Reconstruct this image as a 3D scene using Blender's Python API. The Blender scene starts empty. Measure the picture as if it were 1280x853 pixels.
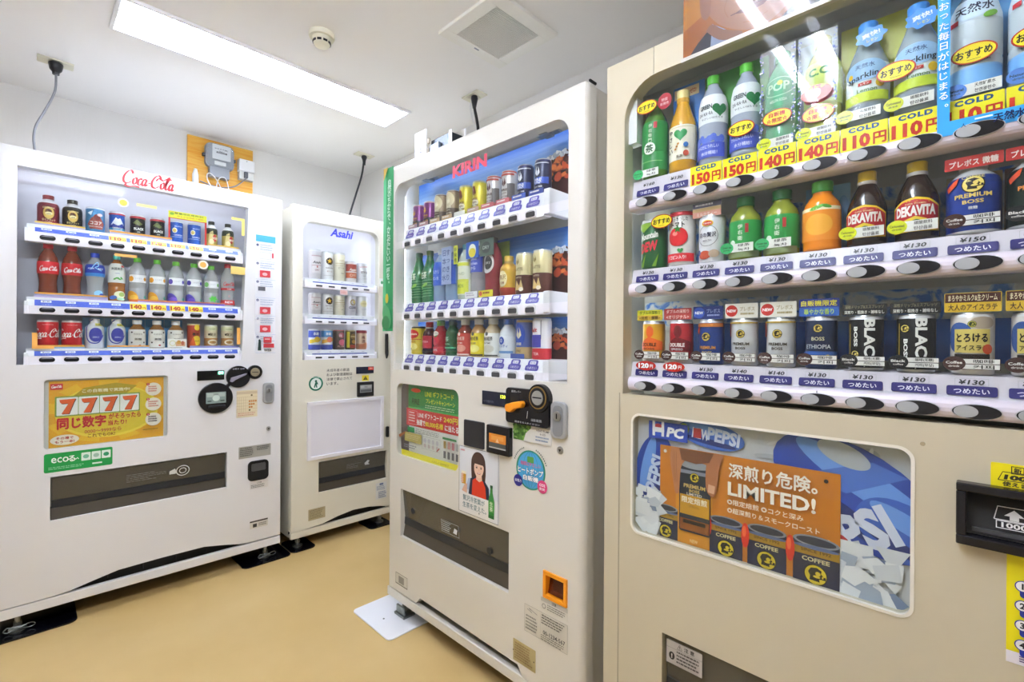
import bpy, bmesh, math, random
from math import sin, cos, pi, radians
from mathutils import Matrix, Vector
from mathutils.geometry import tessellate_polygon

S = bpy.context.scene
COL = S.collection

# ---------------------------------------------------------------- camera
F_PX, YAW, PITCH, ROLL, EYE = 600.4, 0.7945, -0.0012, 0.0066, 1.12     # focal length in pixels of a 1280 wide frame
fw = Vector((sin(YAW)*cos(PITCH), cos(YAW)*cos(PITCH), sin(PITCH)))
r0 = Vector((cos(YAW), -sin(YAW), 0)); u0 = r0.cross(fw)
rr = r0*cos(ROLL) + u0*sin(ROLL); uu = -r0*sin(ROLL) + u0*cos(ROLL)
cd = bpy.data.cameras.new('camera'); cam = bpy.data.objects.new('camera', cd); COL.objects.link(cam)
cd.sensor_fit = 'HORIZONTAL'; cd.sensor_width = 36; cd.lens = 36*F_PX/1280; cd.clip_start = 0.02
M = Matrix((rr, uu, -fw)).transposed().to_4x4(); M.translation = (0, 0, EYE); cam.matrix_world = M
S.camera = cam

# ---------------------------------------------------------------- world, exposure
w = bpy.data.worlds.new('world'); S.world = w; w.use_nodes = True
w.node_tree.nodes['Background'].inputs[0].default_value = (0.8, 0.9, 1, 1)
w.node_tree.nodes['Background'].inputs[1].default_value = 0.3
S.view_settings.view_transform = 'Standard'; S.view_settings.look = 'None'
S.view_settings.exposure = 1.7; S.view_settings.gamma = 1.0; S.view_settings.use_curve_mapping = False
cy = S.cycles; cy.max_bounces = 7; cy.diffuse_bounces = 4; cy.glossy_bounces = 3; cy.transmission_bounces = 4; cy.transparent_max_bounces = 12; cy.caustics_reflective = False; cy.caustics_refractive = False
LAMP_A, LAMP_B = 15.5, 33.0            # radiance of the tubes: trough light in view, bare batten behind the camera

CEIL, YB, XR, XL, YF = 2.36, 3.408, 1.807, -1.9, -2.6

# ---------------------------------------------------------------- materials
def lin(c):
    if isinstance(c, str):
        c = [int(c[i:i+2], 16)/255 for i in (0, 2, 4)]
    return tuple((v/12.92 if v <= 0.04045 else ((v+0.055)/1.055)**2.4) for v in c) + (1.0,)
MATS = {}
def mat(name, col='cccccc', rough=0.45, metal=0.0, coat=0.0, emit=0.0, noise=None, bump=None, trans=0.0, spec=0.5):
    if name in MATS: return MATS[name]
    m = bpy.data.materials.new(name); MATS[name] = m; m.use_nodes = True
    nt = m.node_tree; b = nt.nodes['Principled BSDF']
    b.inputs['Base Color'].default_value = lin(col); b.inputs['Roughness'].default_value = rough
    b.inputs['Metallic'].default_value = metal; b.inputs['Coat Weight'].default_value = coat
    b.inputs['Specular IOR Level'].default_value = spec
    if trans: b.inputs['Transmission Weight'].default_value = trans
    if emit:
        b.inputs['Emission Color'].default_value = lin(col); b.inputs['Emission Strength'].default_value = emit
    tc = None
    if noise or bump: tc = nt.nodes.new('ShaderNodeTexCoord')
    if noise:                                # (scale, second colour, amount)
        n = nt.nodes.new('ShaderNodeTexNoise'); n.inputs['Scale'].default_value = noise[0]; n.inputs['Detail'].default_value = 5
        nt.links.new(tc.outputs['Object'], n.inputs['Vector'])
        r = nt.nodes.new('ShaderNodeValToRGB'); r.color_ramp.elements[0].position = 0.35; r.color_ramp.elements[1].position = 0.7
        r.color_ramp.elements[0].color = lin(col); r.color_ramp.elements[1].color = lin(noise[1])
        nt.links.new(n.outputs['Fac'], r.inputs['Fac']); nt.links.new(r.outputs['Color'], b.inputs['Base Color'])
    if bump:                                 # (scale xyz, strength)
        mp = nt.nodes.new('ShaderNodeMapping'); mp.inputs['Scale'].default_value = bump[0]
        n = nt.nodes.new('ShaderNodeTexNoise'); n.inputs['Scale'].default_value = 1; n.inputs['Detail'].default_value = 3
        bp = nt.nodes.new('ShaderNodeBump'); bp.inputs['Strength'].default_value = bump[1]; bp.inputs['Distance'].default_value = 0.002
        nt.links.new(tc.outputs['Object'], mp.inputs['Vector']); nt.links.new(mp.outputs['Vector'], n.inputs['Vector'])
        nt.links.new(n.outputs['Fac'], bp.inputs['Height']); nt.links.new(bp.outputs['Normal'], b.inputs['Normal'])
    return m
def mat_print(name='print', rough=0.35, coat=0.0, metal=0.0, spec=0.5):          # flat colours printed on paper or film
    if name in MATS: return MATS[name]
    m = mat(name, 'ffffff', rough, metal, coat, spec=spec); nt = m.node_tree
    a = nt.nodes.new('ShaderNodeVertexColor'); a.layer_name = 'Col'
    nt.links.new(a.outputs['Color'], nt.nodes['Principled BSDF'].inputs['Base Color']); return m
def mat_clear(name, tint='ffffff', amount=0.9, rough=0.02, body='ffffff', refl=1.0):   # thin clear sheet: see-through plus a fresnel sheen
    if name in MATS: return MATS[name]
    m = bpy.data.materials.new(name); MATS[name] = m; m.use_nodes = True; nt = m.node_tree; nt.nodes.clear()
    o = nt.nodes.new('ShaderNodeOutputMaterial'); t = nt.nodes.new('ShaderNodeBsdfTransparent'); t.inputs[0].default_value = lin(tint)
    d = nt.nodes.new('ShaderNodeBsdfPrincipled'); d.inputs['Base Color'].default_value = lin(body); d.inputs['Roughness'].default_value = 0.2
    x = nt.nodes.new('ShaderNodeMixShader'); x.inputs[0].default_value = 1-amount
    nt.links.new(t.outputs[0], x.inputs[1]); nt.links.new(d.outputs[0], x.inputs[2])
    g = nt.nodes.new('ShaderNodeBsdfGlossy'); g.inputs['Roughness'].default_value = rough
    f = nt.nodes.new('ShaderNodeFresnel'); ge = nt.nodes.new('ShaderNodeNewGeometry'); mr = nt.nodes.new('ShaderNodeMapRange')     # same sheen on both faces of a thin sheet
    mr.inputs['To Min'].default_value = 1.45; mr.inputs['To Max'].default_value = 1/1.45
    nt.links.new(ge.outputs['Backfacing'], mr.inputs['Value']); nt.links.new(mr.outputs['Result'], f.inputs[0])
    fm = nt.nodes.new('ShaderNodeMath'); fm.operation = 'MULTIPLY'; fm.inputs[1].default_value = refl
    y = nt.nodes.new('ShaderNodeMixShader'); nt.links.new(f.outputs[0], fm.inputs[0]); nt.links.new(fm.outputs[0], y.inputs[0])
    nt.links.new(x.outputs[0], y.inputs[1]); nt.links.new(g.outputs[0], y.inputs[2]); nt.links.new(y.outputs[0], o.inputs[0]); return m

# ---------------------------------------------------------------- objects
def tag(o, label=None, cat=None, group=None, kind=None):
    if label: o['label'] = label
    if cat: o['category'] = cat
    if group: o['group'] = group
    if kind: o['kind'] = kind
    return o
def link(o, parent=None, loc=None):
    COL.objects.link(o)
    if parent: o.parent = parent
    if loc: o.location = loc
    return o
def empty(name, loc=(0, 0, 0), rz=0.0, parent=None):
    o = bpy.data.objects.new(name, None); o.empty_display_size = 0.1; link(o, parent, loc); o.rotation_euler = (0, 0, rz); return o
def smooth(me, ang=40):
    me.polygons.foreach_set('use_smooth', [True]*len(me.polygons)); me.set_sharp_from_angle(angle=radians(ang))

class MB:
    """collects shapes, builds ONE mesh object"""
    def __init__(s): s.v = []; s.f = []; s.c = []; s.m = []; s.mi = 0; s.col = 'ffffff'
    def add(s, vs, fs, col=None):
        n = len(s.v); s.v += [tuple(p) for p in vs]
        for f in fs: s.f.append([i+n for i in f]); s.c.append(col or s.col); s.m.append(s.mi)
        return s
    def box(s, x0, x1, y0, y1, z0, z1, col=None, skip=''):
        v = [(x, y, z) for z in (z0, z1) for y in (y0, y1) for x in (x0, x1)]
        F = {'b': (0, 2, 3, 1), 't': (4, 5, 7, 6), 'f': (0, 1, 5, 4), 'k': (2, 6, 7, 3), 'l': (0, 4, 6, 2), 'r': (1, 3, 7, 5)}
        return s.add(v, [f for k, f in F.items() if k not in skip], col)
    def prism(s, pts, y0, y1, col=None, caps='fk'):
        """outline in x,z (counter-clockwise seen from the front) extruded from y0 (front) to y1"""
        n = len(pts); v = [(x, y0, z) for x, z in pts] + [(x, y1, z) for x, z in pts]; f = []
        for i in range(n):
            j = (i+1) % n; f.append((i, i+n, j+n, j))
        if 'f' in caps: f.append(tuple(range(n)))
        if 'k' in caps: f.append(tuple(range(2*n-1, n-1, -1)))
        return s.add(v, f, col)
    def extx(s, pts, x0, x1, col=None):
        """outline in y,z extruded along x (points run counter-clockwise seen from +x)"""
        n = len(pts); v = [(x0, y, z) for y, z in pts] + [(x1, y, z) for y, z in pts]; f = []
        for i in range(n):
            j = (i+1) % n; f.append((i, j, j+n, i+n))
        f.append(tuple(range(n-1, -1, -1))); f.append(tuple(range(n, 2*n))); return s.add(v, f, col)
    def cyl(s, cx, cz, r, y0, y1, n=24, col=None, r1=None):
        a = [2*pi*i/n for i in range(n)]; r1 = r if r1 is None else r1
        v = [(cx+r*cos(t), y0, cz+r*sin(t)) for t in a] + [(cx+r1*cos(t), y1, cz+r1*sin(t)) for t in a]
        f = [(i, i+n, (i+1) % n+n, (i+1) % n) for i in range(n)] + [tuple(range(n)), tuple(range(2*n-1, n-1, -1))]
        return s.add(v, f, col)
    def lathe(s, prof, n=24, c=(0, 0, 0), cols=None, sx=1.0, sy=1.0):
        k = len(prof); v = []
        for r, z in prof:
            for i in range(n):
                t = 2*pi*i/n; v.append((c[0]+r*sx*sin(t), c[1]-r*sy*cos(t), c[2]+z))
        b = len(s.v); s.v += v
        for j in range(k-1):
            for i in range(n):
                a, e = j*n+i, j*n+(i+1) % n
                s.f.append([b+a, b+e, b+e+n, b+a+n]); s.c.append(cols[j] if cols else s.col); s.m.append(s.mi)
        s.f.append([b+i for i in range(n-1, -1, -1)]); s.c.append(cols[0] if cols else s.col); s.m.append(s.mi)
        s.f.append([b+(k-1)*n+i for i in range(n)]); s.c.append(cols[-1] if cols else s.col); s.m.append(s.mi)
        return s
    def tube(s, pts, r, n=8, col=None):
        pts = [Vector(p) for p in pts]; v = []; k = len(pts); up = None
        for i, p in enumerate(pts):
            d = (pts[min(i+1, k-1)] - pts[max(i-1, 0)]).normalized()
            if up is None: up = d.orthogonal().normalized()
            up = (up - d*up.dot(d)).normalized(); q = d.cross(up)
            rad = r[i] if isinstance(r, (list, tuple)) else r
            v += [tuple(p + up*rad*cos(2*pi*j/n) + q*rad*sin(2*pi*j/n)) for j in range(n)]
        f = [(i*n+j, i*n+(j+1) % n, (i+1)*n+(j+1) % n, (i+1)*n+j) for i in range(k-1) for j in range(n)]
        f += [tuple(range(n-1, -1, -1)), tuple((k-1)*n+j for j in range(n))]; return s.add(v, f, col)
    def mesh(s, name, mats, sm=None, bev=0, recalc=True):
        me = bpy.data.meshes.new(name); me.from_pydata(s.v, [], s.f)
        mats = mats if isinstance(mats, (list, tuple)) else [mats]
        for m in mats: me.materials.append(m)
        me.polygons.foreach_set('material_index', s.m)
        if any(m.name.startswith('print') or m.name.startswith('paint') for m in mats):
            at = me.color_attributes.new('Col', 'FLOAT_COLOR', 'CORNER'); buf = []; cache = {}
            for p, c in zip(me.polygons, s.c):
                if c not in cache: cache[c] = lin(c)
                buf += list(cache[c])*p.loop_total
            at.data.foreach_set('color', buf)
        if recalc or bev:
            bm = bmesh.new(); bm.from_mesh(me)
            if recalc: bmesh.ops.recalc_face_normals(bm, faces=bm.faces)
            if bev:
                es = [e for e in bm.edges if e.is_manifold and e.calc_face_angle(0) > 0.6]
                bmesh.ops.bevel(bm, geom=es, offset=bev, segments=2, affect='EDGES', profile=0.5, clamp_overlap=True)
            bm.to_mesh(me); bm.free()
        if sm: smooth(me, sm)
        me.validate(); return me
    def build(s, name, mats, parent=None, loc=None, sm=None, bev=0, recalc=True):
        return link(bpy.data.objects.new(name, s.mesh(name, mats, sm, bev, recalc)), parent, loc)

def rrect(x0, x1, z0, z1, r, n=5, corners='1111'):
    """rounded rectangle outline, counter-clockwise from bottom left; corners: bl br tr tl"""
    pts = []
    for k, (cx, cz, a) in enumerate(((x0+r, z0+r, pi), (x1-r, z0+r, 1.5*pi), (x1-r, z1-r, 0), (x0+r, z1-r, pi/2))):
        if corners[k] == '1' and r > 0: pts += [(cx+r*cos(a+pi/2*i/n), cz+r*sin(a+pi/2*i/n)) for i in range(n+1)]
        else: pts.append(((x0, x1, x1, x0)[k], (z0, z0, z1, z1)[k]))
    return pts
def ellipse(cx, cz, rx, rz, n=28, rot=0):
    c, s_ = cos(rot), sin(rot); o = []
    for i in range(n):
        t = 2*pi*i/n; a, b = rx*cos(t), rz*sin(t); o.append((cx+a*c-b*s_, cz+a*s_+b*c))
    return o

# ---------------------------------------------------------------- lettering and flat print
GL = {}
def glyphs(txt, bold=0.0, shear=0.0, sp=1.0):
    k = (txt, bold, shear, sp)
    if k in GL: return GL[k]
    cu = bpy.data.curves.new('lettering', 'FONT'); cu.body = txt; cu.size = 1; cu.resolution_u = 2; cu.offset = bold; cu.shear = shear
    cu.space_character = sp; cu.align_x = 'CENTER'
    o = bpy.data.objects.new('lettering', cu); me = bpy.data.meshes.new_from_object(o)
    v = [(q.co.x, q.co.y) for q in me.vertices]; me.calc_loop_triangles(); t = [tuple(x.vertices) for x in me.loop_triangles]
    bpy.data.objects.remove(o); bpy.data.meshes.remove(me); bpy.data.curves.remove(cu)
    x0 = min(p[0] for p in v); x1 = max(p[0] for p in v); z0 = min(p[1] for p in v); z1 = max(p[1] for p in v)
    GL[k] = ([(p[0]-(x0+x1)/2, p[1]-(z0+z1)/2) for p in v], t, x1-x0, z1-z0); return GL[k]

EPS = 0.00006
class Art:
    """flat coloured artwork in x,z; each shape lies a hair above the one before"""
    def __init__(s): s.T = []; s.n = 0            # triangles: (layer, [(x,z)*3], colour)
    def tri(s, pts, tris, col):
        s.n += 1
        for t in tris:
            a, b, c = (pts[i] for i in t)
            if (b[0]-a[0])*(c[1]-a[1]) - (b[1]-a[1])*(c[0]-a[0]) < 0: b, c = c, b
            s.T.append((s.n, (a, b, c), col))
        return s
    def poly(s, pts, col):
        if len(pts) == 4 or len(pts) == 3: tr = [(0, 1, 2), (0, 2, 3)][:len(pts)-2]
        else: tr = tessellate_polygon([[Vector((x, z, 0)) for x, z in pts]])
        return s.tri(pts, tr, col)
    def rect(s, x0, x1, z0, z1, col, r=0, corners='1111'): return s.poly(rrect(x0, x1, z0, z1, r, 4, corners), col)
    def ell(s, cx, cz, rx, rz, col, rot=0, n=28): return s.poly(ellipse(cx, cz, rx, rz, n, rot), col)
    def ring(s, cx, cz, rx, rz, t, col, n=28, a0=0, a1=2*pi):
        o = [(cx+rx*cos(a0+(a1-a0)*i/n), cz+rz*sin(a0+(a1-a0)*i/n)) for i in range(n+1)]
        q = [(cx+(rx-t)*cos(a0+(a1-a0)*i/n), cz+(rz-t)*sin(a0+(a1-a0)*i/n)) for i in range(n+1)]
        return s.tri(o+q, [t_ for i in range(n) for t_ in ((i, i+1, n+1+i), (i+1, n+2+i, n+1+i))], col)
    def frame(s, x0, x1, z0, z1, t, col):
        o = [(x0, z0), (x1, z0), (x1, z1), (x0, z1)]; q = [(x0+t, z0+t), (x1-t, z0+t), (x1-t, z1-t), (x0+t, z1-t)]
        return s.tri(o+q, [t_ for i in range(4) for t_ in ((i, (i+1) % 4, 4+i), ((i+1) % 4, 4+(i+1) % 4, 4+i))], col)
    def line(s, pts, wd, col):
        p = []; q = []
        for i, (x, z) in enumerate(pts):
            a = pts[max(0, i-1)]; b = pts[min(len(pts)-1, i+1)]; dx, dz = b[0]-a[0], b[1]-a[1]; l = math.hypot(dx, dz) or 1
            ww = wd[i] if isinstance(wd, (list, tuple)) else wd
            p.append((x-dz/l*ww/2, z+dx/l*ww/2)); q.append((x+dz/l*ww/2, z-dx/l*ww/2))
        n = len(pts); return s.tri(p+q, [t for i in range(n-1) for t in ((i, i+1, n+i), (i+1, n+i+1, n+i))], col)
    def text(s, txt, cx, cz, h, col, w=None, bold=0.012, shear=0, rot=0, sp=1.0, ax=0.5):
        """h: height of the drawn lettering; w: its width (squeezed or stretched to fit)"""
        asc = txt.isascii()                       # plain letters are fattened, others are struck several times
        v, t, gw, gh = glyphs(txt, bold if asc else 0.0, shear, sp); kz = h/gh; kx = (w/gw) if w else kz; c, sn = cos(rot), sin(rot)
        ox = (0.5-ax)*gw*kx
        for e, g in (((0, 0),) if asc or bold < 0.004 else ((-bold, 0), (bold, 0), (0, bold), (0, -bold))):
            P = []
            for x, z in v:
                x, z = (x+e)*kx+ox, (z+g)*kz; P.append((cx+x*c-z*sn, cz+x*sn+z*c))
            s.tri(P, t, col)
        return s
    def vtext(s, txt, cx, z1, z0, size, col, bold=0.012):
        n = len(txt); st = (z1-z0)/n
        for i, ch in enumerate(txt):
            if ch.strip(): s.text(ch, cx+(size*.3 if ch in '、。' else 0), z1-st*(i+0.5), glyphs(ch, 0.0, 0, 1.0)[3]*size/.88, col, bold=bold, rot=-pi/2 if ch == 'ー' else 0)
        return s
    def pen(s, strokes, ox, oz, k, nib, col, ang=0.6, thin=0.35, slant=0.0):
        """calligraphic strokes: control points smoothed, width changes with direction"""
        for st in strokes:
            p = spline(st, 7); wd = []
            for i in range(len(p)):
                a = p[max(0, i-1)]; b = p[min(len(p)-1, i+1)]; d = math.atan2(b[1]-a[1], b[0]-a[0])
                wd.append(nib*(thin+(1-thin)*abs(sin(d-ang))))
            s.line([(ox+(x+slant*z)*k, oz+z*k) for x, z in p], wd, col)
        return s
    def add(s, other, dx=0, dz=0, k=1.0, kz=None, rot=0):
        c, sn = cos(rot), sin(rot); kz = kz or k
        for l, t, col in other.T: s.T.append((s.n+l, tuple((dx+x*k*c-z*kz*sn, dz+x*k*sn+z*kz*c) for x, z in t), col))
        s.n += other.n; return s
    def clip(s, x0, x1, z0, z1):
        """keep only what lies inside the rectangle"""
        T = []
        for l, t, col in s.T:
            p = list(t)
            for ax, lim, sg in ((0, x0, 1), (0, x1, -1), (1, z0, 1), (1, z1, -1)):
                o = []
                for i in range(len(p)):
                    a, b = p[i], p[(i+1) % len(p)]; da, db = (a[ax]-lim)*sg, (b[ax]-lim)*sg
                    if da >= 0: o.append(a)
                    if da*db < 0:
                        f = da/(da-db); o.append((a[0]+(b[0]-a[0])*f, a[1]+(b[1]-a[1])*f))
                p = o
                if not p: break
            for i in range(1, len(p)-1): T.append((l, (p[0], p[i], p[i+1]), col))
        s.T = T; return s
    def build(s, name, parent=None, loc=(0, 0, 0), m=None, thick=0.0006, label=None, tilt=0, base=None, yaw=0):
        b = MB()
        if base:                                  # slab the print lies on: outline, colour
            b.prism(base[0], -thick, 0, base[1])
        for l, t, col in s.T: b.add([(x, -thick-EPS*l, z) for x, z in t], [(0, 1, 2)], col)
        o = b.build(name, m or mat_print(), parent, loc, recalc=False)
        if tilt or yaw: o.rotation_euler = (tilt, 0, yaw)
        if label: o['label'] = label
        return o
    def wrapped(s, name, rad, m, L=0.006, ky=1.0, parent=None):
        """lay the artwork round a body whose radius is rad(z)"""
        V = []; Fc = []; C = []; st = [(l, t, c) for l, t, c in s.T]; L2 = L*L
        while st:
            l, t, c = st.pop(); d = [(t[i][0]-t[(i+1) % 3][0])**2 + (t[i][1]-t[(i+1) % 3][1])**2 for i in range(3)]
            i = d.index(max(d))
            if d[i] > L2:
                a, b, e = t[i], t[(i+1) % 3], t[(i+2) % 3]; mm = ((a[0]+b[0])/2, (a[1]+b[1])/2)
                st.append((l, (a, mm, e), c)); st.append((l, (mm, b, e), c)); continue
            n = len(V)
            for x, z in t:
                r = rad(z); R = r+0.0005+EPS*l; an = x/max(r, 0.012); V.append((R*sin(an), -R*cos(an)*ky, z))
            Fc.append((n, n+1, n+2)); C.append(c)
        b = MB(); b.v = V; b.f = Fc; b.c = C; b.m = [0]*len(Fc)
        return b.mesh(name, m, recalc=False)

def spline(p, n=6):
    if len(p) < 3: return list(p)
    o = []; q = [p[0]] + list(p) + [p[-1]]
    for i in range(1, len(q)-2):
        a, b, c, d = q[i-1:i+3]
        for j in range(n):
            t = j/n; f = []
            for k in range(len(b)):
                f.append(0.5*(2*b[k] + (c[k]-a[k])*t + (2*a[k]-5*b[k]+4*c[k]-d[k])*t*t + (3*b[k]-a[k]-3*c[k]+d[k])*t**3))
            o.append(tuple(f))
    o.append(tuple(p[-1])); return o

# ================================================================ the room
def room_box(name, x0, x1, y0, y1, z0, z1, m):
    return tag(MB().box(x0, x1, y0, y1, z0, z1).build(name, m), kind='structure')
wall_m = mat('wallpaper', 'e9e7e2', 0.75, bump=((60, 60, 9), 0.25), noise=(3.0, 'e5e3de'))
ceil_m = mat('ceiling_paint', 'f7f5f1', 0.85, bump=((40, 40, 40), 0.1))
floor_m = mat('vinyl_floor', 'd3b67c', 0.30, noise=(2.2, 'c9aa6e'), bump=((6, 6, 6), 0.03))
room_box('floor', XL-.1, XR+.1, YF-.1, YB+.1, -.1, 0, floor_m)
LX0, LX1, LY0, LY1 = .234, 1.472, 2.222, 2.486          # opening for the recessed trough light
b = MB(); b.box(XL-.1, XR+.1, YF-.1, LY0, CEIL, CEIL+.1); b.box(XL-.1, XR+.1, LY1, YB+.1, CEIL, CEIL+.1); b.box(XL-.1, LX0, LY0, LY1, CEIL, CEIL+.1); b.box(LX1, XR+.1, LY0, LY1, CEIL, CEIL+.1)
tag(b.build('ceiling', ceil_m), kind='structure')
room_box('wall_back', XL-.1, XR+.1, YB, YB+.1, 0, CEIL, wall_m)
room_box('wall_right', XR, XR+.1, YF-.1, YB, 0, CEIL, wall_m)
room_box('wall_left', XL-.1, XL, YF-.1, YB, 0, CEIL, wall_m)
room_box('wall_front', XL, XR, YF-.1, YF, 0, CEIL, wall_m)

white_metal = mat('white_enamel', 'eceded', 0.35)
black_plastic = mat('black_plastic', '14151a', 0.3)
chrome = mat('brushed_steel', 'b9bbbd', 0.28, 1.0)
galv = mat('galvanised_steel', 'a5a9a8', 0.4, 1.0, noise=(30, '858a88'))
cream_plastic = mat('cream_plastic', 'e6e2cb', 0.45)

def ceiling_light(x0, x1, y0, y1, label):
    t = tag(empty('ceiling_light', ((x0+x1)/2, (y0+y1)/2, CEIL)), label, 'ceiling light', 'fluorescent ceiling lights')
    hx, hy = (x1-x0)/2, (y1-y0)/2; b = MB(); h = -0.012; e = 0.012; d = .05
    for q in (-1, 1): b.box(-hx, hx, q*hy-(e if q > 0 else 0), q*hy+(0 if q > 0 else e), h, d); b.box(q*hx-(e if q > 0 else 0), q*hx+(0 if q > 0 else e), -hy+e, hy-e, h, d)
    b.box(-hx, hx, -hy, hy, d, d+.004); b.build('frame', white_metal, t)
    hx -= e; hy -= e; b = MB()
    v = [(x, y, z) for x in (-hx, hx) for y, z in ((-hy, h+.002), (-hy*.6, d-.002), (hy*.6, d-.002), (hy, h+.002))]
    b.add(v, [(0, 4, 5, 1), (1, 5, 6, 2), (2, 6, 7, 3)]); b.build('reflector', white_metal, t, recalc=False)
    glow = mat('fluorescent_tube', 'e4edff', 0.5, emit=LAMP_A)
    for s_ in (-1, 1):
        b = MB(); b.tube([(-hx+.035, s_*hy*.42, d-.022), (hx-.035, s_*hy*.42, d-.022)], .0145, 14); tb = b.build('tube', glow, t, sm=60)
        for q in (-1, 1):
            b = MB().box(q*(hx-.02)-.012, q*(hx-.02)+.012, s_*hy*.42-.017, s_*hy*.42+.017, d-.042, d-.004); b.build('lamp_holder', white_metal, t, bev=.003)
    return t
ceiling_light(LX0+.0005, LX1-.0005, LY0+.0005, LY1-.0005, 'long white fluorescent ceiling light over the left machines')
# the second light, behind the camera: a plain batten with two bare tubes (it shows as a reflection in the right machine)
def batten(x, y, label):
    t = tag(empty('ceiling_light', (x, y, CEIL)), label, 'ceiling light', 'fluorescent ceiling lights')
    for q in (-.4, .4): MB().box(q-.012, q+.012, -.012, .012, -.08, 0).build('stem', white_metal, t)
    MB().extx([(-.03, -.08), (-.03, -.1), (-.012, -.125), (.012, -.125), (.03, -.1), (.03, -.08)], -.62, .62).build('batten', white_metal, t, bev=.002)
    for s_ in (-1, 1):
        MB().tube([(-.59, s_*.065, -.145), (.59, s_*.065, -.145)], .0145, 14).build('tube', mat('bare_fluorescent_tube', 'e8eeff', .5, emit=LAMP_B), t, sm=60)
        for q in (-1, 1): MB().box(q*.6-.012, q*.6+.012, min(0, s_*.085), max(0, s_*.085), -.165, -.105).build('lamp_holder', white_metal, t, bev=.003)
batten(-.05, .49, 'bare-tube fluorescent batten outside the view, mirrored in the right machine glass')

# ceiling vent
t = tag(empty('ceiling_vent', (1.333, 1.398, CEIL)), 'square cream ceiling vent with fine slats', 'vent')
b = MB(); o_, i_ = .17, .118
for x0, x1, y0, y1 in ((-o_, o_, -o_, -i_), (-o_, o_, i_, o_), (-o_, -i_, -i_, i_), (i_, o_, -i_, i_)): b.box(x0, x1, y0, y1, -.014, 0)
vent_m = mat('vent_plastic', 'f3f1e8', .45); b.build('flange', vent_m, t, bev=.002)
MB().box(-i_, i_, -i_, i_, -.002, -.0005).build('backing', mat('dark_vent', '45423a', .8), t)
sl = MB().box(-i_, i_, -.0021, .0021, -.011, -.005).mesh('slat', vent_m)
for k in range(30): link(bpy.data.objects.new('slat', sl), t, (0, -i_+.004+k*(2*i_-.008)/29, 0))
MB().box(-.012, .012, .128, .134, -.0155, -.0138).build('maker_plate', mat('grey_plate', '8a8f99', .4), t)

# smoke detector
t = tag(empty('smoke_detector', (.846, 1.925, CEIL)), 'round cream smoke detector on the ceiling', 'detector')
MB().lathe([(.047, -.018), (.05, -.012), (.05, 0)], 32).build('base', cream_plastic, t, sm=40)
MB().lathe([(.012, -.052), (.026, -.05), (.032, -.043), (.033, -.034), (.036, -.018)], 32).build('head', cream_plastic, t, sm=50)
for k in range(9):
    a = 2*pi*k/9; b = MB().box(-.008, .008, -.002, .002, -.041, -.033); q = b.build('slot', black_plastic, t); q.location = (.0325*sin(a), -.0325*cos(a), 0); q.rotation_euler = (0, 0, a)
MB().lathe([(.002, -.0195), (.003, -.0175)], 8, (.035, .02, 0)).build('indicator', mat('red_lamp', '993333', .3), t)

# ceiling outlets and cords
def outlet(x, y, label, rz=0):
    t = tag(empty('ceiling_outlet', (x, y, CEIL), rz), label, 'outlet', 'ceiling power outlets')
    MB().box(-.06, .06, -.035, .035, -.007, 0).build('plate', cream_plastic, t, bev=.002)
    MB().box(-.025, .025, -.02, .02, -.011, -.007).build('socket', mat('cream_socket', 'd6d2bb', .5), t, bev=.001)
def cord(pts, r, m, plug, label, extra=None):
    t = tag(empty('power_cord', pts[0]), label, 'power cord', 'cords hanging from the ceiling')
    p = Vector(pts[0]); q = [tuple(Vector(x)-p) for x in pts]
    MB().tube(spline(q, 8), r, 8).build('cord', m, t, sm=60)
    MB().lathe(plug, 16).build('plug', black_plastic, t, sm=50)
    if extra: MB().tube(spline(extra, 8), .0022, 6).build('earth_wire', white_metal, t, sm=60)
outlet(.099, 2.985, 'cream ceiling outlet with black plug above the far-left machine')
cord([(.099, 2.975, 2.349), (.099, 2.972, 2.25), (.09, 2.97, 2.198), (.062, 2.97, 2.117), (.037, 2.97, 2.049), (.03, 2.97, 1.994), (.035, 2.97, 1.93), (.05, 2.98, 1.835)], .0045,
     mat('grey_cable', '8b8c90', .4), [(.012, -.05), (.013, -.04), (.021, -.03), (.026, -.004), (.024, 0)], 'grey cord with fat black plug dropping onto the far-left machine')
outlet(1.6, 2.975, 'cream ceiling outlet above the beer machine')
cord([(1.597, 2.967, 2.349), (1.593, 2.967, 2.30), (1.579, 2.967, 2.212), (1.54, 2.967, 2.08), (1.496, 2.967, 1.934), (1.47, 2.96, 1.825)], .0065, black_plastic,
     [(.008, -.06), (.011, -.03), (.019, -.01), (.016, 0)], 'black cord hanging slanted from ceiling onto the beer machine')
outlet(1.6, 1.85, 'cream ceiling outlet above the middle machine', pi/2)
cord([(1.59, 1.838, 2.349), (1.587, 1.833, 2.29), (1.587, 1.815, 2.221), (1.587, 1.803, 2.15), (1.58, 1.79, 1.97), (1.56, 1.78, 1.833)], .0075, black_plastic,
     [(.0085, -.06), (.013, -.035), (.018, -.012), (.016, 0)], 'black cord with white wire hanging over the middle machine',
     [(0, .02, 0), (-.005, .025, -.05), (0, .01, -.12), (0, -.02, -.2), (-.01, -.04, -.4), (-.03, -.05, -.516)])

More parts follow.
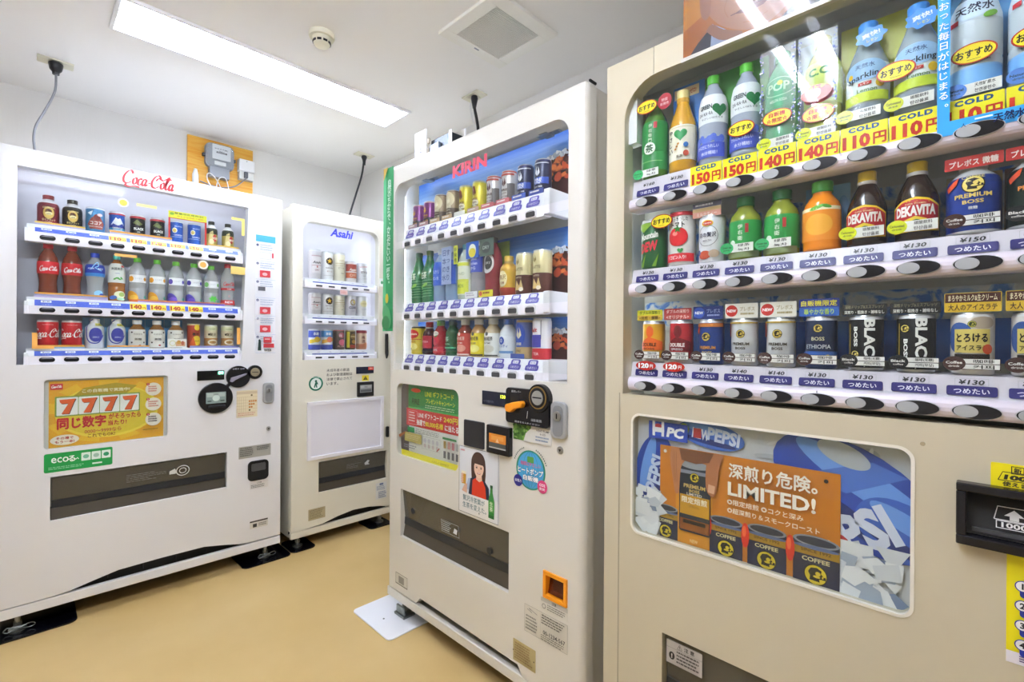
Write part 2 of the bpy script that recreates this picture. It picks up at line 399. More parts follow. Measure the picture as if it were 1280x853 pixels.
# yellow board with electric meter on the back wall
ply = mat('yellow_varnished_plywood', 'eda62c', .4, bump=((3, 3, 60), .15)); nt = ply.node_tree
wv = nt.nodes.new('ShaderNodeTexNoise'); mp = nt.nodes.new('ShaderNodeMapping'); tc = nt.nodes.new('ShaderNodeTexCoord'); rp = nt.nodes.new('ShaderNodeValToRGB')
mp.inputs['Scale'].default_value = (2, 2, 28); wv.inputs['Scale'].default_value = 2; wv.inputs['Distortion'].default_value = 1.2
rp.color_ramp.elements[0].color = lin('e89a1c'); rp.color_ramp.elements[1].color = lin('f3c254'); rp.color_ramp.elements[0].position = .3; rp.color_ramp.elements[1].position = .7
nt.links.new(tc.outputs['Object'], mp.inputs[0]); nt.links.new(mp.outputs[0], wv.inputs['Vector']); nt.links.new(wv.outputs['Fac'], rp.inputs[0]); nt.links.new(rp.outputs[0], nt.nodes['Principled BSDF'].inputs['Base Color'])
t = tag(empty('mounting_board', (.683, YB, 1.95)), 'yellow wooden board on wall carrying the electric meter', 'board')
MB().box(0, .358, -.018, 0, 0, .388).build('board', ply, t, bev=.001)
grey_case = mat('grey_case', '9aa0a8', .4)
t = tag(empty('electric_meter', (.768, YB-.018, 2.135)), 'glass-fronted electric meter on the yellow board', 'meter')
MB().prism(rrect(0, .156, .03, .178, .03), -.03, 0).build('case', grey_case, t, bev=.002)
MB().box(.02, .128, -.045, 0, -.03, .034).build('terminal_cover', grey_case, t, bev=.003)
a = Art().text('38472', .05, .07, .008, '333333', w=.03); a.rect(.022, .08, .058, .068, '2b2b2b'); a.text('00173', .05, .063, .006, 'dddddd', w=.04); a.text('kWh', .075, .082, .007, '555555')
for k in range(5): a.rect(.012+.014*k, .022+.014*k, .083, .087, '777777')
a.build('dial_plate', t, (.033, -.045, .06), base=(rrect(0, .1, .02, .11, .004), 'f4f4f2'))
Art().build('name_plate', t, (.045, -.047, .046), base=(rrect(0, .062, 0, .022, .002), 'f4f4f2'))
MB().prism(rrect(.004, .152, .034, .174, .03), -.055, -.031).build('glass_cover', mat_clear('meter_glass', 'f4f8fa', .85), t, bev=.008)
for q in (-.008, .156): MB().box(q-.006, q+.01, -.03, -.006, .09, .108).build('lug', mat('dark_steel', '50545a', .4, .8), t, bev=.002)
t = tag(empty('switch_box', (.948, YB-.018, 2.13)), 'white switch box beside the electric meter on the yellow board', 'switch box')
MB().box(0, .09, -.05, 0, .05, .125).build('cover', white_metal, t, bev=.004)
MB().box(.004, .086, -.04, 0, 0, .05).build('body', mat('pale_grey', 'd9dad6', .5), t, bev=.002)
MB().box(.028, .05, -.058, -.04, .008, .046).build('handle', mat('dark_grey', '5a5d66', .4), t, bev=.003)
MB().cyl(.043, .113, .003, -.0515, -.05, 10).build('screw', galv, t)
t = tag(empty('cable_sleeve', (.72, YB-.018, 2.03)), 'white bottle-shaped cable sleeve on the yellow board', 'cable')
MB().lathe([(.017, 0), (.017, .07), (.011, .092), (.009, .104), (.004, .108)], 16, (0, -.018, 0)).build('sleeve_body', white_metal, t, sm=40)
b = MB(); b.tube(spline([(.80, -.05, 2.03), (.775, -.055, 2.07), (.772, -.055, 2.105), (.79, -.05, 2.118), (.82, -.05, 2.09), (.85, -.055, 2.03)], 6), .003, 6)
tag(b.build('wire_loop', white_metal, None, (0, YB-.02, 0), sm=60), 'white looped wire left below the electric meter', 'wire', 'wires under the meter')
b = MB(); b.tube(spline([(.82, -.05, 2.03), (.83, -.055, 2.085), (.85, -.05, 2.108), (.875, -.05, 2.1), (.89, -.055, 2.03)], 6), .003, 6)
tag(b.build('wire_loop', white_metal, None, (0, YB-.02, 0), sm=60), 'white looped wire right below the electric meter', 'wire', 'wires under the meter')
b = MB(); b.tube(spline([(.74, -.03, 2.065), (.80, -.035, 2.05), (.86, -.04, 2.05), (.93, -.045, 2.075), (.987, -.05, 2.135)], 6), .004, 6)
tag(b.build('cable', mat('grey_cable', '8b8c90', .4), None, (0, YB-.02, 0), sm=60), 'grey cable running from sleeve to white switch box', 'cable')

# ================================================================ vending machine shells
PRINT = mat_print('print', .4, 0, 0, .3); PRINT_G = mat_print('print_gloss', .2, .1, 0, .4)
pane_m = mat_clear('display_glass', 'fbfdfc', .99, .01, refl=.45); smoked = mat_clear('smoked_acrylic', 'b4b2aa', .72, .05, '8f8c84'); pane4_m = mat_clear('display_glass_clear', 'fbfdfc', .99, .01, refl=.06)
shelf_m = mat('shelf_white', 'f1f0f6', .3); rubber = mat('black_rubber', '101014', .5); dark_in = mat('dark_interior', '6a675f', .6)
chute_m = mat('chute_grey', 'c4c1b6', .45); lip_m = mat('tray_lip', '4a4338', .4)
led_m = mat('display_led', 'f4f6ff', .5, emit=1.9)

def clip_poly(p, z0, z1):
    for lim, sg in ((z0, 1), (z1, -1)):
        o = []
        for i in range(len(p)):
            a, b = p[i], p[(i+1) % len(p)]; da, db = (a[1]-lim)*sg, (b[1]-lim)*sg
            if da >= 0: o.append(a)
            if da*db < 0: f = da/(da-db); o.append((a[0]+(b[0]-a[0])*f, a[1]+(b[1]-a[1])*f))
        p = o
    return p
def door(parent, W, bottom, holes, m, r=.004, T=.045, top=1.83, rc=.0):
    out = list(bottom)
    if rc: out += [(W-rc+rc*cos(a), top-rc+rc*sin(a)) for a in [pi/2*i/6 for i in range(7)]] + [(rc-rc*sin(a), top-rc+rc*cos(a)) for a in [pi/2*i/6 for i in range(7)]]
    else: out += [(W, top), (0, top)]
    def ins(i): return [(max(i, min(W-i, x)), min(top-i, z)) for x, z in out]
    loops = []; N = 5 if r > .008 else 2
    for k in range(N+1):
        a = pi/2*k/N; loops.append((r*(1-sin(a)), r*(1-cos(a))))
    loops.append((0, T)); b = MB(); n = len(out)
    for k in range(len(loops)-1):
        p, q = ins(loops[k][0]), ins(loops[k+1][0]); v = [(x, loops[k][1], z) for x, z in p] + [(x, loops[k+1][1], z) for x, z in q]
        b.add(v, [(i, i+n, (i+1) % n+n, (i+1) % n) for i in range(n)])
    for y, ii in ((0, r),):
        lp = [ins(ii)] + holes; fl = [p for l in lp for p in l]
        tr = tessellate_polygon([[Vector((x, z, 0)) for x, z in l] for l in lp])
        b.add([(x, y, z) for x, z in fl], [t for t in tr])
    for h in holes:
        k = len(h); b.add([(x, 0, z) for x, z in h] + [(x, T, z) for x, z in h], [(i, (i+1) % k, (i+1) % k+k, i+k) for i in range(k)])
    me = bpy.data.meshes.new('door'); me.from_pydata(b.v, [], b.f); me.materials.append(m)
    bm = bmesh.new(); bm.from_mesh(me); bmesh.ops.remove_doubles(bm, verts=bm.verts, dist=1e-6); bmesh.ops.recalc_face_normals(bm, faces=bm.faces); bm.to_mesh(me); bm.free()
    smooth(me, 35); return link(bpy.data.objects.new('door', me), parent)

def liner(parent, name, x0, x1, y0, y1, z0, z1, m):
    return MB().box(x0, x1, y0, y1, z0, z1, skip='f').build(name, m, parent, recalc=False)

def shell(name, label, x, y, rz, W, D, m, bottom, holes, r=.004, T=.045, kick=(.076, .114), rc=0, feet=True, kick_y=0.0):
    t = tag(empty(name, (x, y, 0), rz), label, 'vending machine', 'vending machines along the walls')
    MB().box(.004, W-.004, T+.004, D, kick[0], 1.822, skip='f').build('cabinet', m, t, recalc=False)
    door(t, W, bottom, holes, m, r, T, rc=rc)
    b = MB().box(0, W, kick_y, kick_y+.022, kick[0], kick[1]); b.box(.005, W-.005, kick_y+.022, .3, kick[0], kick[0]+.012); b.build('kick_plate', m, t, bev=.003)
    MB().box(.01, W-.01, .06, .07, kick[0], .2).build('base_grille', mat('grille_dark', '35342f', .6), t)
    for k in range(6): MB().box(W*.2+k*W*.12, W*.2+k*W*.12+.006, .04, .06, kick[1], .19).build('grille_rib', mat('grille_dark', '35342f', .6), t)
    if feet:
        for fx in (.055, W-.055):
            for fy in (.055, D-.08):
                f = MB().lathe([(.026, 0), (.026, .006), (.012, .014), (.0085, .02), (.0085, kick[0]-.006)], 16).build('foot', galv, t, (fx, fy, .0068), sm=40)
                MB().lathe([(.014, .02), (.014, .032)], 6).build('nut', galv, f)
    return t

def shelf(parent, x0, x1, prof, m=shelf_m, cap=True):
    s = MB().extx(prof, x0, x1).build('shelf', m, parent, bev=.0015)
    if cap:
        zs = [z for y, z in prof]; y0 = min(y for y, z in prof)
        for q in (x0, x1): MB().box(q-.006, q+.006, y0-.002, y0+.05, min(zs), min(zs)+(max(zs)-min(zs))*.75).build('end_cap', m, s, bev=.002)
    return s
def panes(parent, win, cuts, y=.010, m=None):
    """clear panes between the button bars"""
    zs = [z for x, z in win]; lo = min(zs)
    edges = [max(zs)] + [c for cc in cuts for c in cc]
    for k in range(0, len(edges)-1, 2):
        p = clip_poly(win, edges[k+1], edges[k])
        if len(p) > 2: MB().prism(p, y, y+.0025).build('display_pane', m or pane_m, parent)

def copies(name, me, parent, spots, labels=None):
    for p in spots: link(bpy.data.objects.new(name, me), parent, p)

def tray(parent, x0, x1, z0, z1, lip=.045, flap=True, depth=.2):
    liner(parent, 'dispenser_recess', x0-.01, x1+.01, .0448, depth, z0-.005, z1+.02, dark_in)
    MB().add([(x0, depth-.01, z1), (x1, depth-.01, z1), (x1, .06, z0+.01), (x0, .06, z0+.01)], [(0, 3, 2, 1)]).build('chute', chute_m, parent, recalc=False)
    l = MB().extx([(.012, z0), (.03, z0), (.045, z0+lip), (.02, z0+lip)], x0+.001, x1-.001).build('tray_lip', lip_m, parent, bev=.002)
    f = MB().extx([(.022, z0+lip+.004), (.026, z0+lip+.004), (.012, z1-.006), (.008, z1-.006)], x0+.004, x1-.004).build('dispenser_flap', smoked, parent)
    MB().extx([(.016, z0+lip+.002), (.03, z0+lip+.002), (.028, z0+lip+.03), (.018, z0+lip+.03)], x0+.004, x1-.004).build('flap_bar', mat('flap_bar', '22252a', .3), f)
    return f
def keylock(parent, x0, x1, z0, z1, y=0):
    p = MB().prism(rrect(x0, x1, z0, z1, (x1-x0)*.3), y-.012, y).build('lock_plate', mat('lock_grey', 'b4b7ba', .35, .4), parent, bev=.003)
    cx, w, h = (x0+x1)/2, x1-x0, z1-z0
    MB().cyl(cx, z0+h*.62, w*.25, y-.018, y-.012, 20).build('lock_barrel', chrome, p, bev=.001)
    MB().box(cx-.0015, cx+.0015, y-.0188, y-.0175, z0+h*.55, z0+h*.69).build('keyhole', rubber, p)
    b = MB().prism(rrect(x0+w*.18, x1-w*.18, z0+h*.06, z1-h*.1, w*.28), y-.0135, y-.011); b.build('handle_recess', mat('lock_grey_dark', '979b9f', .35, .4), p)
    return p
def trilock(parent, x, z):
    p = MB().cyl(x, z, .011, -.003, .002, 20).build('cam_lock', chrome, parent, bev=.001)
    MB().prism([(x-.005, z+.003), (x, z-.005), (x+.005, z+.003)], -.0036, -.0028).build('keyway', rubber, p)

SLOT = {}
# ---------------------------------------------------------------- far-left machine (red script lettering)
M1 = shell('vending_machine', 'wide white machine at far left with red script lettering on top', -0.065, 2.563, 0, .992, .78,
     mat('white_steel_panel', 'e9e9ea', .32),
     [(0, .118), (.15, .118), (.2, .122), (.26, .136), (.348, .154), (.494, .158), (.656, .157), (.743, .14), (.8, .126), (.84, .121), (.992, .121)],
     [[(.048, 1.016), (.808, 1.018), (.812, 1.15), (.822, 1.45), (.835, 1.76), (.048, 1.76)], rrect(.122, .513, .687, .957, .012), [(.141, .41), (.747, .412), (.747, .58), (.141, .58)],
      rrect(.845, .924, .43, .51, .02)], r=.004)
win1 = [(.046, 1.014), (.81, 1.016), (.814, 1.15), (.824, 1.45), (.837, 1.762), (.046, 1.762)]
lm1 = mat('lavender_liner', 'c9c9d4', .5)
liner(M1, 'display_liner', .02, .86, .045, .155, .99, 1.80, lm1)
BX1 = [.1305+.06985*i for i in range(10)]
b = MB().prism(rrect(-.0225, .0225, -.0088, .0088, .0085, 5), -.003, .004, '1c1c20'); b.prism(clip_poly(ellipse(0, 0, .0205, .0078, 20), .0035, .02), -.0036, -.003, '8a8a92'); btn1 = b.mesh('selection_button', PRINT_G)  # grey crescent is a highlight painted on the upper part of the dark button
cards = {}
def pcard1(kind):
    if kind in cards: return cards[kind]
    a = Art()
    if kind == 'n': a.rect(-.035, .035, -.012, .012, '4a63cf'); a.rect(-.018, .012, .001, .010, 'e9ecf7', .002); a.text('¥130', -.003, .0055, .006, '333a66', w=.02); a.text('つめたい', 0, -.007, .0045, 'c5cdf0', w=.03, bold=.004)
    else: a.rect(-.035, .035, -.012, .012, '4a63cf'); a.rect(-.028, .029, -.012, .013, 'ffe23a'); a.text(kind, -.006, 0, .02, 'a82c08', w=.038, bold=.06); a.text('円', .0205, -.004, .01, 'a82c08', bold=.03)
    o = a.build('price_card', None)
    me = o.data; bpy.data.objects.remove(o); cards[kind] = me; return me
for row, (z0, z1, zs, base, bz) in enumerate(((1.484, 1.523, 1.541, 1.553, 1.503), (1.209, 1.241, 1.264, 1.274, 1.2255), (1.016, 1.048, 1.067, 1.076, 1.0335))):
    s = shelf(M1, .073, .808, [(.012, z0), (.012, z1), (.022, zs), (.022, base), (.15, base), (.15, base-.012), (.05, z0+.004), (.045, z0)])
    copies('selection_button', btn1, s, [(x, .012, bz) for x in BX1])
    ks = (['n']*3 + ['110']*5 + ['n']*2, ['n']*4 + ['140']*4 + ['n']*2, ['n']*10)[row]
    for x, k in zip(BX1, ks):
        o = link(bpy.data.objects.new('price_card', pcard1(k)), s, (x, .0172, (z1+zs)/2)); o.rotation_euler = (-math.atan2(.010, zs-z1), 0, 0)
        o.scale = (1, 1, (zs-z1+.002)/.024)
    SLOT[1, row] = [(x+.003, .065, base) for x in BX1]
panes(M1, win1, [(1.523, 1.484), (1.241, 1.209), (1.048, 1.016)], .006, pane4_m)
MB().box(.05, .83, .047, .054, 1.775, 1.792).build('light_bar', mat('display_fill_faint', 'f4f6ff', .5, emit=2.6), M1)  # unseen glowing strip added behind the frame to brighten this display
# ---------------------------------------------------------------- beer machine
M2 = shell('vending_machine', 'narrow white beer machine standing in the back corner', 0.985, 2.577, 0, .60, .74,
     mat('cream_steel_panel', 'e3dfcf', .36),
     [(0, .104), (.07, .104), (.17, .11), (.256, .129), (.347, .141), (.442, .136), (.52, .122), (.56, .111), (.6, .108)],
     [rrect(.054, .503, 1.008, 1.752, .055, 6, '0011'), [(.145, .283), (.564, .281), (.564, .451), (.145, .452)]], r=.006, kick=(.066, .101))
lm2 = mat('white_liner', 'eeeef6', .4)
liner(M2, 'display_liner', .03, .545, .045, .17, .985, 1.785, lm2)
for q in (.036, .536): MB().box(q-.004, q+.004, .06, .075, 1.05, 1.74).build('light_bar', led_m, M2)
MB().box(.06, .51, .05, .06, 1.765, 1.775).build('light_bar', led_m, M2)
BX2 = [.1435+.0701*i for i in range(5)]
b = MB().box(-.017, .017, -.003, .002, -.0042, .0042, '4a4a50'); btn2 = b.mesh('selection_button', PRINT_G, bev=.001)
for row, (z0, z1, base, bz) in enumerate(((1.397, 1.423, 1.450, 1.4105), (1.203, 1.227, 1.257, 1.215), (1.007, 1.031, 1.061, 1.0195))):
    s = shelf(M2, .072, .487, [(.004, z0), (.004, z1), (.022, z1+.003), (.022, base), (.16, base), (.16, base-.012), (.05, z0)])
    copies('selection_button', btn2, s, [(x, .004, bz) for x in BX2])
    a = Art(); a.rect(.0, .325, -.002, .004, '5a5fae')
    for k in range(5): a.text('¥350' if row == 0 and k < 3 else '¥240', .035+.0655*k, .012, .005, '8888a8', bold=.0)
    a.build('price_strip', s, (.115, .0215, z1+.007))
    SLOT[2, row] = [(x, .062, base) for x in BX2]
panes(M2, rrect(.052, .505, 1.006, 1.754, .055, 6, '0011'), [(1.423, 1.397), (1.227, 1.203), (1.031, 1.007)], .010)
# ---------------------------------------------------------------- middle machine
M3 = shell('vending_machine', 'ivory machine in the middle with blue sky display backdrop', 1.057, 1.75, -pi/2, .985, .74,
     mat('ivory_steel_panel', 'dfdcd2', .30),
     [(0, .113), (.205, .113), (.233, .141), (.745, .135), (.763, .107), (.985, .107)],
     [rrect(.038, .927, 1.001, 1.747, .05, 6, '0011'), rrect(.064, .455, .66, .946, .03, 6), [(.096, .338), (.704, .336), (.704, .525), (.096, .527)], rrect(.852, .93, .386, .455, .004)],
     r=.022, T=.05, kick=(.072, .106), rc=.022)
lm3 = mat('grey_liner', 'd3d3d0', .45)
liner(M3, 'display_liner', .005, .955, .05, .19, .98, 1.79, lm3)
BX3 = [.1135+.0734*i for i in range(10)]
b = MB(); b.prism(rrect(-.022, .022, -.013, .0125, .008, 4, '0011'), -.004, .003, 'e4e4e6'); b.prism(rrect(-.018, .018, -.011, .0045, .004, 3, '1111'), -.0055, -.003, '4a4a4c'); b.prism(ellipse(0, .005, .015, .004, 14), -.0052, -.003, 'b0b0b2'); btn3 = b.mesh('selection_button', PRINT_G)
a = Art(); a.poly(rrect(-.027, .027, -.018, .0, .006, 4) , '5348a8'); a.poly(rrect(-.02, .02, -.004, .017, .007, 4), '5348a8'); a.rect(-.012, .012, .003, .013, 'eceaf6', .002); a.text('¥130', 0, .008, .006, '4a4468', w=.018); a.text('つめたい', 0, -.009, .009, 'e8e6f4', w=.04, bold=.01)
o = a.build('price_card', None); pc3 = o.data; bpy.data.objects.remove(o)
for row, (z0, z1, base, bz) in enumerate(((1.487, 1.517, 1.566, 1.503), (1.198, 1.230, 1.266, 1.2155), (.997, 1.026, 1.062, 1.0125))):
    s = shelf(M3, .072, .825, [(.016, z0), (.016, z1), (.02, z1+.003), (.036, base), (.15, base), (.15, base-.012), (.05, z0+.004), (.045, z0)], cap=False)
    MB().box(.826, .85, .012, .11, z0+.004, base).build('end_bracket', shelf_m, s, bev=.003)
    MB().box(.8255, .834, .015, .03, z0+.006, z0+.024).build('bracket_slot', dark_in, s)
    copies('selection_button', btn3, s, [(x, .016, bz) for x in BX3])
    hh = base-z1
    for x in BX3:
        o = link(bpy.data.objects.new('price_card', pc3), s, (x, .0265, z1+hh*.52)); o.rotation_euler = (-math.atan2(.016, hh), 0, 0); o.scale = (1, 1, min(1.0, hh/.036))
    SLOT[3, row] = [(x, .07, base) for x in BX3]
panes(M3, rrect(.036, .929, .999, 1.749, .05, 6, '0011'), [(1.517, 1.487), (1.230, 1.198), (1.026, .997)], .008)
MB().box(.03, .93, .052, .06, 1.775, 1.787).build('light_bar', mat('display_led_dim', 'f4f6ff', .5, emit=2.2), M3)
for q in (.022, .948): MB().box(q-.004, q+.004, .052, .06, 1.02, 1.74).build('light_bar', mat('display_fill_side', 'f4f6ff', .5, emit=3.0), M3)  # added side strips, hidden by the door frame, fill the display with light
# ---------------------------------------------------------------- right machine (nearest)
M4 = shell('vending_machine', 'big beige machine nearest the camera at right with coffee advert panel', 1.058, .702, -pi/2, 1.19, .74,
     mat('beige_steel_panel', 'cac1a8', .36),
     [(0, .118), (1.19, .118)],
     [rrect(.055, 1.10, .988, 1.762, .09, 8, '0011'), rrect(.084, .616, .652, .939, .02, 5), [(.165, .25), (.90, .25), (.90, .434), (.165, .434)], rrect(.675, .86, .808, .896, .006)], r=.006, T=.04, kick=(.072, .11))
liner(M4, 'display_liner', .03, 1.13, .04, .15, .96, 1.80, mat('grey_green_liner', 'b4b5aa', .5))
MB().box(.0445, .0475, -.0006, .002, .12, .99).build('door_seam', mat('seam_grey', 'a39c86', .6), M4)
MB().box(.1325, .1345, -.0006, .002, 1.762, 1.826).build('door_seam', mat('seam_grey', 'a39c86', .6), M4)
MB().box(.05, .078, .02, .05, 1.62, 1.745).build('light_bar', mat('lamp_cover', 'e8e8ea', .4), M4)
for q in (.038, 1.118): MB().box(q-.004, q+.004, .044, .052, 1.0, 1.6).build('light_bar', mat('display_fill_side', 'f4f6ff', .5, emit=3.0), M4)  # added strips out of sight behind the window sides, lighting the shelves
BX4 = [.1115+.0721*i for i in range(14)]
b = MB(); b.prism(ellipse(.006, 0, .030, .0125, 28), -.0015, .004, 'c8c8cc'); b.prism(ellipse(.006, 0, .0285, .0115, 28), -.0025, -.0015, '202023'); b.prism(ellipse(-.006, 0, .0145, .0095, 24), -.0045, -.0025, 'a9acae'); btn4 = b.mesh('selection_button', PRINT_G)
for row, (z0, z1, base, bz) in enumerate(((1.443, 1.474, 1.522, 1.459), (1.232, 1.263, 1.299, 1.2475), (.998, 1.032, 1.068, 1.0115))):
    h = z1-z0; n = 8; arc = [(.012-.012*sin(pi*k/n), z0+h*(1-cos(pi*k/n))/2) for k in range(n+1)]
    s = shelf(M4, .068, 1.09, arc + [(.016, z1+.002), (.024, base), (.14, base), (.14, base-.012), (.05, z0+.004), (.045, z0)], mat('shelf_lilac_white', 'd9d2dc', .3), cap=False)
    MB().box(.475, .4765, -.0006, .01, z0+.004, z1-.004).build('bar_joint', mat('joint_grey', '9c98a0', .5), s)
    copies('selection_button', btn4, s, [(x, .0, bz) for x in BX4])
    SLOT[4, row] = [(x, .052, base) for x in BX4]; SLOT['s', row] = s
panes(M4, rrect(.053, 1.102, .986, 1.764, .09, 8, '0011'), [(1.474, 1.443), (1.263, 1.232), (1.032, .986)], .004, pane4_m)
tr4 = tray(M4, .165, .90, .25, .434)
tr1 = tray(M1, .141, .747, .41, .58); tr2 = tray(M2, .145, .564, .282, .452); tr3 = tray(M3, .096, .704, .337, .526)

# ================================================================ drinks
PAINT = mat_print('paint_can', .3, .0, .2, .4); LABEL = mat_print('print_film', .38, 0, 0, .3)
PROF = {
 'can': [(.84, 0), (.96, .018), (1, .05), (1, .925), (.93, .975), (.92, .985)],
 'bcan': [(.88, 0), (.98, .015), (1, .04), (1, .60), (.985, .66), (.92, .72), (.70, .785), (.54, .82), (.50, .84), (.50, .865)],
 'pet': [(.86, 0), (.97, .012), (1, .04), (1, .30), (.965, .315), (1, .33), (1, .60), (.98, .66), (.86, .745), (.62, .83), (.44, .875), (.40, .895), (.40, .905)],
 'spet': [(.88, 0), (.98, .015), (1, .05), (1, .56), (.98, .62), (.90, .69), (.66, .77), (.52, .81), (.50, .83), (.50, .845)],
 'contour': [(.88, 0), (.96, .015), (.95, .06), (.88, .16), (.83, .26), (.85, .33), (.94, .42), (1, .49), (1, .60), (.97, .67), (.86, .75), (.62, .83), (.44, .875), (.40, .895), (.40, .905)],
 'waist': [(.92, 0), (1, .015), (1, .06), (.90, .12), (.80, .22), (.82, .34), (.94, .47), (1, .55), (1, .65), (.96, .71), (.80, .78), (.56, .84), (.44, .87), (.42, .905)],
 'glassb': [(.88, 0), (.98, .02), (1, .05), (1, .46), (.97, .53), (.86, .62), (.66, .73), (.48, .81), (.42, .85), (.42, .875)],
 'tallb': [(.86, 0), (.97, .012), (1, .04), (1, .53), (.96, .59), (.80, .67), (.60, .76), (.46, .84), (.42, .87), (.42, .905)],
 'carton': [(1, 0), (1, .02), (1, .5), (1, .98), (.99, 1)],
}
CAPZ = {'bcan': (.865, .50), 'pet': (.905, .42), 'spet': (.845, .53), 'contour': (.905, .44), 'waist': (.905, .44), 'glassb': (.875, .44), 'tallb': (.905, .44)}
def radius(kind, R, H):
    P = [(r*R, z*H) for r, z in PROF[kind]]
    def f(z):
        for (r0, z0), (r1, z1) in zip(P, P[1:]):
            if z <= z1: return r0 + (r1-r0)*max(0, min(1, (z-z0)/max(1e-6, z1-z0)))
        return P[-1][0]
    return f
def ring_prof(kind, R, H, z0, z1, off=0.0, cuts=()):
    f = radius(kind, R, H); zs = sorted({z0, z1, *[z*H for r, z in PROF[kind] if z0 < z*H < z1], *[c for c in cuts if z0 < c < z1]})
    return [(f(z)+off, z) for z in zs]
def liquid(col, a=.0):
    return mat('drink_'+col, col, .12, coat=.4) if not a else mat_clear('clear_'+col+str(a), col, a, .06, col)
DRINK = {}
def drink_meshes(key, sp):
    if key in DRINK: return DRINK[key]
    kind, H, R = sp['k'], sp['H']/1000, sp['R']/1000; n = 24; out = []
    bands = sp.get('bands')
    if bands:                                         # painted body: list of (upper height fraction, colour)
        cuts = [b[0]*H for b in bands]; pr = ring_prof(kind, R, H, 0, H*PROF[kind][-1][1], 0, cuts)
        cols = [next((c for zf, c in bands if (pr[i][1]+pr[i+1][1])/2 <= zf*H+1e-6), bands[-1][1]) for i in range(len(pr)-1)]
        out.append(('body', MB().lathe(pr, n, cols=cols).mesh('body', PAINT, sm=40), None))
    else:
        pr = ring_prof(kind, R, H, 0, H*PROF[kind][-1][1]); out.append(('body', MB().lathe(pr, n).mesh('body', liquid(sp['liq'], sp.get('clear', 0)), sm=50), None))
    if kind == 'can':
        out.append(('lid', MB().lathe([(.92*R, .975*H), (.95*R, .985*H), (.93*R, H), (.87*R, H), (.85*R, .982*H)], n).mesh('lid', mat('can_lid', 'c9cbcd', .3, .9), sm=30), None))
    elif kind in CAPZ:
        z, r = CAPZ[kind]; r *= R
        out.append(('cap', MB().lathe([(r*1.02, z*H), (r*1.08, (z+.012)*H), (r*1.04, (z+.02)*H), (r*1.06, .99*H), (r*.98, H)], 20).mesh('cap', mat('cap_'+sp['cap'], sp['cap'], .35), sm=40), None))
        if sp.get('neck'): out.append(('neck_ring', MB().lathe([(r*1.0, (z-.05)*H), (r*1.1, (z-.04)*H), (r*1.1, (z-.004)*H), (r, z*H)], 20).mesh('neck_ring', mat('cap_'+sp['neck'], sp['neck'], .35), sm=40), None))
    par = 'body'
    if sp.get('lab'):
        z0, z1, c = sp['lab']; cs = [c] if isinstance(c, str) else None
        if cs: pr = ring_prof(kind, R, H, z0*H, z1*H, .0005); m = MB().lathe(pr, n, cols=[c]*(len(pr)-1))
        else:
            pr = ring_prof(kind, R, H, z0*H, z1*H, .0005, [b[0]*H for b in c])
            m = MB().lathe(pr, n, cols=[next((q for zf, q in c if (pr[i][1]+pr[i+1][1])/2 <= zf*H+1e-6), c[-1][1]) for i in range(len(pr)-1)])
        m.f = m.f[:-2]; m.c = m.c[:-2]; m.m = m.m[:-2]
        out.append(('label', m.mesh('label', LABEL, sm=40), None)); par = 'label'
    if sp.get('art'):
        a = Art(); sp['art'](a, R, H); f = radius(kind, R, H)
        out.append(('print', a.wrapped('print', (lambda z: f(z)+.0008), LABEL, .005), par))
    DRINK[key] = out; return out
def place_drink(slot, parent, key, sp, label, group, s=1.0):
    W_ = parent.matrix_basis @ Vector(slot) if False else Matrix.Translation(parent.location) @ Matrix.Rotation(parent.rotation_euler.z, 4, 'Z') @ Vector(slot)
    cat = 'can' if sp['k'] == 'can' else ('carton' if sp['k'] == 'carton' else 'bottle')
    nm = {'can': 'drink_can', 'bottle': 'drink_bottle', 'carton': 'drink_carton'}[cat]
    t = tag(empty(nm, W_, parent.rotation_euler.z), label, cat, group); got = {}
    for nme, me, par in drink_meshes(key, sp):
        o = bpy.data.objects.new(nme, me); link(o, got.get(par, t)); got[nme] = o
    return t

# ---- emblems and lettering used on several packs
COLA = [[(1.65, 1.55), (1.35, 1.95), (.75, 1.75), (.25, .95), (.35, .2), (.95, .02), (1.55, .35)], [(.95, .02), (.7, -.25), (1.3, -.45), (2.3, -.25), (3.1, -.3)],
        [(2.3, 1.0), (1.9, .75), (1.9, .2), (2.2, .05), (2.5, .45), (2.4, .95), (2.15, 1.0)], [(3.3, .85), (3.05, 1.0), (2.75, .65), (2.75, .15), (3.05, .05), (3.4, .35)],
        [(4.1, .9), (3.75, 1.0), (3.45, .6), (3.5, .1), (3.75, .08), (4.05, .5)], [(4.15, 1.0), (4.0, .35), (4.1, .05), (4.4, .3)], [(4.5, .5), (4.85, .6)],
        [(6.55, 1.55), (6.2, 1.95), (5.6, 1.75), (5.1, .95), (5.2, .2), (5.8, .02), (6.4, .35)], [(5.75, 1.1), (6.2, 1.55), (7.0, 1.35), (7.7, 1.75), (8.5, 1.65)],
        [(7.15, 1.0), (6.75, .75), (6.75, .2), (7.05, .05), (7.35, .45), (7.25, .95), (7.0, 1.0)], [(7.5, .5), (8.0, 1.6), (7.95, 1.95), (7.7, 1.5), (7.6, .3), (7.8, .05), (8.1, .3)],
        [(8.9, .9), (8.55, 1.0), (8.25, .6), (8.3, .1), (8.55, .08), (8.85, .5)], [(8.95, 1.0), (8.8, .35), (8.9, .05), (9.2, .3)]]
def cola(a, cx, cz, w, col, nib=.055):
    k = w/6.4; return a.pen([[(x*.68, z) for x, z in st] for st in COLA], cx-3.2*k, cz-.8*k, k, nib*w*.75, col, slant=.14, thin=.3)
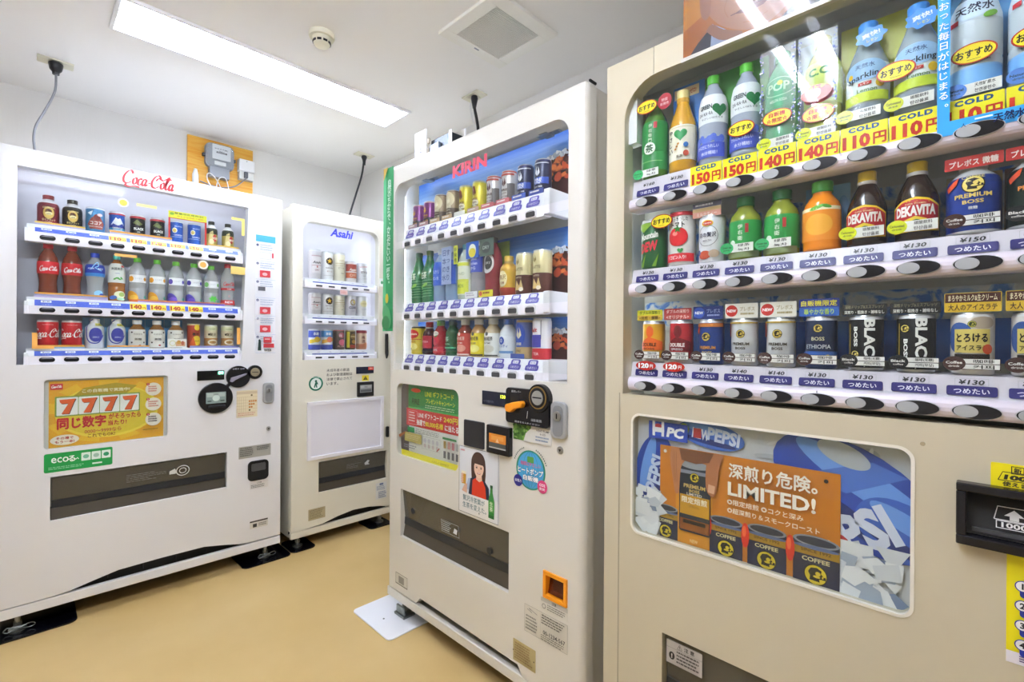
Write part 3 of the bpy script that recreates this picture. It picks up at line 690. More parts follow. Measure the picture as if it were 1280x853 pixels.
def boss(a, x, z, r, bg='e3c24a', fg='1c1a14', ring=None):
    a.ell(x, z, r, r, ring or fg); a.ell(x, z, r*.9, r*.9, bg)
    a.poly([(x+r*p, z+r*q) for p, q in ((-.5, -.55), (.35, -.6), (.3, -.35), (.55, -.3), (.5, -.05), (.62, .05), (.45, .2), (.5, .5), (.1, .7), (-.4, .6), (-.62, .2), (-.45, -.15))], fg)
    a.ell(x+.2*r, z+.15*r, .22*r, .2*r, bg); a.ell(x+.1*r, z-.15*r, .3*r, .12*r, bg); a.rect(x+.35*r, x+.8*r, z-.3*r, z-.2*r, fg); a.rect(x+.65*r, x+.85*r, z-.3*r, z-.02*r, fg)
def flame(a, x, z, h, col):
    for q in (-1, 1): a.poly([(x+q*h*p, z+h*v) for p, v in ((.02, -.5), (.28, -.2), (.22, .12), (.06, .5), (.1, .15), (.02, -.05))], col)
def heart(a, x, z, r, col): a.poly([(x+r*.0625*16*sin(t)**3, z+r*.0625*(13*cos(t)-5*cos(2*t)-2*cos(3*t)-cos(4*t))) for t in [2*pi*i/24 for i in range(24)]], col)
def star(a, x, z, r, col, n=5): a.poly([(x+(r if i % 2 == 0 else r*.4)*sin(pi*i/n), z+(r if i % 2 == 0 else r*.4)*cos(pi*i/n)) for i in range(2*n)], col)
def leaf(a, x, z, l, w_, col, rot=0): a.ell(x, z, l, w_, col, rot, 12)
# ---- packs of the far-left machine
def a_georgia(fg, c2):
    def f(a, R, H):
        a.ell(0, .42*H, .62*R, .24*H, c2); a.ell(0, .42*H, .5*R, .19*H, 'd9b45c'); a.ell(-.02*R, .46*H, .3*R, .08*H, '5a2a14'); a.ell(.02*R, .40*H, .33*R, .05*H, 'eadba0'); a.rect(-.2*R, .2*R, .37*H, .385*H, '4a2412')
        a.text('GEORGIA', 0, .58*H, .05*H, fg, w=1.1*R); a.text('香るブラック', 0, .20*H, .07*H, fg, w=1.2*R); a.text('COFFEE', 0, .12*H, .035*H, fg)
    return f
def a_cocoa(a, R, H):
    a.poly([(-.9*R, .3*H), (-.5*R, .55*H), (0, .68*H), (.5*R, .58*H), (.9*R, .35*H), (.7*R, .12*H), (-.6*R, .12*H)], 'a9564a'); a.ell(.1*R, .6*H, .35*R, .12*H, '8a3a3a'); a.poly([(-.9*R, .75*H), (-.3*R, .86*H), (-.5*R, .66*H)], 'cfe4f4'); a.ell(.4*R, .7*H, .3*R, .06*H, 'e9d3d3')
    a.text('ココア', 0, .36*H, .13*H, 'f6ece6', w=1.2*R, bold=.03); a.text('MILK COCOA', 0, .22*H, .05*H, 'f1e3d9')
def a_fuji(a, R, H):
    a.rect(-1.5*R, 1.5*R, .86*H, .92*H, 'c23a44'); a.poly([(-.9*R, .42*H), (-.25*R, .74*H), (0, .68*H), (.3*R, .72*H), (.9*R, .4*H)], 'f4f8fc'); a.poly([(-1.2*R, .32*H), (-.6*R, .48*H), (0, .4*H), (.6*R, .5*H), (1.2*R, .3*H)], '2a3f9a'); a.text('EMERALD', 0, .30*H, .055*H, 'ffffff', w=1.3*R); a.rect(-1.4*R, 1.4*R, .18*H, .2*H, 'e8eef8')
    a.text('MOUNTAIN', 0, .24*H, .04*H, 'ffffff', w=1.1*R)
def a_black(a, R, H):
    a.rect(-1.5*R, 1.5*R, .84*H, .92*H, 'c5424a'); a.poly([(-.8*R, .62*H), (-.2*R, .78*H), (.5*R, .60*H), (.1*R, .52*H)], '6a7440'); a.text('BLACK', .05*R, .38*H, .11*H, 'f2f2ea', w=1.35*R, bold=.03); a.text('無糖', 0, .24*H, .05*H, 'c8c8b8')
def a_bluecan(a, R, H):
    a.ell(-.4*R, .55*H, .36*R, .12*H, 'f4f0d8'); a.ell(-.4*R, .55*H, .26*R, .085*H, 'd9c268'); a.text('BLEND', .2*R, .74*H, .05*H, 'd9e4f8', w=1.2*R); a.text('GEORGIA', .15*R, .34*H, .06*H, 'f2f6fc', w=1.3*R); a.rect(-1.2*R, 1.2*R, .24*H, .26*H, 'b9d0f4')
def a_goldb(a, R, H):
    a.poly([(-.9*R, .05*H), (-.5*R, .55*H), (0, .62*H), (.3*R, .3*H), (.1*R, .05*H)], 'e3d08a'); a.ell(.3*R, .34*H, .35*R, .14*H, 'c9423a'); a.text('微糖', .35*R, .34*H, .09*H, 'f4ead0'); a.ell(-.2*R, .2*H, .4*R, .1*H, 'f4e6b4'); a.text('COFFEE', .1*R, .52*H, .05*H, '3a3a22')
def a_cola(a, R, H): cola(a, 0, .53*H, 1.75*R, 'fbf3f1', .07)
def a_colaz(a, R, H):
    cola(a, 0, .52*H, 1.7*R, 'cf2f36', .07); a.rect(-1.4*R, 1.4*R, .38*H, .43*H, 'd23a40'); a.text('CLEAR', 0, .405*H, .022*H, 'ffffff'); a.text('0', 0, .24*H, .05*H, 'd78a8e'); a.rect(-1.4*R, 1.4*R, .04*H, .15*H, 'd4383c'); a.text('NEW', 0, .1*H, .05*H, 'ffffff')
def a_aqua(a, R, H):
    a.line(spline([(-.5*R, .64*H), (-.1*R, .75*H), (.2*R, .80*H), (.25*R, .72*H), (-.05*R, .68*H), (.6*R, .62*H)]), .09*R, '8fd0ff'); a.text('AQUA', -.5*R, .66*H, .04*H, 'e6f2ff', w=.7*R, shear=.2); a.text('RIUS', .5*R, .66*H, .04*H, 'e6f2ff', w=.6*R, shear=.2); a.ell(.35*R, .14*H, .5*R, .07*H, '8cc8ee'); a.ell(.65*R, .1*H, .28*R, .05*H, '2b3fb4')
def a_sokenbi(a, R, H):
    a.text('爽健美茶', -.05*R, .70*H, .06*H, '4a5a50', w=1.35*R); a.rect(.45*R, 1.0*R, .74*H, .78*H, 'c8444c'); a.text('healthy', 0, .60*H, .025*H, '4a58a8'); 
    for i in range(4): leaf(a, (-.3+.25*i)*R, (.48+.02*(i % 2))*H, .22*R, .016*H, '58b04a', .6-i*.5)
    a.ell(.3*R, .14*H, .7*R, .08*H, 'f0ecc8'); a.ell(-.5*R, .08*H, .45*R, .04*H, '4f74c4', .2); a.ell(.45*R, .05*H, .55*R, .03*H, 'a8dcc0'); a.ell(.5*R, .15*H, .35*R, .05*H, 'a8c468')
def a_irohas(c1, c2, grn=False):
    def f(a, R, H):
        a.rect(-1.1*R, 1.1*R, .44*H, .61*H, 'f1f1f4'); a.text('い・ろ・は・す', 0, .53*H, .035*H, '8a8a98', w=.7*R, bold=.01)
        for q in (-.85, .8): a.ell(q*R, .52*H, .3*R if q < 0 else .2*R, .06*H if q < 0 else .04*H, c1)
        if grn:
            for i in range(6): leaf(a, .1*R+.3*R*cos(i), .17*H+.035*H*sin(i), .3*R, .025*H, '58c24a', i)
        else: a.poly([(-.9*R+.9*R*cos(t)*1.0, .06*H+.19*H*sin(t)) for t in [pi*i/14 for i in range(15)]], c1); a.ell(-.55*R, .10*H, .5*R, .06*H, c2)
        a.rect(-1.2*R, 1.2*R, .0*H, .06*H, 'e0703c' if not grn else '7cc86a'); a.poly([(.6*R, .12*H), (.8*R, .16*H), (1.0*R, .12*H), (.8*R, .08*H)], '2f9a80')
    return f
def a_colacan(a, R, H): cola(a, .0*R, .52*H, 3.4*R, 'fbf0ee', .05); a.text('Coca-Cola', 0, .84*H, .03*H, 'f0b8b4', w=R); a.rect(-1.5*R, 1.5*R, .02*H, .06*H, 'f3c04a')
def a_aquacan(a, R, H):
    a.line(spline([(-.2*R, .98*H), (-.9*R, .8*H), (-.95*R, .4*H), (-.5*R, .2*H), (.3*R, .2*H), (.9*R, .45*H)]), .13*R, '3f46b0'); a.ell(.05*R, .46*H, .72*R, .24*H, '4a4eb4'); a.text('AQUARIUS', .05*R, .5*H, .08*H, 'eef0fc', w=1.15*R, shear=.25, bold=.03); a.rect(.0*R, 1.1*R, .76*H, .85*H, 'e8e06a'); a.text('LEMON', .5*R, .8*H, .05*H, '4a5a40', w=.8*R); a.text('ZERO', .05*R, .38*H, .05*H, 'c8cef4')
def a_hojicha(a, R, H):
    for p, q in ((-.75, .56), (.75, .56), (-.75, .2), (.75, .2)): a.ell(p*R, q*H, .12*R, .03*H, '4a3b34')
    a.text('紅茶花伝', 0, .5*H, .05*H, '9a9488', w=1.0*R); a.text('無糖', 0, .32*H, .08*H, '5a5a52', w=.8*R); a.ell(.2*R, .1*H, .15*R, .03*H, 'b03a3a')
def a_fruitcan(a, R, H):
    a.ell(.35*R, .84*H, .45*R, .12*H, 'f2cc28'); a.ell(.3*R, .3*H, .75*R, .2*H, 'f4d034'); a.poly([(-1.0*R, .1*H), (-.2*R, .45*H), (.2*R, .05*H)], 'e0622a'); a.text('果汁', .1*R, .56*H, .12*H, '2b2b22', w=1.0*R, bold=.03); a.text('FRUIT', .3*R, .28*H, .05*H, '9a6a10')
def a_zeitaku(a, R, H):
    a.text('贅沢', .1*R, .58*H, .14*H, '5a4a30', w=1.0*R); a.ell(-.5*R, .58*H, .14*R, .05*H, '3a3020'); a.ell(.1*R, .24*H, .8*R, .12*H, 'f4ead2'); a.ell(.1*R, .24*H, .55*R, .07*H, 'c89a5c'); a.text('milk', .1*R, .24*H, .05*H, '7a4a20'); a.rect(-1.4*R, 1.4*R, .38*H, .40*H, 'c07a30'); a.text('COFFEE', 0, .82*H, .05*H, '6a7a30')
geo_r = dict(k='bcan', H=124, R=32, bands=[(.05, 'd8b24a'), (.60, '8a2430'), (.74, '7a1e2a'), (1, 'c9c9cc')], cap='8a2024', art=a_georgia('f0dca8', '6a1620'))
geo_k = dict(k='bcan', H=120, R=31, bands=[(.07, 'd8a23a'), (.60, '26221e'), (.74, '2e2a22'), (1, 'c9c9cc')], cap='2a2418', art=a_georgia('e8cf8a', '3a2a14'))
cocoa = dict(k='can', H=102, R=31, bands=[(.93, '4f8fc4'), (1, 'e8ecf2')], art=a_cocoa)
fuji = dict(k='can', H=98, R=26.5, bands=[(.12, '7fd0e4'), (.3, '3aa6d4'), (.93, '2a58b4'), (1, 'd8dce2')], art=a_fuji)
blackc = dict(k='can', H=98, R=26.5, bands=[(.2, '2c4030'), (.93, '22201c'), (1, 'd8d8d8')], art=a_black)
bluec = dict(k='can', H=98, R=26, bands=[(.93, '2f5fc0'), (1, 'e4ecf4')], art=a_bluecan)
goldb = dict(k='bcan', H=123, R=25.5, bands=[(.5, 'b8a252'), (.72, '3a4030'), (1, 'd8d8d8')], cap='2a2a22', art=a_goldb)
cokeb = dict(k='contour', H=215, R=32, liq='7a3018', cap='d2262c', lab=(.44, .66, 'd8232a'), art=a_cola)
aquab = dict(k='waist', H=195, R=32, liq='f0f5fa', clear=.62, cap='2746b8', lab=(.50, .75, [(.57, '3f8fe0'), (.75, '2440b0')]), art=a_aqua)
soken = dict(k='pet', H=195, R=29, liq='a8641e', cap='4fb8a8', lab=(.40, .82, 'eef0ea'), art=a_sokenbi)
iro_o = dict(k='pet', H=193, R=31, liq='f6f8fa', clear=.62, cap='6cc43a', art=a_irohas('e8a02a', 'f4c04a'))
iro_p = dict(k='pet', H=193, R=31, liq='f6f8fa', clear=.62, cap='6cc43a', art=a_irohas('5a4cb4', '7a5ad0'))
iro_g = dict(k='pet', H=190, R=31, liq='f6f8fa', clear=.62, cap='6cc43a', art=a_irohas('7cc86a', '7cc86a', True))
colaclr = dict(k='contour', H=208, R=31, liq='eef0f2', clear=.62, cap='c8242c', art=a_colaz)
cokecan = dict(k='can', H=112, R=31.5, bands=[(.93, 'd01f26'), (1, 'e0d8d4')], art=a_colacan)
aquacan = dict(k='bcan', H=122, R=31, bands=[(1, 'e4e9f2')], cap='eef0f4', art=a_aquacan)
hoji = dict(k='spet', H=122, R=30, liq='9a6a34', cap='e8eaec', lab=(.02, .66, 'efece4'), art=a_hojicha)
fruit = dict(k='can', H=112, R=26, bands=[(.93, 'b8442a'), (1, 'e0d0a0')], art=a_fruitcan)
zeit = dict(k='can', H=108, R=27, bands=[(.42, 'c8965a'), (.75, 'e2d6b4'), (.93, 'dfe0b8'), (1, 'e8e8dc')], art=a_zeitaku)
ROWS = {}
ROWS[1, 0] = [('dark red bottle can of coffee', 'geo_r', geo_r), ('black and gold bottle can', 'geo_k', geo_k), ('wide pale blue cocoa can', 'cocoa', cocoa), ('blue can with white mountain', 'fuji', fuji),
  ('small black can', 'blackc', blackc), ('small black can', 'blackc', blackc), ('bright blue can behind red frame', 'bluec', bluec), ('bright blue can behind red frame', 'bluec', bluec), ('small gold bottle can', 'goldb', goldb), ('small gold bottle can', 'goldb', goldb)]
ROWS[1, 1] = [('cola bottle with red label', 'cokeb', cokeb), ('cola bottle with red label', 'cokeb', cokeb), ('clear sports drink bottle, blue label', 'aquab', aquab), ('tea bottle, white label, teal cap', 'soken', soken),
  ('clear bottle with orange fruit', 'iro_o', iro_o), ('clear bottle with orange fruit', 'iro_o', iro_o), ('clear bottle with purple grape', 'iro_p', iro_p), ('clear bottle with purple grape', 'iro_p', iro_p), ('clear bottle with green leaves', 'iro_g', iro_g), ('clear cola bottle, red bands', 'colaclr', colaclr)]
ROWS[1, 2] = [('red cola can', 'cokecan', cokecan), ('red cola can', 'cokecan', cokecan), ('white blue-ring bottle can', 'aquacan', aquacan), ('white blue-ring bottle can', 'aquacan', aquacan),
  ('small tea bottle, white cap', 'hoji', hoji), ('small tea bottle, white cap', 'hoji', hoji), ('small tea bottle behind picture card', 'hoji', hoji), ('red and yellow fruit can', 'fruit', fruit), ('cream and tan can', 'zeit', zeit), ('cream and tan can', 'zeit', zeit)]
# ---- packs of the beer machine
def a_dry(a, R, H):
    a.rect(-.9*R, .9*R, .2*H, .8*H, 'd9d2d4'); a.text('Asahi', 0, .56*H, .085*H, '3a3238', w=1.5*R, shear=.25, bold=.03); a.rect(-.9*R, .9*R, .76*H, .8*H, 'b8a0a4'); a.text('DRY', 0, .30*H, .05*H, '8a3a40'); a.rect(-.1*R, .1*R, .38*H, .44*H, 'b84a4a'); a.line([(-.9*R, .45*H), (.9*R, .47*H)], .003, 'b08088')
def a_star(a, R, H):
    a.ell(0, .66*H, .62*R, .62*R, '7a6238'); a.ell(0, .66*H, .55*R, .55*R, '2a2226'); star(a, 0, .66*H, .48*R, 'f2bf2a'); a.text('SAPPORO', 0, .42*H, .05*H, '6a5a58', w=1.3*R); a.text('黒ラベル', 0, .30*H, .05*H, 'b08a80', w=.9*R); a.line([(-1.0*R, .16*H), (1.0*R, .16*H)], .0025, 'c8c0c0')
def a_malt(a, R, H): a.text('CRAFT', 0, .72*H, .05*H, 'b09058', w=1.0*R); a.line([(-1.1*R, .62*H), (1.1*R, .62*H)], .003, 'b8a078'); a.text('ビール', 0, .46*H, .06*H, '8a7a58', w=1.1*R); a.text('beer', .2*R, .28*H, .04*H, '5a4a30'); a.line([(-1.1*R, .54*H), (1.1*R, .54*H)], .002, 'c8b088')
def a_off(a, R, H): a.rect(-1.4*R, 1.4*R, .52*H, .86*H, 'a84438'); a.text('Asahi', 0, .6*H, .12*H, 'f2e4dc', w=1.4*R, shear=.2, bold=.03); a.rect(-1.4*R, 1.4*R, .2*H, .46*H, 'c0603c'); a.text('OFF', 0, .33*H, .14*H, 'e8b49c', w=1.2*R)
def a_silver(a, R, H): a.text('STYLE', 0, .55*H, .1*H, '6a5a62', w=1.3*R, bold=.03); a.line([(-.8*R, .8*H), (.8*R, .85*H)], .004, 'd08a8a'); a.text('FREE', 0, .36*H, .05*H, 'b0b0b8'); a.line([(-1*R, .2*H), (1*R, .25*H)], .003, 'c4c4cc')
def a_clear(a, R, H): a.ring(0, .66*H, .5*R, .15*H, .006, 'b09a60'); a.ell(.2*R, .68*H, .3*R, .08*H, 'e3cf8a'); a.text('CLEAR', 0, .4*H, .12*H, '5a5068', w=1.4*R, bold=.03); a.text('Asahi', 0, .24*H, .05*H, '9a92a8')
def a_pale(a, R, H): a.ell(0, .62*H, .7*R, .16*H, 'f0e6b8'); a.text('FREE', 0, .62*H, .08*H, 'cdbf86', w=1.1*R); a.text('0.00', 0, .34*H, .07*H, 'b9b6c8', w=.9*R)
def a_lemon(c1, c2):
    def f(a, R, H):
        a.poly([(-1.3*R, .3*H), (1.3*R, .45*H), (1.3*R, .6*H), (-1.3*R, .48*H)], c1); a.ell(.1*R, .5*H, .5*R, .14*H, c2); a.text('氷結', -.1*R, .78*H, .14*H, 'f2f6fc', w=.9*R, bold=.03); a.poly([(.1*R, .05*H), (.5*R, .28*H), (1.1*R, .2*H), (1.0*R, .02*H)], '3f4fb4'); a.text('STRONG', -.1*R, .22*H, .05*H, '2f3f9a', w=1.0*R)
    return f
def a_ume(a, R, H): a.ell(.1*R, .72*H, .55*R, .14*H, 'b05a68'); a.ell(.2*R, .36*H, .6*R, .16*H, 'd2647c'); a.text('梅', -.1*R, .7*H, .14*H, 'e6c4c4'); a.text('PLUM', 0, .16*H, .08*H, 'd8a09a', w=1.2*R)
def a_high(a, R, H): a.rect(-1.2*R, -.55*R, .1*H, .9*H, 'd8c83a'); a.ell(.2*R, .66*H, .6*R, .14*H, '8a6a34'); a.text('HIGHBALL', .2*R, .66*H, .07*H, 'e8d8a0', w=1.1*R); a.rect(-.5*R, 1.3*R, .08*H, .24*H, 'b0463a'); a.ell(.3*R, .4*H, .45*R, .1*H, 'c09040')
def a_sake(a, R, H): a.rect(-1.5*R, 1.5*R, .84*H, .98*H, '9a3040'); a.text('梅', -.1*R, .62*H, .16*H, '6a2a2a'); a.text('酒', -.1*R, .42*H, .16*H, '6a2a2a'); a.ell(.4*R, .22*H, .6*R, .14*H, 'd88a62'); a.ell(-.5*R, .16*H, .5*R, .1*H, 'c87a5a')
dry5 = dict(k='can', H=163, R=32.5, bands=[(.93, 'c9c4c8'), (1, 'd8d8dc')], art=a_dry); dry3 = dict(dry5, H=117)
st5 = dict(k='can', H=160, R=32.5, bands=[(.93, 'eae8ea'), (1, 'd8d8dc')], art=a_star); st3 = dict(st5, H=117)
ma5 = dict(k='can', H=163, R=32, bands=[(.93, 'e4dcc6'), (1, 'd8d8dc')], art=a_malt); ma3 = dict(ma5, H=116)
off3 = dict(k='can', H=122, R=32, bands=[(.93, 'e4dcda'), (1, 'd8d8dc')], art=a_off); sil3 = dict(k='can', H=118, R=32, bands=[(.93, 'dcdce2'), (1, 'd8d8dc')], art=a_silver)
cl3 = dict(k='can', H=117, R=32, bands=[(.93, 'dcd8e2'), (1, 'd8d8dc')], art=a_clear); pa3 = dict(k='can', H=118, R=32, bands=[(.93, 'e6e4e8'), (1, 'd8d8dc')], art=a_pale)
le3 = dict(k='can', H=114, R=31.5, bands=[(.25, '4050b0'), (.6, 'd8dcec'), (.93, '3a52b8'), (1, 'd8d8dc')], art=a_lemon('e8c83a', 'd8b02a')); gr3 = dict(k='can', H=114, R=31.5, bands=[(.25, '4a5ab8'), (.62, 'e0e4ee'), (.93, '4a8ac8'), (1, 'd8d8dc')], art=a_lemon('e8b04a', 'e07a5a'))
um3 = dict(k='can', H=114, R=31.5, bands=[(.93, '5c4a44'), (1, 'c86a6a')], art=a_ume); hi3 = dict(k='can', H=114, R=29, bands=[(.93, '54452c'), (1, 'c8b48a')], art=a_high); sa3 = dict(k='can', H=114, R=31, bands=[(.3, 'd49878'), (.93, 'e2c4a8'), (1, '9a3040')], art=a_sake)
ROWS[2, 0] = [('tall silver beer can', 'dry5', dry5), ('tall white beer can, gold star', 'st5', st5), ('tall cream beer can', 'ma5', ma5), ('red-brown and white can', 'off3', off3), ('short silver-white can', 'sil3', sil3)]
ROWS[2, 1] = [('silver beer can', 'dry3', dry3), ('white beer can, gold star', 'st3', st3), ('cream beer can', 'ma3', ma3), ('lilac-white can, dark letters', 'cl3', cl3), ('pale white-yellow can', 'pa3', pa3)]
ROWS[2, 2] = [('blue can with yellow band', 'le3', le3), ('blue-white can with orange band', 'gr3', gr3), ('dark can with pink plums', 'um3', um3), ('brown can with yellow edge', 'hi3', hi3), ('peach can with crimson rim', 'sa3', sa3)]
# ---- packs of the middle machine
def a_fire(fg, extra=None, txt='FIRE'):
    def f(a, R, H):
        if extra: extra(a, R, H)
        flame(a, 0, .66*H, .28*H, fg); a.text(txt, 0, .42*H, .07*H, fg, w=1.1*R, bold=.03); a.text('COFFEE', 0, .32*H, .04*H, fg, w=.8*R); a.text('挽きたて微糖', 0, .22*H, .05*H, fg, w=1.2*R)
    return f
def x_purple(a, R, H): a.rect(-1.5*R, 1.5*R, .02*H, .34*H, '3a3a48'); a.text('BIG', 0, .14*H, .08*H, 'c8c8d0')
def x_beige(a, R, H): a.ell(0, .68*H, 1.0*R, .26*H, 'd4c6a2'); a.rect(-1.5*R, 1.5*R, .02*H, .38*H, '5a483c'); a.text('カフェオレ', 0, .12*H, .07*H, 'e8dcc4', w=1.3*R)
def x_yellow(a, R, H): a.ell(-.1*R, .72*H, .3*R, .12*H, '8a3a2a'); a.ell(.1*R, .3*H, .55*R, .12*H, 'f1ecd4'); a.text('甘い', .1*R, .3*H, .07*H, '5a3a20'); a.rect(-1.4*R, 1.4*R, .08*H, .14*H, 'b8b83a')
def x_silver(a, R, H): a.rect(.5*R, 1.5*R, .1*H, .6*H, '6a6464'); a.rect(-1.4*R, 1.4*R, .06*H, .16*H, 'b04a44'); a.rect(-1.4*R, 1.4*R, .84*H, .9*H, 'c4584c')
def x_nblack(a, R, H): a.rect(-1.4*R, 1.4*R, .30*H, .48*H, '3a58b8'); a.rect(-1.4*R, 1.4*R, .86*H, .89*H, 'c8ccd8'); a.text('BLACK', 0, .36*H, .06*H, 'ffffff', w=1.1*R)
def a_green(a, R, H):
    for i in range(7): a.line([(-1.2*R, (.1+.05*i)*H), (1.2*R, (.13+.05*i)*H)], .0018, '7fc08a')
    a.text('生茶', 0, .52*H, .13*H, 'dff0da', w=1.0*R, bold=.03); leaf(a, .3*R, .34*H, .4*R, .03*H, '8ccc5a', .5); leaf(a, -.3*R, .30*H, .3*R, .025*H, '6ab84a', -.4)
def a_bluewater(a, R, H): a.rect(-1.2*R, 1.2*R, .3*H, .75*H, '3a62c8'); a.text('アルカリ', 0, .56*H, .07*H, 'd8e4fa', w=1.2*R); a.text('イオン水', 0, .44*H, .07*H, 'd8e4fa', w=1.2*R)
def a_lemonw(a, R, H): a.rect(-1.2*R, 1.2*R, .10*H, .36*H, 'dbe04a'); a.text('キレートレモン', 0, .46*H, .06*H, '6a8a5a', w=1.4*R); a.text('LEMON', 0, .24*H, .07*H, '6a8a3a', w=1.1*R); a.rect(-1.2*R, 1.2*R, .60*H, .66*H, 'dbe04a')
def a_salty(a, R, H): a.rect(-1.2*R, 1.2*R, .44*H, .74*H, '3f50b8'); a.text('世界の', 0, .67*H, .06*H, 'e4e8fa', w=1.1*R); a.text('Kitchen', 0, .59*H, .05*H, 'e4e8fa', w=1.2*R); a.text('から', 0, .51*H, .06*H, 'e4e8fa', w=.8*R)
def a_grape(a, R, H): a.ell(0, .56*H, .85*R, .17*H, 'e4e0e0'); a.ell(.1*R, .56*H, .55*R, .11*H, '4a4a4c'); a.text('DRY', .1*R, .56*H, .04*H, 'd8d8d8')
def a_golden(a, R, H): a.ell(0, .42*H, .6*R, .2*H, 'f0e4b4'); a.text('贅沢', 0, .46*H, .12*H, '8a6420', w=.9*R); a.rect(-1.4*R, 1.4*R, .1*H, .2*H, 'a8402c'); a.text('生姜', 0, .32*H, .06*H, '8a3a20')
def a_latte(a, R, H): flame(a, -.2*R, .80*H, .18*H, '8a7a4a'); a.text('LATTE', 0, .60*H, .07*H, '7a6440', w=1.0*R); a.rect(-1.5*R, 1.5*R, .02*H, .46*H, '5a3026'); a.text('NITTO', 0, .4*H, .04*H, 'e0d0b0'); a.poly([(-.6*R, .1*H), (-.3*R, .34*H), (.1*R, .2*H), (.3*R, .36*H), (.6*R, .1*H)], 'd8b878'); a.ell(.3*R, .12*H, .25*R, .05*H, 'ece0cc')
def a_lipton(a, R, H): a.ell(0, .72*H, .95*R, .16*H, 'd8342c'); a.text('Lipton', 0, .72*H, .11*H, 'fff4d8', w=1.4*R, bold=.03); a.text('LEMON', 0, .46*H, .08*H, 'b8842a', w=1.0*R); a.ell(.2*R, .28*H, .6*R, .12*H, 'f6ec8a'); a.rect(-1.3*R, 1.3*R, .52*H, .55*H, 'd8642c'); a.text('TEA', -.3*R, .2*H, .06*H, '4a4a22')
def a_cassis(a, R, H): a.rect(-1.3*R, 1.3*R, .2*H, .58*H, 'b8323c'); a.text('METS COLA', 0, .4*H, .06*H, 'f0d8d8', w=1.5*R); a.rect(-1.3*R, 1.3*R, .04*H, .16*H, '2a1818')
def a_tomato(a, R, H): a.ell(0, .44*H, .7*R, .16*H, 'c8303a'); a.ell(0, .62*H, .6*R, .07*H, 'e8e0d4'); a.text('アップル', 0, .62*H, .05*H, '4a3a2a', w=1.0*R); a.rect(-1.3*R, 1.3*R, .06*H, .24*H, 'd03038'); a.text('100%', 0, .15*H, .07*H, 'f4e0d8', w=.9*R); leaf(a, .2*R, .54*H, .3*R, .02*H, '4a8a3a', .4)
def a_darkgreen(a, R, H): a.text('茶', 0, .46*H, .14*H, 'b8e0c4'); a.rect(-1.3*R, 1.3*R, .2*H, .24*H, '5ac08a'); a.text('GREEN', 0, .32*H, .05*H, '9ad0aa')
def a_gogo(c, fg, c2):
    def f(a, R, H): a.ell(0, .60*H, .2*R, .05*H, fg); a.text('午後の紅茶', 0, .48*H, .1*H, fg, w=1.5*R, bold=.02); a.ell(.2*R, .22*H, .7*R, .1*H, c2); a.text('TEA TIME', 0, .36*H, .04*H, fg, w=1.0*R); a.rect(-1.3*R, 1.3*R, .03*H, .07*H, fg)
    return f
def a_bluewhite(a, R, H): a.ell(-.1*R, .44*H, .4*R, .1*H, '3a5ac0'); a.text('ソルティ', .1*R, .30*H, .07*H, '4a68b8', w=1.2*R); a.rect(-1.3*R, 1.3*R, .12*H, .18*H, '7aa8e0'); a.text('0', -.1*R, .44*H, .1*H, 'eef2fc')
def a_firegold(a, R, H): a.ell(0, .6*H, .8*R, .3*H, '2f4fae'); flame(a, 0, .66*H, .3*H, 'e8dcb0'); a.rect(-1.4*R, 1.4*R, .12*H, .28*H, 'c8ac78'); a.text('微糖', 0, .38*H, .08*H, 'f0e8d0'); a.text('FIRE', 0, .2*H, .06*H, '5a4420')
def a_carton(a, R, H): a.rect(-1.0*R, 1.0*R, .0, .27*H, 'cf2f3a'); a.rect(-1.0*R, .6*R, .3*H, .6*H, '4a48b0'); a.text('Salt', -.3*R, .72*H, .1*H, 'c8343c', w=1.0*R, shear=.2, bold=.03); a.line([(.6*R, .5*H), (.6*R, .95*H)], .002, '3a3a60'); a.text('TEA', 0, .14*H, .07*H, 'f4dcdc')
def can3(bands, art, H=108, R=26.5): return dict(k='can', H=H, R=R, bands=bands, art=art)
pur = can3([(.34, '3a3a48'), (.93, '7c2f78'), (1, 'c8a0a0')], a_fire('d8a84a', x_purple), 96); bei = can3([(.38, '5a483c'), (.93, '9a8468'), (1, '7a6458')], a_fire('efe6cc', x_beige)); yel = can3([(.93, 'd8c83c'), (1, 'c8c8a0')], a_fire('6a3a22', x_yellow), 110)
sil = can3([(.93, 'd4d0d0'), (1, 'c4584c')], a_fire('5a3030', x_silver), 110); nbk = can3([(.93, '24284a'), (1, '3a4070')], a_fire('e6e6ee', x_nblack), 110)
grn = dict(k='tallb', H=205, R=31, liq='2f7a4c', cap='2a6a44', art=a_green); blw = dict(k='pet', H=200, R=30, liq='a8c4e8', clear=.35, cap='d8e0ec', art=a_bluewater); lmw = dict(k='pet', H=200, R=30, liq='d8e4d8', clear=.3, cap='3a8aa0', lab=(.08, .68, 'ecefdc'), art=a_lemonw)
slw = dict(k='pet', H=205, R=31, liq='b8b4b8', clear=.3, cap='e8e8ec', art=a_salty); grp = dict(k='pet', H=205, R=31, liq='8a2c34', cap='4a4a50', art=a_grape); gld = dict(k='bcan', H=132, R=30, bands=[(.2, 'a8402c'), (.62, 'd8ac3c'), (.8, 'cfa040'), (1, 'c8a860')], cap='d8b040', art=a_golden)
lat = can3([(.46, '5a3026'), (.93, 'e3d6a4'), (1, 'd8d0b0')], a_latte, 132, 30)
lip = can3([(.93, 'e6cf3c'), (1, '3a3a4a')], a_lipton, 112, 31); cas = dict(k='spet', H=128, R=27, liq='4a1420', cap='c82a34', neck='e8e0e0', art=a_cassis); tom = dict(k='spet', H=133, R=28, liq='b02a34', cap='7cc040', art=a_tomato); dgr = dict(k='spet', H=133, R=28, liq='24603c', cap='4a6a5a', art=a_darkgreen)
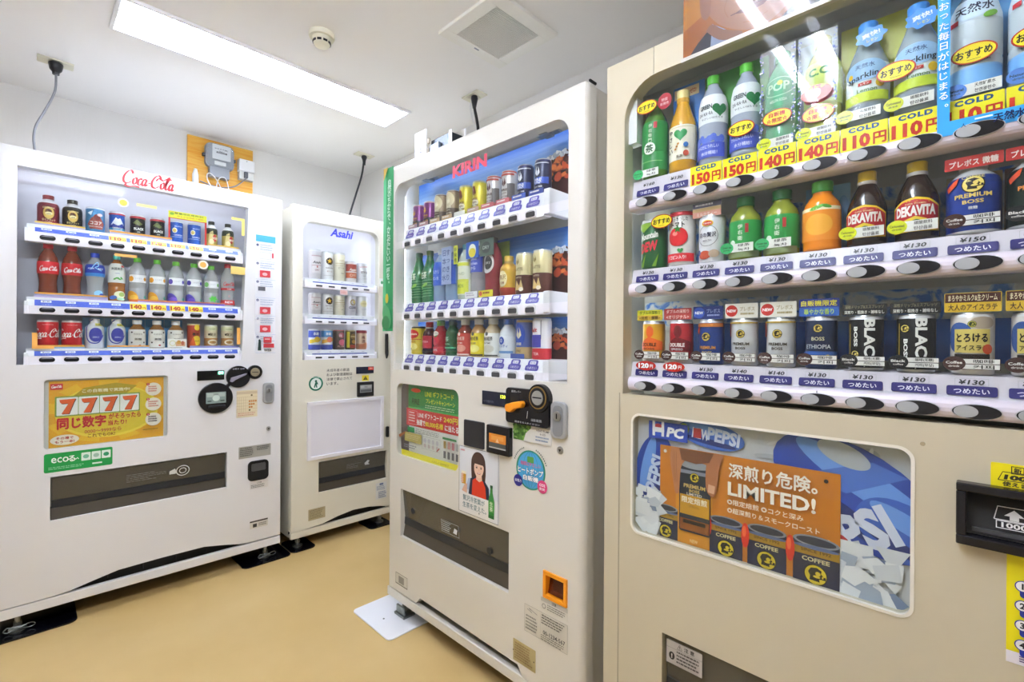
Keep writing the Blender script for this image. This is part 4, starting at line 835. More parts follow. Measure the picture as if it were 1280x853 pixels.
go_r = dict(k='spet', H=133, R=30, liq='8a3a2a', cap='eceef0', lab=(.02, .62, 'c9463c'), art=a_gogo('c9463c', 'f4dcd0', 'e8a090')); go_y = dict(k='spet', H=133, R=30, liq='c8985a', cap='eceef0', lab=(.02, .62, 'ecd92a'), art=a_gogo('ecd92a', '4a4430', 'f4ec8a')); go_w = dict(k='spet', H=133, R=31, liq='d8c4a0', cap='eceef0', lab=(.02, .62, 'ecece8'), art=a_gogo('ecece8', '5a5850', 'd8d4c8'))
blwh = dict(k='spet', H=130, R=30, liq='e4eaf2', cap='3a6ac0', lab=(.02, .55, 'e8edf6'), art=a_bluewhite); fgo = can3([(.3, 'c8ac78'), (.93, '5a6aa8'), (1, 'c8a868')], a_firegold, 124, 28)
ctn = dict(k='can', H=126, R=30, bands=[(.27, 'cf2f3a'), (.93, 'ece9ee'), (1, 'd8d8dc')], art=a_carton)
ROWS[3, 0] = [('small purple coffee can', 'pur', pur), ('small purple coffee can', 'pur', pur), ('beige-brown coffee can', 'bei', bei), ('beige-brown coffee can', 'bei', bei), ('yellow coffee can', 'yel', yel), ('yellow coffee can', 'yel', yel), ('silver coffee can, red rim', 'sil', sil), ('silver coffee can, red rim', 'sil', sil), ('navy black coffee can', 'nbk', nbk), ('navy black coffee can', 'nbk', nbk)]
ROWS[3, 1] = [('green tea bottle', 'grn', grn), ('green tea bottle', 'grn', grn), ('blue-labelled water bottle', 'blw', blw), ('blue-labelled water bottle', 'blw', blw), ('yellow and white lemon bottle', 'lmw', lmw), ('clear bottle, indigo label', 'slw', slw), ('dark red grape bottle', 'grp', grp), ('golden bottle can', 'gld', gld), ('cream-topped latte can', 'lat', lat), ('cream-topped latte can', 'lat', lat)]
ROWS[3, 2] = [('yellow tea can, red oval', 'lip', lip), ('red and black bottle', 'cas', cas), ('red juice bottle, green cap', 'tom', tom), ('dark green tea bottle', 'dgr', dgr), ('red-labelled tea bottle', 'go_r', go_r), ('yellow-labelled tea bottle', 'go_y', go_y), ('white-labelled milk tea bottle', 'go_w', go_w), ('white bottle, blue cap', 'blwh', blwh), ('blue and gold coffee can', 'fgo', fgo), ('white can, red base', 'ctn', ctn)]
# ---- packs of the right machine
def a_iyemon5(a, R, H):
    for i, c in enumerate('伊右衛門'): a.text(c, .1*R, (.64-.06*i)*H, .045*H, 'dcead0')
    a.rect(.35*R, .6*R, .60*H, .68*H, 'b8343a'); a.ell(.05*R, .36*H, .45*R, .075*H, 'eaf2e4'); a.text('茶', .05*R, .36*H, .09*H, '2a5a34', bold=.03); a.line([(-1*R, .2*H), (1*R, .2*H)], .0015, '8ac07a')
def a_yasashii(a, R, H):
    heart(a, .25*R, .43*H, .5*R, '2a8a48'); 
    for i, c in enumerate('やさしい'): a.text(c, -.55*R, (.47-.075*i)*H, .055*H, '2a2218', bold=.03)
    for i in range(3): leaf(a, (-.1+.1*i)*R, (.26+.03*i)*H, .1*R, .012*H, 'c88a3a', .9)
    a.ell(.65*R, .30*H, .18*R, .03*H, '3a78c0'); a.ell(.65*R, .2*H, .2*R, .035*H, 'c0503a'); a.text('麦茶', .2*R, .17*H, .035*H, '6a5a3a'); a.line([(-1.2*R, .515*H), (1.2*R, .515*H)], .0012, 'c8b878')
def a_dakara(a, R, H):
    heart(a, .85*R, .58*H, .55*R, '1f7a44'); a.text('GREEN', -.15*R, .62*H, .05*H, '22303a', w=.9*R, bold=.03); a.text('DA･KA･RA', -.15*R, .545*H, .035*H, '22303a', w=1.0*R); a.text('やさしいはたらき', .3*R, .49*H, .022*H, '3a4a5a', w=1.5*R)
    for i in range(8): a.ell((-1.0+.28*i)*R, (.24+.02*((i*7) % 3))*H, .22*R, .04*H, '5a72d0'); 
    a.rect(-1.2*R, 1.2*R, .06*H, .22*H, '4a5cc4'); a.text('からだにうれしい', 0, .18*H, .04*H, 'dfe6fa', w=1.5*R); a.text('水分補給！', .1*R, .11*H, .04*H, 'dfe6fa', w=1.1*R)
def a_pop(a, R, H): a.text('POP', 0, .60*H, .09*H, 'bfe8c4', w=1.3*R, bold=.03); a.ring(0, .60*H, 1.0*R, .1*H, .002, 'a4dcb4'); a.text('MELON SODA', 0, .46*H, .03*H, 'd4f0d8', w=1.0*R); a.ell(.1*R, .635*H, .16*R, .025*H, 'd4d060')
def a_cclemon(a, R, H): a.text('C.C.', 0, .62*H, .08*H, '4a8a34', w=1.2*R, bold=.04); a.ell(.75*R, .66*H, .22*R, .04*H, '8a3a5a'); a.ell(-.1*R, .4*H, .9*R, .09*H, 'd6382a'); a.text('LEMON', -.1*R, .4*H, .05*H, 'f4e44a', w=1.2*R, bold=.03)
def a_spark(a, R, H):
    a.ell(0, .50*H, 1.1*R, .1*H, '9cc4e8'); a.text('天然水', 0, .54*H, .045*H, '2a3a7a', w=.9*R); a.text('Sparkling', 0, .44*H, .07*H, '1f2a3a', w=1.75*R, shear=.1, rot=.1); a.rect(-.3*R, .3*R, .355*H, .385*H, 'c8443a'); a.text('レモン', 0, .37*H, .018*H, 'ffffff'); a.text('Lemon', .1*R, .31*H, .035*H, '5a8a2a', w=.9*R); a.ell(.7*R, .36*H, .22*R, .04*H, 'e8c02a'); a.ell(-.7*R, .47*H, .14*R, .025*H, 'f0c83a'); a.rect(-1.2*R, 1.2*R, .2*H, .29*H, 'c4d83a')
def a_tennen(a, R, H):
    a.ell(0, .70*H, 1.0*R, .09*H, 'cfe4f6'); a.text('天然水', 0, .70*H, .08*H, '22284a', w=1.5*R, bold=.02); a.rect(-1.2*R, 1.2*R, .10*H, .22*H, '7ab4ec'); a.text('南アルプスは、', 0, .28*H, .035*H, '2a3a5a', w=1.2*R); a.rect(-1.0*R, -.6*R, .60*H, .64*H, 'c8343c'); leaf(a, .6*R, .62*H, .3*R, .025*H, '7ab84a', .3)
def a_mtdew(a, R, H):
    a.text('Mountain', 0, .66*H, .13*H, 'e8ece4', w=1.5*R, shear=.3, rot=.15, bold=.04); a.text('DEW', 0, .44*H, .2*H, 'd83a44', w=1.6*R, shear=.3, rot=.15, bold=.05); a.poly([(-1.3*R, .86*H), (-.4*R, .74*H), (.3*R, .88*H), (1.3*R, .78*H), (1.3*R, .92*H), (-1.3*R, .92*H)], '8ab43a')
    for i in range(5): a.poly([(-1.2*R+.5*R*i, .04*H), (-.7*R+.5*R*i, .3*H), (-.9*R+.5*R*i, .04*H)], '7ab03a' if i % 2 else '2a6a34')
def a_tomcan(a, R, H): a.text('すっきりした', .2*R, .84*H, .07*H, '2a2a2a', w=1.3*R); a.text('トマト', .1*R, .74*H, .09*H, '2a2a2a', w=1.0*R, bold=.03); a.ell(.1*R, .52*H, .75*R, .17*H, 'd8262c'); a.ell(-.1*R, .58*H, .2*R, .04*H, 'f08a80'); star(a, .1*R, .66*H, .35*R, '3a8a34'); heart(a, .3*R, .27*H, .22*R, '3a9a4a'); a.rect(-1.4*R, 1.4*R, .07*H, .22*H, 'dc3038'); a.text('リコピン入り!', 0, .15*H, .07*H, 'ffffff', w=1.4*R); a.rect(-1.4*R, 1.4*R, .9*H, .925*H, 'c8303a')
def a_lipmilk(a, R, H): a.ell(0, .82*H, .45*R, .07*H, 'f2d23a'); a.ell(0, .82*H, .38*R, .05*H, 'd0342c'); a.text('Lipton', 0, .82*H, .035*H, 'ffffff', w=.6*R); a.ring(0, .56*H, .8*R, .22*H, .0012, '8a8a8a'); a.text('白の贅沢', 0, .58*H, .1*H, '2a2a4a', w=1.3*R, bold=.02); a.text('MILK TEA', 0, .46*H, .03*H, '6a6a7a'); a.ell(-.2*R, .16*H, .5*R, .09*H, 'c8563a'); a.ell(.5*R, .18*H, .4*R, .08*H, 'b8a08a'); a.ell(-.75*R, .22*H, .2*R, .06*H, '5a6aa0')
def a_iyemon2(a, R, H):
    for i, c in enumerate('伊右衛'): a.text(c, 0, (.50-.09*i)*H, .07*H, 'e2eed8')
    a.rect(.3*R, .5*R, .40*H, .54*H, 'b8403a'); a.ell(-.5*R, .25*H, .2*R, .05*H, 'dfeadc'); a.rect(-1.2*R, 1.2*R, .02*H, .12*H, '8a9a6a')
def a_orange(a, R, H): a.rect(-1.3*R, 1.3*R, .14*H, .6*H, 'f0932a'); a.rect(-1.3*R, 1.3*R, .56*H, .61*H, 'f6e8c0'); leaf(a, -.1*R, .6*H, .4*R, .03*H, '6ab03a', .3); leaf(a, .4*R, .61*H, .3*R, .025*H, '58a034', -.3); a.ell(0, .36*H, .75*R, .15*H, 'f6b040')
def a_deka(a, R, H):
    a.poly([(-1.2*R, .10*H), (1.2*R, .10*H), (1.2*R, .42*H), (.6*R, .50*H), (0, .53*H), (-.6*R, .50*H), (-1.2*R, .42*H)], 'eac42a'); a.poly([(-1.15*R, .12*H), (1.15*R, .12*H), (1.15*R, .40*H), (.6*R, .475*H), (0, .50*H), (-.6*R, .475*H), (-1.15*R, .40*H)], 'b8242c'); a.text('DEKAVITA', 0, .36*H, .13*H, 'f4f0ea', w=1.9*R, bold=.05); a.poly([(-.9*R, .11*H), (.9*R, .11*H), (.5*R, .25*H), (0, .29*H), (-.5*R, .25*H)], 'f2d440'); a.text('C', 0, .2*H, .1*H, '2a6a3a', bold=.05); a.text('SUPER VITAMIN', 0, .445*H, .02*H, 'f0d8a0', w=.9*R)
def a_premb(c, red):
    def f(a, R, H): boss(a, 0, .62*H, .42*R, 'e8cf6a', '20190f'); a.text('COFFEE', 0, .715*H, .04*H, 'e8d88a', w=.8*R); a.text('PREMIUM', 0, .48*H, .055*H, red, w=1.35*R, bold=.03); a.text('BOSS', 0, .40*H, .05*H, red, w=.75*R, bold=.03); a.poly([(-1.1*R, .62*H), (-.5*R, .74*H), (-.6*R, .64*H), (-1.0*R, .56*H)], 'd8502a'); a.text('微糖', 0, .32*H, .04*H, 'e8e8e8')
    return f
def a_double(c, fg, t2):
    def f(a, R, H): a.ell(.1*R, .74*H, .35*R, .14*H, c); a.poly([(-1.3*R, .4*H), (0, .62*H), (1.3*R, .5*H), (1.3*R, .3*H), (-1.3*R, .3*H)], c); a.text('DOUBLE', 0, .43*H, .09*H, fg, w=1.4*R, bold=.04); a.text(t2, 0, .33*H, .05*H, fg, w=1.1*R); a.ell(-.2*R, .2*H, .8*R, .07*H, c)
    return f
def a_prem(bg, fg): 
    def f(a, R, H): boss(a, 0, .68*H, .34*R, 'd8bc5a', '2a2418'); a.text('PREMIUM', 0, .47*H, .06*H, fg, w=1.3*R, bold=.03); a.text('BOSS', 0, .38*H, .055*H, fg, w=.75*R, bold=.03); a.line(spline([(-.3*R, .16*H), (0, .22*H), (.2*R, .17*H), (.8*R, .24*H)]), .0012, '5a5a60'); a.rect(-1.45*R, -.9*R, .62*H, .9*H, '9a3a34'); a.rect(-1.4*R, 1.4*R, .9*H, .93*H, 'c4a23a')
    return f
def a_prblue(a, R, H): boss(a, -.1*R, .62*H, .38*R, 'd8bc5a', '2a2418'); a.text('PREMIUM', 0, .38*H, .07*H, 'd8923a', w=1.35*R, bold=.03); a.text('BOSS', 0, .27*H, .06*H, 'd8c06a', w=.8*R); a.rect(-1.4*R, 1.4*R, .84*H, .92*H, 'c87a3a'); a.poly([(-1.3*R, .74*H), (-.7*R, .86*H), (-.8*R, .68*H)], 'c84a2a')
def a_ethi(a, R, H): boss(a, 0, .78*H, .3*R, 'd8bc5a', '2a2418'); a.text('BOSS', 0, .58*H, .07*H, 'd8d4b0', w=.8*R); a.text('ETHIOPIA', 0, .43*H, .08*H, 'c8d0d8', w=1.6*R); a.rect(-1.4*R, 1.4*R, .28*H, .32*H, '3a6ac0'); a.rect(-1.4*R, 1.4*R, .18*H, .24*H, '4a6a3a'); a.ell(.6*R, .22*H, .2*R, .06*H, 'c8b43a')
def a_bblack(flip):
    def f(a, R, H): a.text('BLACK', .35*R, .5*H, .62*R, 'f0f0ec', w=.86*H, rot=-pi/2, bold=.04); a.text('BOSS', -.45*R, (.62 if not flip else .40)*H, .24*R, 'f0f0ec', w=.36*H, rot=-pi/2, bold=.04); boss(a, -.5*R, (.3 if not flip else .76)*H, .26*R, 'e8cf6a', '20190f'); a.line([(-.85*R, .15*H), (-.85*R, .85*H)], .0016, 'c8a84a')
    return f
def a_toro(a, R, H): a.ell(-.6*R, .6*H, .7*R, .25*H, '3a5a9a'); a.ell(.5*R, .84*H, .6*R, .1*H, 'b8a898'); a.rect(-.85*R, .85*R, .36*H, .74*H, 'd8c46a'); a.rect(-.85*R, .85*R, .26*H, .34*H, '2a2018'); boss(a, 0, .82*H, .2*R, 'b8b04a', '2a3a20'); a.text('とろける', 0, .6*H, .13*H, '201810', w=1.4*R, bold=.04); a.text('アイスラテ', 0, .44*H, .08*H, '201810', w=1.4*R, bold=.02); a.ell(.7*R, .42*H, .25*R, .08*H, 'c8502a'); a.rect(-.4*R, .3*R, .12*H, .25*H, '4a2a1a'); a.ell(.1*R, .17*H, .5*R, .05*H, 'e8dccc')
iy5 = dict(k='pet', H=200, R=32, liq='4a7a2a', cap='3a7a3a', lab=(.10, .70, '2f8a44'), art=a_iyemon5); yas = dict(k='tallb', H=198, R=31, liq='c9921e', cap='e3cf8a', neck='d8a23a', lab=(.13, .545, 'f1ead6'), art=a_yasashii)
dak = dict(k='pet', H=205, R=31, liq='cdd8ec', clear=.3, cap='5cc43a', lab=(.44, .76, 'e9edf0'), art=a_dakara); pop = dict(k='pet', H=200, R=32, liq='6fc494', clear=.2, cap='4aa870', lab=(.40, .70, '58b080'), art=a_pop); ccl = dict(k='pet', H=200, R=32, liq='cfd44a', clear=.2, cap='d8c03a', lab=(.3, .72, 'c8d860'), art=a_cclemon)
spk = dict(k='tallb', H=195, R=33, liq='c4d4e0', clear=.4, cap='3f8fe0', lab=(.19, .56, 'dce6e4'), art=a_spark); ten = dict(k='pet', H=205, R=33, liq='b8d4ec', clear=.4, cap='d8e4f0', lab=(.08, .80, [(.24, '8abcec'), (.60, 'c8d4dc'), (.80, 'dbe8f4')]), art=a_tennen)
dew = dict(k='can', H=122, R=32, bands=[(.93, '2c6a3c'), (1, 'c9cbcd')], art=a_mtdew); tmc = dict(k='can', H=130, R=31, bands=[(.93, 'efece8'), (1, 'c8303a')], art=a_tomcan); lpm = dict(k='can', H=108, R=29, bands=[(.93, 'e9e9ee'), (1, 'd8d8dc')], art=a_lipmilk)
iy2 = dict(k='spet', H=137, R=32.5, liq='8a962c', cap='2a7a3a', lab=(.10, .60, '2f9a48'), art=a_iyemon2); nat = dict(k='spet', H=138, R=32.5, liq='ef8a1c', cap='4aa83a', art=a_orange); dek = dict(k='glassb', H=140, R=31, liq='2a1a14', cap='e8c83a', neck='d8d8da', art=a_deka)
pmb = dict(k='bcan', H=128, R=34, bands=[(.04, 'c9cbcd'), (.63, '1f3f9a'), (.74, '1b3688'), (1, 'c9cbcd')], cap='d8d8da', art=a_premb('1f3f9a', 'e0c46a')); pmk = dict(pmb, bands=[(.04, 'c9cbcd'), (.63, '1c2a24'), (.74, '18241f'), (1, 'c9cbcd')], art=a_premb('', 'd8823a'))
c4 = lambda bands, art: dict(k='can', H=102, R=27, bands=bands, art=art)
dby = c4([(.12, 'd8d0c0'), (.93, 'dfa82a'), (1, 'd8d8dc')], a_double('e86a2a', '4a2a10', 'BOSS')); dbr = c4([(.12, 'd8d0c8'), (.93, 'b8242c'), (1, 'd8d8dc')], a_double('7a1a20', 'f0e4e0', 'ESPRESSO'))
prb = c4([(.93, '22408c'), (1, 'e0e0e4')], a_prblue); prw = c4([(.93, 'd9d9da'), (1, 'eeeeea')], a_prem('', '4a4438')); eth = c4([(.15, '2a4a8a'), (.34, '2f5fb0'), (.93, '1f2c4c'), (1, 'd8d8dc')], a_ethi)
bb1 = c4([(.06, 'c9cbcd'), (.93, '1b1b1c'), (1, 'd8d8dc')], a_bblack(False)); bb2 = c4([(.06, 'c9cbcd'), (.93, '1b1b1c'), (1, 'd8d8dc')], a_bblack(True)); tor = c4([(.12, 'e4e0dc'), (.93, 'dcd4cc'), (1, 'e8e8ea')], a_toro)
ROWS[4, 0] = [('green tea bottle', 'iy5', iy5), ('amber barley tea bottle', 'yas', yas), ('clear green-heart bottle', 'dak', dak), ('clear green-heart bottle', 'dak', dak), ('pale green soda bottle', 'pop', pop), ('yellow-green soda bottle', 'ccl', ccl), ('sparkling lemon water bottle', 'spk', spk), ('sparkling lemon water bottle', 'spk', spk), ('still water bottle', 'ten', ten), ('still water bottle', 'ten', ten)]
ROWS[4, 1] = [('green soda can', 'dew', dew), ('tomato juice can', 'tmc', tmc), ('white milk tea can', 'lpm', lpm), ('squat green tea bottle', 'iy2', iy2), ('squat green tea bottle', 'iy2', iy2), ('squat orange juice bottle', 'nat', nat), ('dark vitamin drink bottle', 'dek', dek), ('dark vitamin drink bottle', 'dek', dek), ('blue coffee bottle can', 'pmb', pmb), ('black coffee bottle can', 'pmk', pmk)]
ROWS[4, 2] = [('yellow-orange coffee can', 'dby', dby), ('red coffee can', 'dbr', dbr), ('blue coffee can', 'prb', prb), ('silver-white coffee can', 'prw', prw), ('silver-white coffee can', 'prw', prw), ('navy coffee can', 'eth', eth), ('black coffee can', 'bb1', bb1), ('black coffee can', 'bb2', bb2), ('gold-labelled latte can', 'tor', tor), ('gold-labelled latte can', 'tor', tor)]
ORD = ['first', 'second', 'third', 'fourth', 'fifth', 'sixth', 'seventh', 'eighth', 'ninth', 'tenth']; SH = ['top', 'middle', 'bottom']
MN = {1: (M1, 'far-left machine'), 2: (M2, 'beer machine'), 3: (M3, 'middle machine'), 4: (M4, 'right machine')}
for (mi, row), items in ROWS.items():
    mo, mn = MN[mi]
    for i, (d, key, sp) in enumerate(items):
        place_drink(SLOT[mi, row][i], mo, key, sp, '%s, %s from left on %s shelf of %s' % (d, ORD[i], SH[row], mn), 'drinks on the %s shelf of the %s' % (SH[row], mn))

# ================================================================ fittings and stickers: far-left machine
def sticker(parent, name, x0, x1, z0, z1, col, fn=None, r=.002, y=0.0, label=None, m=None):
    """flat printed sticker; fn draws in local coordinates 0..w, 0..h"""
    a = Art(); w_, h_ = x1-x0, z1-z0
    if fn: fn(a, w_, h_)
    return a.build(name, parent, (x0, y, z0), m, base=(rrect(0, w_, 0, h_, r, 3), col), label=label)
def lines(a, x0, x1, z1, z0, n, col, frac=.5, seed=1, var=.25):
    """rows of small print too fine to read"""
    rnd = random.Random(seed); st = (z1-z0)/n
    for i in range(n):
        x = x0; e = x1-(x1-x0)*rnd.random()*var
        while x < e:
            l = (x1-x0)*(.04+.1*rnd.random()); a.rect(x, min(x+l, e), z1-st*(i+frac), z1-st*i, col); x += l+(x1-x0)*.02
def adpanel(parent, name, x0, x1, z0, z1, r, fn, y=.02, bg='cfcfcb', depth=.03):
    o = sticker(parent, name, x0-.004, x1+.004, z0-.004, z1+.004, bg, fn, r, y)
    MB().prism(rrect(x0+.001, x1-.001, z0+.001, z1-.001, r), .004, .0065).build('panel_pane', pane_m, parent); return o
MB_ = MB
a = Art(); cola(a, .0, .0, .185, 'd63a42', .06); a.build('brand_lettering', M1, (.442, 0, 1.792), thick=.0003, label='red script lettering')
def ad1(a, w, h):
    a.rect(.018, w-.016, .006, h-.012, 'ecac26')
    for k in range(9): a.poly([(w*.5+.2*cos(k*.7), h*.5+.13*sin(k*.7)), (w*.5+.2*cos(k*.7+.35), h*.5+.13*sin(k*.7+.35)), (w*.45, h*.5)], 'f0c030')
    a.clip(.018, w-.016, .006, h-.012)
    a.ell(.2, .135, .165, .108, 'f4dc4a'); a.ell(.2, .137, .158, .1, 'e6cf3a'); a.poly([(.075, .19), (.12, .235), (.22, .25), (.29, .235), (.25, .2)], 'b8a024')
    a.rect(.022, .058, .232, .256, 'd4323a'); cola(a, .04, .244, .03, 'ffffff', .09)
    a.text('この自販機で実施中!', .19, .222, .014, 'f6f0d0', w=.15, bold=.02)
    a.rect(.035, .3, .125, .205, '8aa84a', .004)
    for k in range(4):
        x = .04+.0645*k; a.rect(x, x+.0625, .13, .2, 'f3f6f4', .003)
        for c, dx, dz in (('3a2a2a', .002, -.002), ('e8622a', 0, 0)):
            a.poly([(x+.008+dx, .192+dz), (x+.056+dx, .194+dz), (x+.05+dx, .18+dz), (x+.036+dx, .135+dz), (x+.014+dx, .136+dz), (x+.034+dx, .176+dz), (x+.014+dx, .176+dz), (x+.01+dx, .182+dz)], c)
    a.text('同じ数字', .115, .098, .044, 'c8282c', w=.145, bold=.045); a.text('がそろったら', .25, .112, .022, 'c8282c', w=.105, bold=.03); a.text('当たり!', .225, .085, .02, 'c8282c', w=.06, bold=.03)
    a.text('0000～9999なら', .18, .058, .016, 'c05a3a', w=.115, bold=.02); a.text('これでもOK!', .175, .04, .014, '8a4a1a', w=.085, bold=.02)
    a.ell(.064, .034, .042, .02, 'f2ead8'); a.text('その場で', .064, .041, .011, 'b8342a', w=.05, bold=.03); a.text('もう一本!', .064, .027, .011, 'b8342a', w=.056, bold=.03)
    for k, z in enumerate((.215, .15, .085)):
        a.ell(.346, z, .028, .028, 'f6efe0'); a.ell(.327, z+.022, .006, .006, 'c8342a'); a.text(str(k+1), .327, z+.022, .007, 'ffffff'); lines(a, .328, .364, z+.014, z-.014, 3, 'd88a7a' if k < 2 else '6a5a5a', .6, k)
    lines(a, .31, .37, .045, .04, 1, '8a6a1a', .7, 5)
adpanel(M1, 'advert_panel', .122, .513, .687, .957, .012, ad1)
def eco(a, w, h):
    a.text('eco', .045, h*.62, .021, 'f4faf4', w=.05, bold=.012); a.text('る', .079, h*.62, .022, 'f4faf4', bold=.03); a.line([(.09, .04), (.096, .046), (.099, .04)], .003, 'f4faf4')
    for k in range(3): a.rect(.107+.031*k, .135+.031*k, h*.42, h*.86, 'e6f4ea', .002); a.ell(.121+.031*k, h*.64, .009, .008, ['7ac0a0', 'a8c8b8', '2f9a68'][k])
    lines(a, .012, .12, .02, .008, 2, '8ad0a0', .5, 3); a.rect(.14, .17, .012, .018, 'e6f4ea')
sticker(M1, 'eco_sticker', .123, .326, .598, .671, '17a04a', eco, .006, label='green eco sticker')
# money unit: display, note slot, coin lever, coin slot
p = MB().box(.623, .733, -.004, .002, .926, .970).build('display_window', mat('display_black', '0d1012', .12), M1, bev=.001)
a = Art(); a.rect(.0, .028, .0, .018, '1f6a52'); a.build('display_glow', p, (.703, -.0042, .949), thick=.0001)
a = Art().text('88', 0, 0, .014, 'a0ffe0', w=.022, bold=.03); a.build('digits', p, (.718, -.0046, .959), mat('lit_digits', '8affd8', .4, emit=1.2), thick=.0001)
b = MB(); blk = mat('black_gloss', '15151a', .22)
b.cyl(.697, .842, .071, -.012, .002, 36); n = b.build('note_acceptor', blk, M1, bev=.002)
a = Art(); a.rect(0, .082, 0, .052, '8fa29c', .002); a.rect(.004, .078, .03, .048, 'b8c8c0'); a.ell(.041, .024, .015, .014, 'd8e8e0'); a.rect(.006, .022, .008, .014, '4a5a54'); a.rect(.058, .076, .008, .014, '4a5a54'); a.text('1000', .041, .042, .008, '5a6a64'); a.build('note_window', n, (.656, -.0122, .818))
MB().box(.664, .735, -.018, -.012, .796, .809).build('note_lip', rubber, n, bev=.003)
b = MB(); b.prism([(.735, .895), (.745, .885), (.775, .915), (.765, .925)], -.011, .002); b.prism([(.82, .955), (.825, .93), (.85, .94), (.845, .97)], -.011, .002); b.cyl(.791, .937, .052, -.014, .002, 32); c = b.build('coin_lever_plate', blk, M1, bev=.001)
MB().prism([(.752, .917), (.762, .912), (.776, .923), (.82, .944), (.826, .952), (.818, .951), (.772, .938), (.757, .934)], -.024, -.014).build('coin_lever', mat('lever_grey', '8c8794', .35), c, bev=.002)
Art().text('お釣り 返却', 0, 0, .008, 'b8b8c0', w=.05).build('lever_print', c, (.791, -.0142, .975), thick=.0001)
c = MB().cyl(.864, .956, .034, -.014, .002, 28).build('coin_slot_ring', blk, M1, bev=.002)
MB().cyl(.864, .956, .021, -.017, -.012, 24).build('coin_slot', mat('coin_steel', 'b5a98f', .3, .8), c, bev=.001); MB().box(.850, .878, -.0175, -.0165, .9545, .9575).build('coin_slit', rubber, c)
def cal(a, w, h):
    a.rect(0, w, h*.86, h*.96, 'd8c8a8')
    for k in range(6): a.rect(0, w, h*.2+h*.11*k, h*.2+h*.11*k+.0008, 'b8a070')
    for k in range(5): a.rect(w*.1*k+.002, w*.1*k+.0028, h*.2, h*.76, 'b8a070')
    for (i, j), c_ in zip(((7, 5), (6, 3), (7, 3), (8, 3), (9, 3), (6, 2), (7, 2), (8, 2), (6, 1), (7, 1), (6, 0)), ['6a5a2a']+['c87a1a']*9+['6a6a3a']): a.ell(w*(.02+.1*i), h*(.26+.11*j), .0042, .0042, c_)
    lines(a, .006, w-.006, h*.17, h*.04, 2, 'd8a890', .5, 8)
sticker(M1, 'instruction_sticker', .786, .879, .737, .868, 'ece0c0', cal)
keylock(M1, .903, .955, .798, .901); trilock(M1, .932, .669)
sticker(M1, 'rating_plate', .797, .943, .536, .594, 'b9b9b2', lambda a, w, h: (lines(a, .006, w*.5, h-.006, .008, 5, '7a7a74', .5, 2), lines(a, w*.55, w-.006, h-.006, .03, 3, '6a6a66', .5, 4)), m=mat_print('print_metal', .35, 0, .5))
b = MB().prism(rrect(.837, .932, .42, .518, .02), -.008, .002); b.build('coin_return', blk, M1, bev=.003); MB().prism(rrect(.852, .917, .468, .505, .006), -.0095, -.008).build('coin_return_flap', mat('flap_grey', '4a4a4c', .3), M1)
sticker(M1, 'notice_sticker', .848, .932, .378, .415, 'e4e2e0', lambda a, w, h: (a.text('ご注意', w/2, h-.008, .007, '5a5a5a'), lines(a, .004, w-.004, h-.016, .004, 3, '8a8a88', .5, 6)))
sticker(M1, 'notice_sticker', .848, .931, .184, .221, 'd9d6cc', lambda a, w, h: (a.rect(0, w, h-.007, h, '4a4238'), a.rect(.014, .032, .005, .022, '3a3430'), lines(a, .04, w-.004, .022, .006, 2, '8a8478', .6, 7)))
def guide(a, w, h):
    a.rect(.002, w-.002, h-.035, h-.002, '58b8e4'); n = 6; st = (h-.04)/n
    for k in range(n):
        z = h-.04-st*(k+1); a.rect(.002, w-.002, z, z+.0012, 'a8c0e4'); a.ell(.01, z+st-.012, .006, .006, '3a4a7a'); a.text(str(k+1), .01, z+st-.012, .007, 'ffffff')
        lines(a, .022, w-.006, z+st-.008, z+st*.55, 3, 'b8c4d8', .4, k)
        if k in (1, 3, 4): a.rect(.02, w*.72, z+.012, z+st*.5, 'd8424c'); a.ell(w*.45, z+st*.3, .012, .008, 'f0c8cc')
        elif k == 0: a.rect(w*.8, w*.88, z+.02, z+.045, 'd8424c'); a.frame(.02, w*.75, z+.012, z+st*.5, .001, 'a8a8b8')
        elif k == 2: a.rect(.012, .045, z+.035, z+.055, '5a5a66')
        else: a.ell(.018, z+st-.03, .005, .006, '2a4038'); a.poly([(.01, z+.012), (.014, z+.06), (.024, z+.06), (.026, z+.012)], '2a4038'); a.rect(.036, w-.022, z+.05, z+st-.012, 'd8424c'); a.rect(.042, w-.03, z+.066, z+st-.02, 'f4d0d4'); a.rect(.036, w-.01, z+.026, z+.046, 'c83a44'); a.text('WEB', w*.58, z+.014, .012, '2a2a30', bold=.03)
sticker(M1, 'guide_sticker', .866, .962, 1.05, 1.637, 'f4f6fb', guide, label='tall step by step guide sticker')
yl = 'f6dc7a'; yo = 'f2b45a'
def decal(parent, fn, label): a = Art(); fn(a); return a.build('window_decal', parent, (0, .0058, 0), PRINT, thick=.0002, label=label)
decal(M1, lambda a: (a.ell(.357, 1.685, .018, .018, 'fbf3dc'), a.ell(.357, 1.685, .013, .013, 'f4c63a')), 'round yellow decal')
decal(M1, lambda a: a.rect(.401, .471, 1.681, 1.693, 'f6e49a'), 'pale yellow bar decal'); decal(M1, lambda a: (a.rect(.762, .819, 1.690, 1.702, yl), a.rect(.806, .819, 1.62, 1.690, yl)), 'pale yellow corner decal')
decal(M1, lambda a: (a.ell(.646, 1.459, .02, .02, 'fbf0e0'), a.ell(.646, 1.459, .013, .013, yo)), 'round orange decal'); decal(M1, lambda a: a.rect(.33, .404, 1.459, 1.471, yo), 'orange bar decal'); decal(M1, lambda a: a.rect(.76, .826, 1.43, 1.467, 'f4d27a'), 'pale yellow patch decal')
decal(M1, lambda a: (a.rect(.089, .104, 1.076, 1.138, yo), a.rect(.104, .15, 1.076, 1.088, yo)), 'orange corner decal'); decal(M1, lambda a: a.rect(.788, .803, 1.092, 1.173, yo), 'orange upright decal')
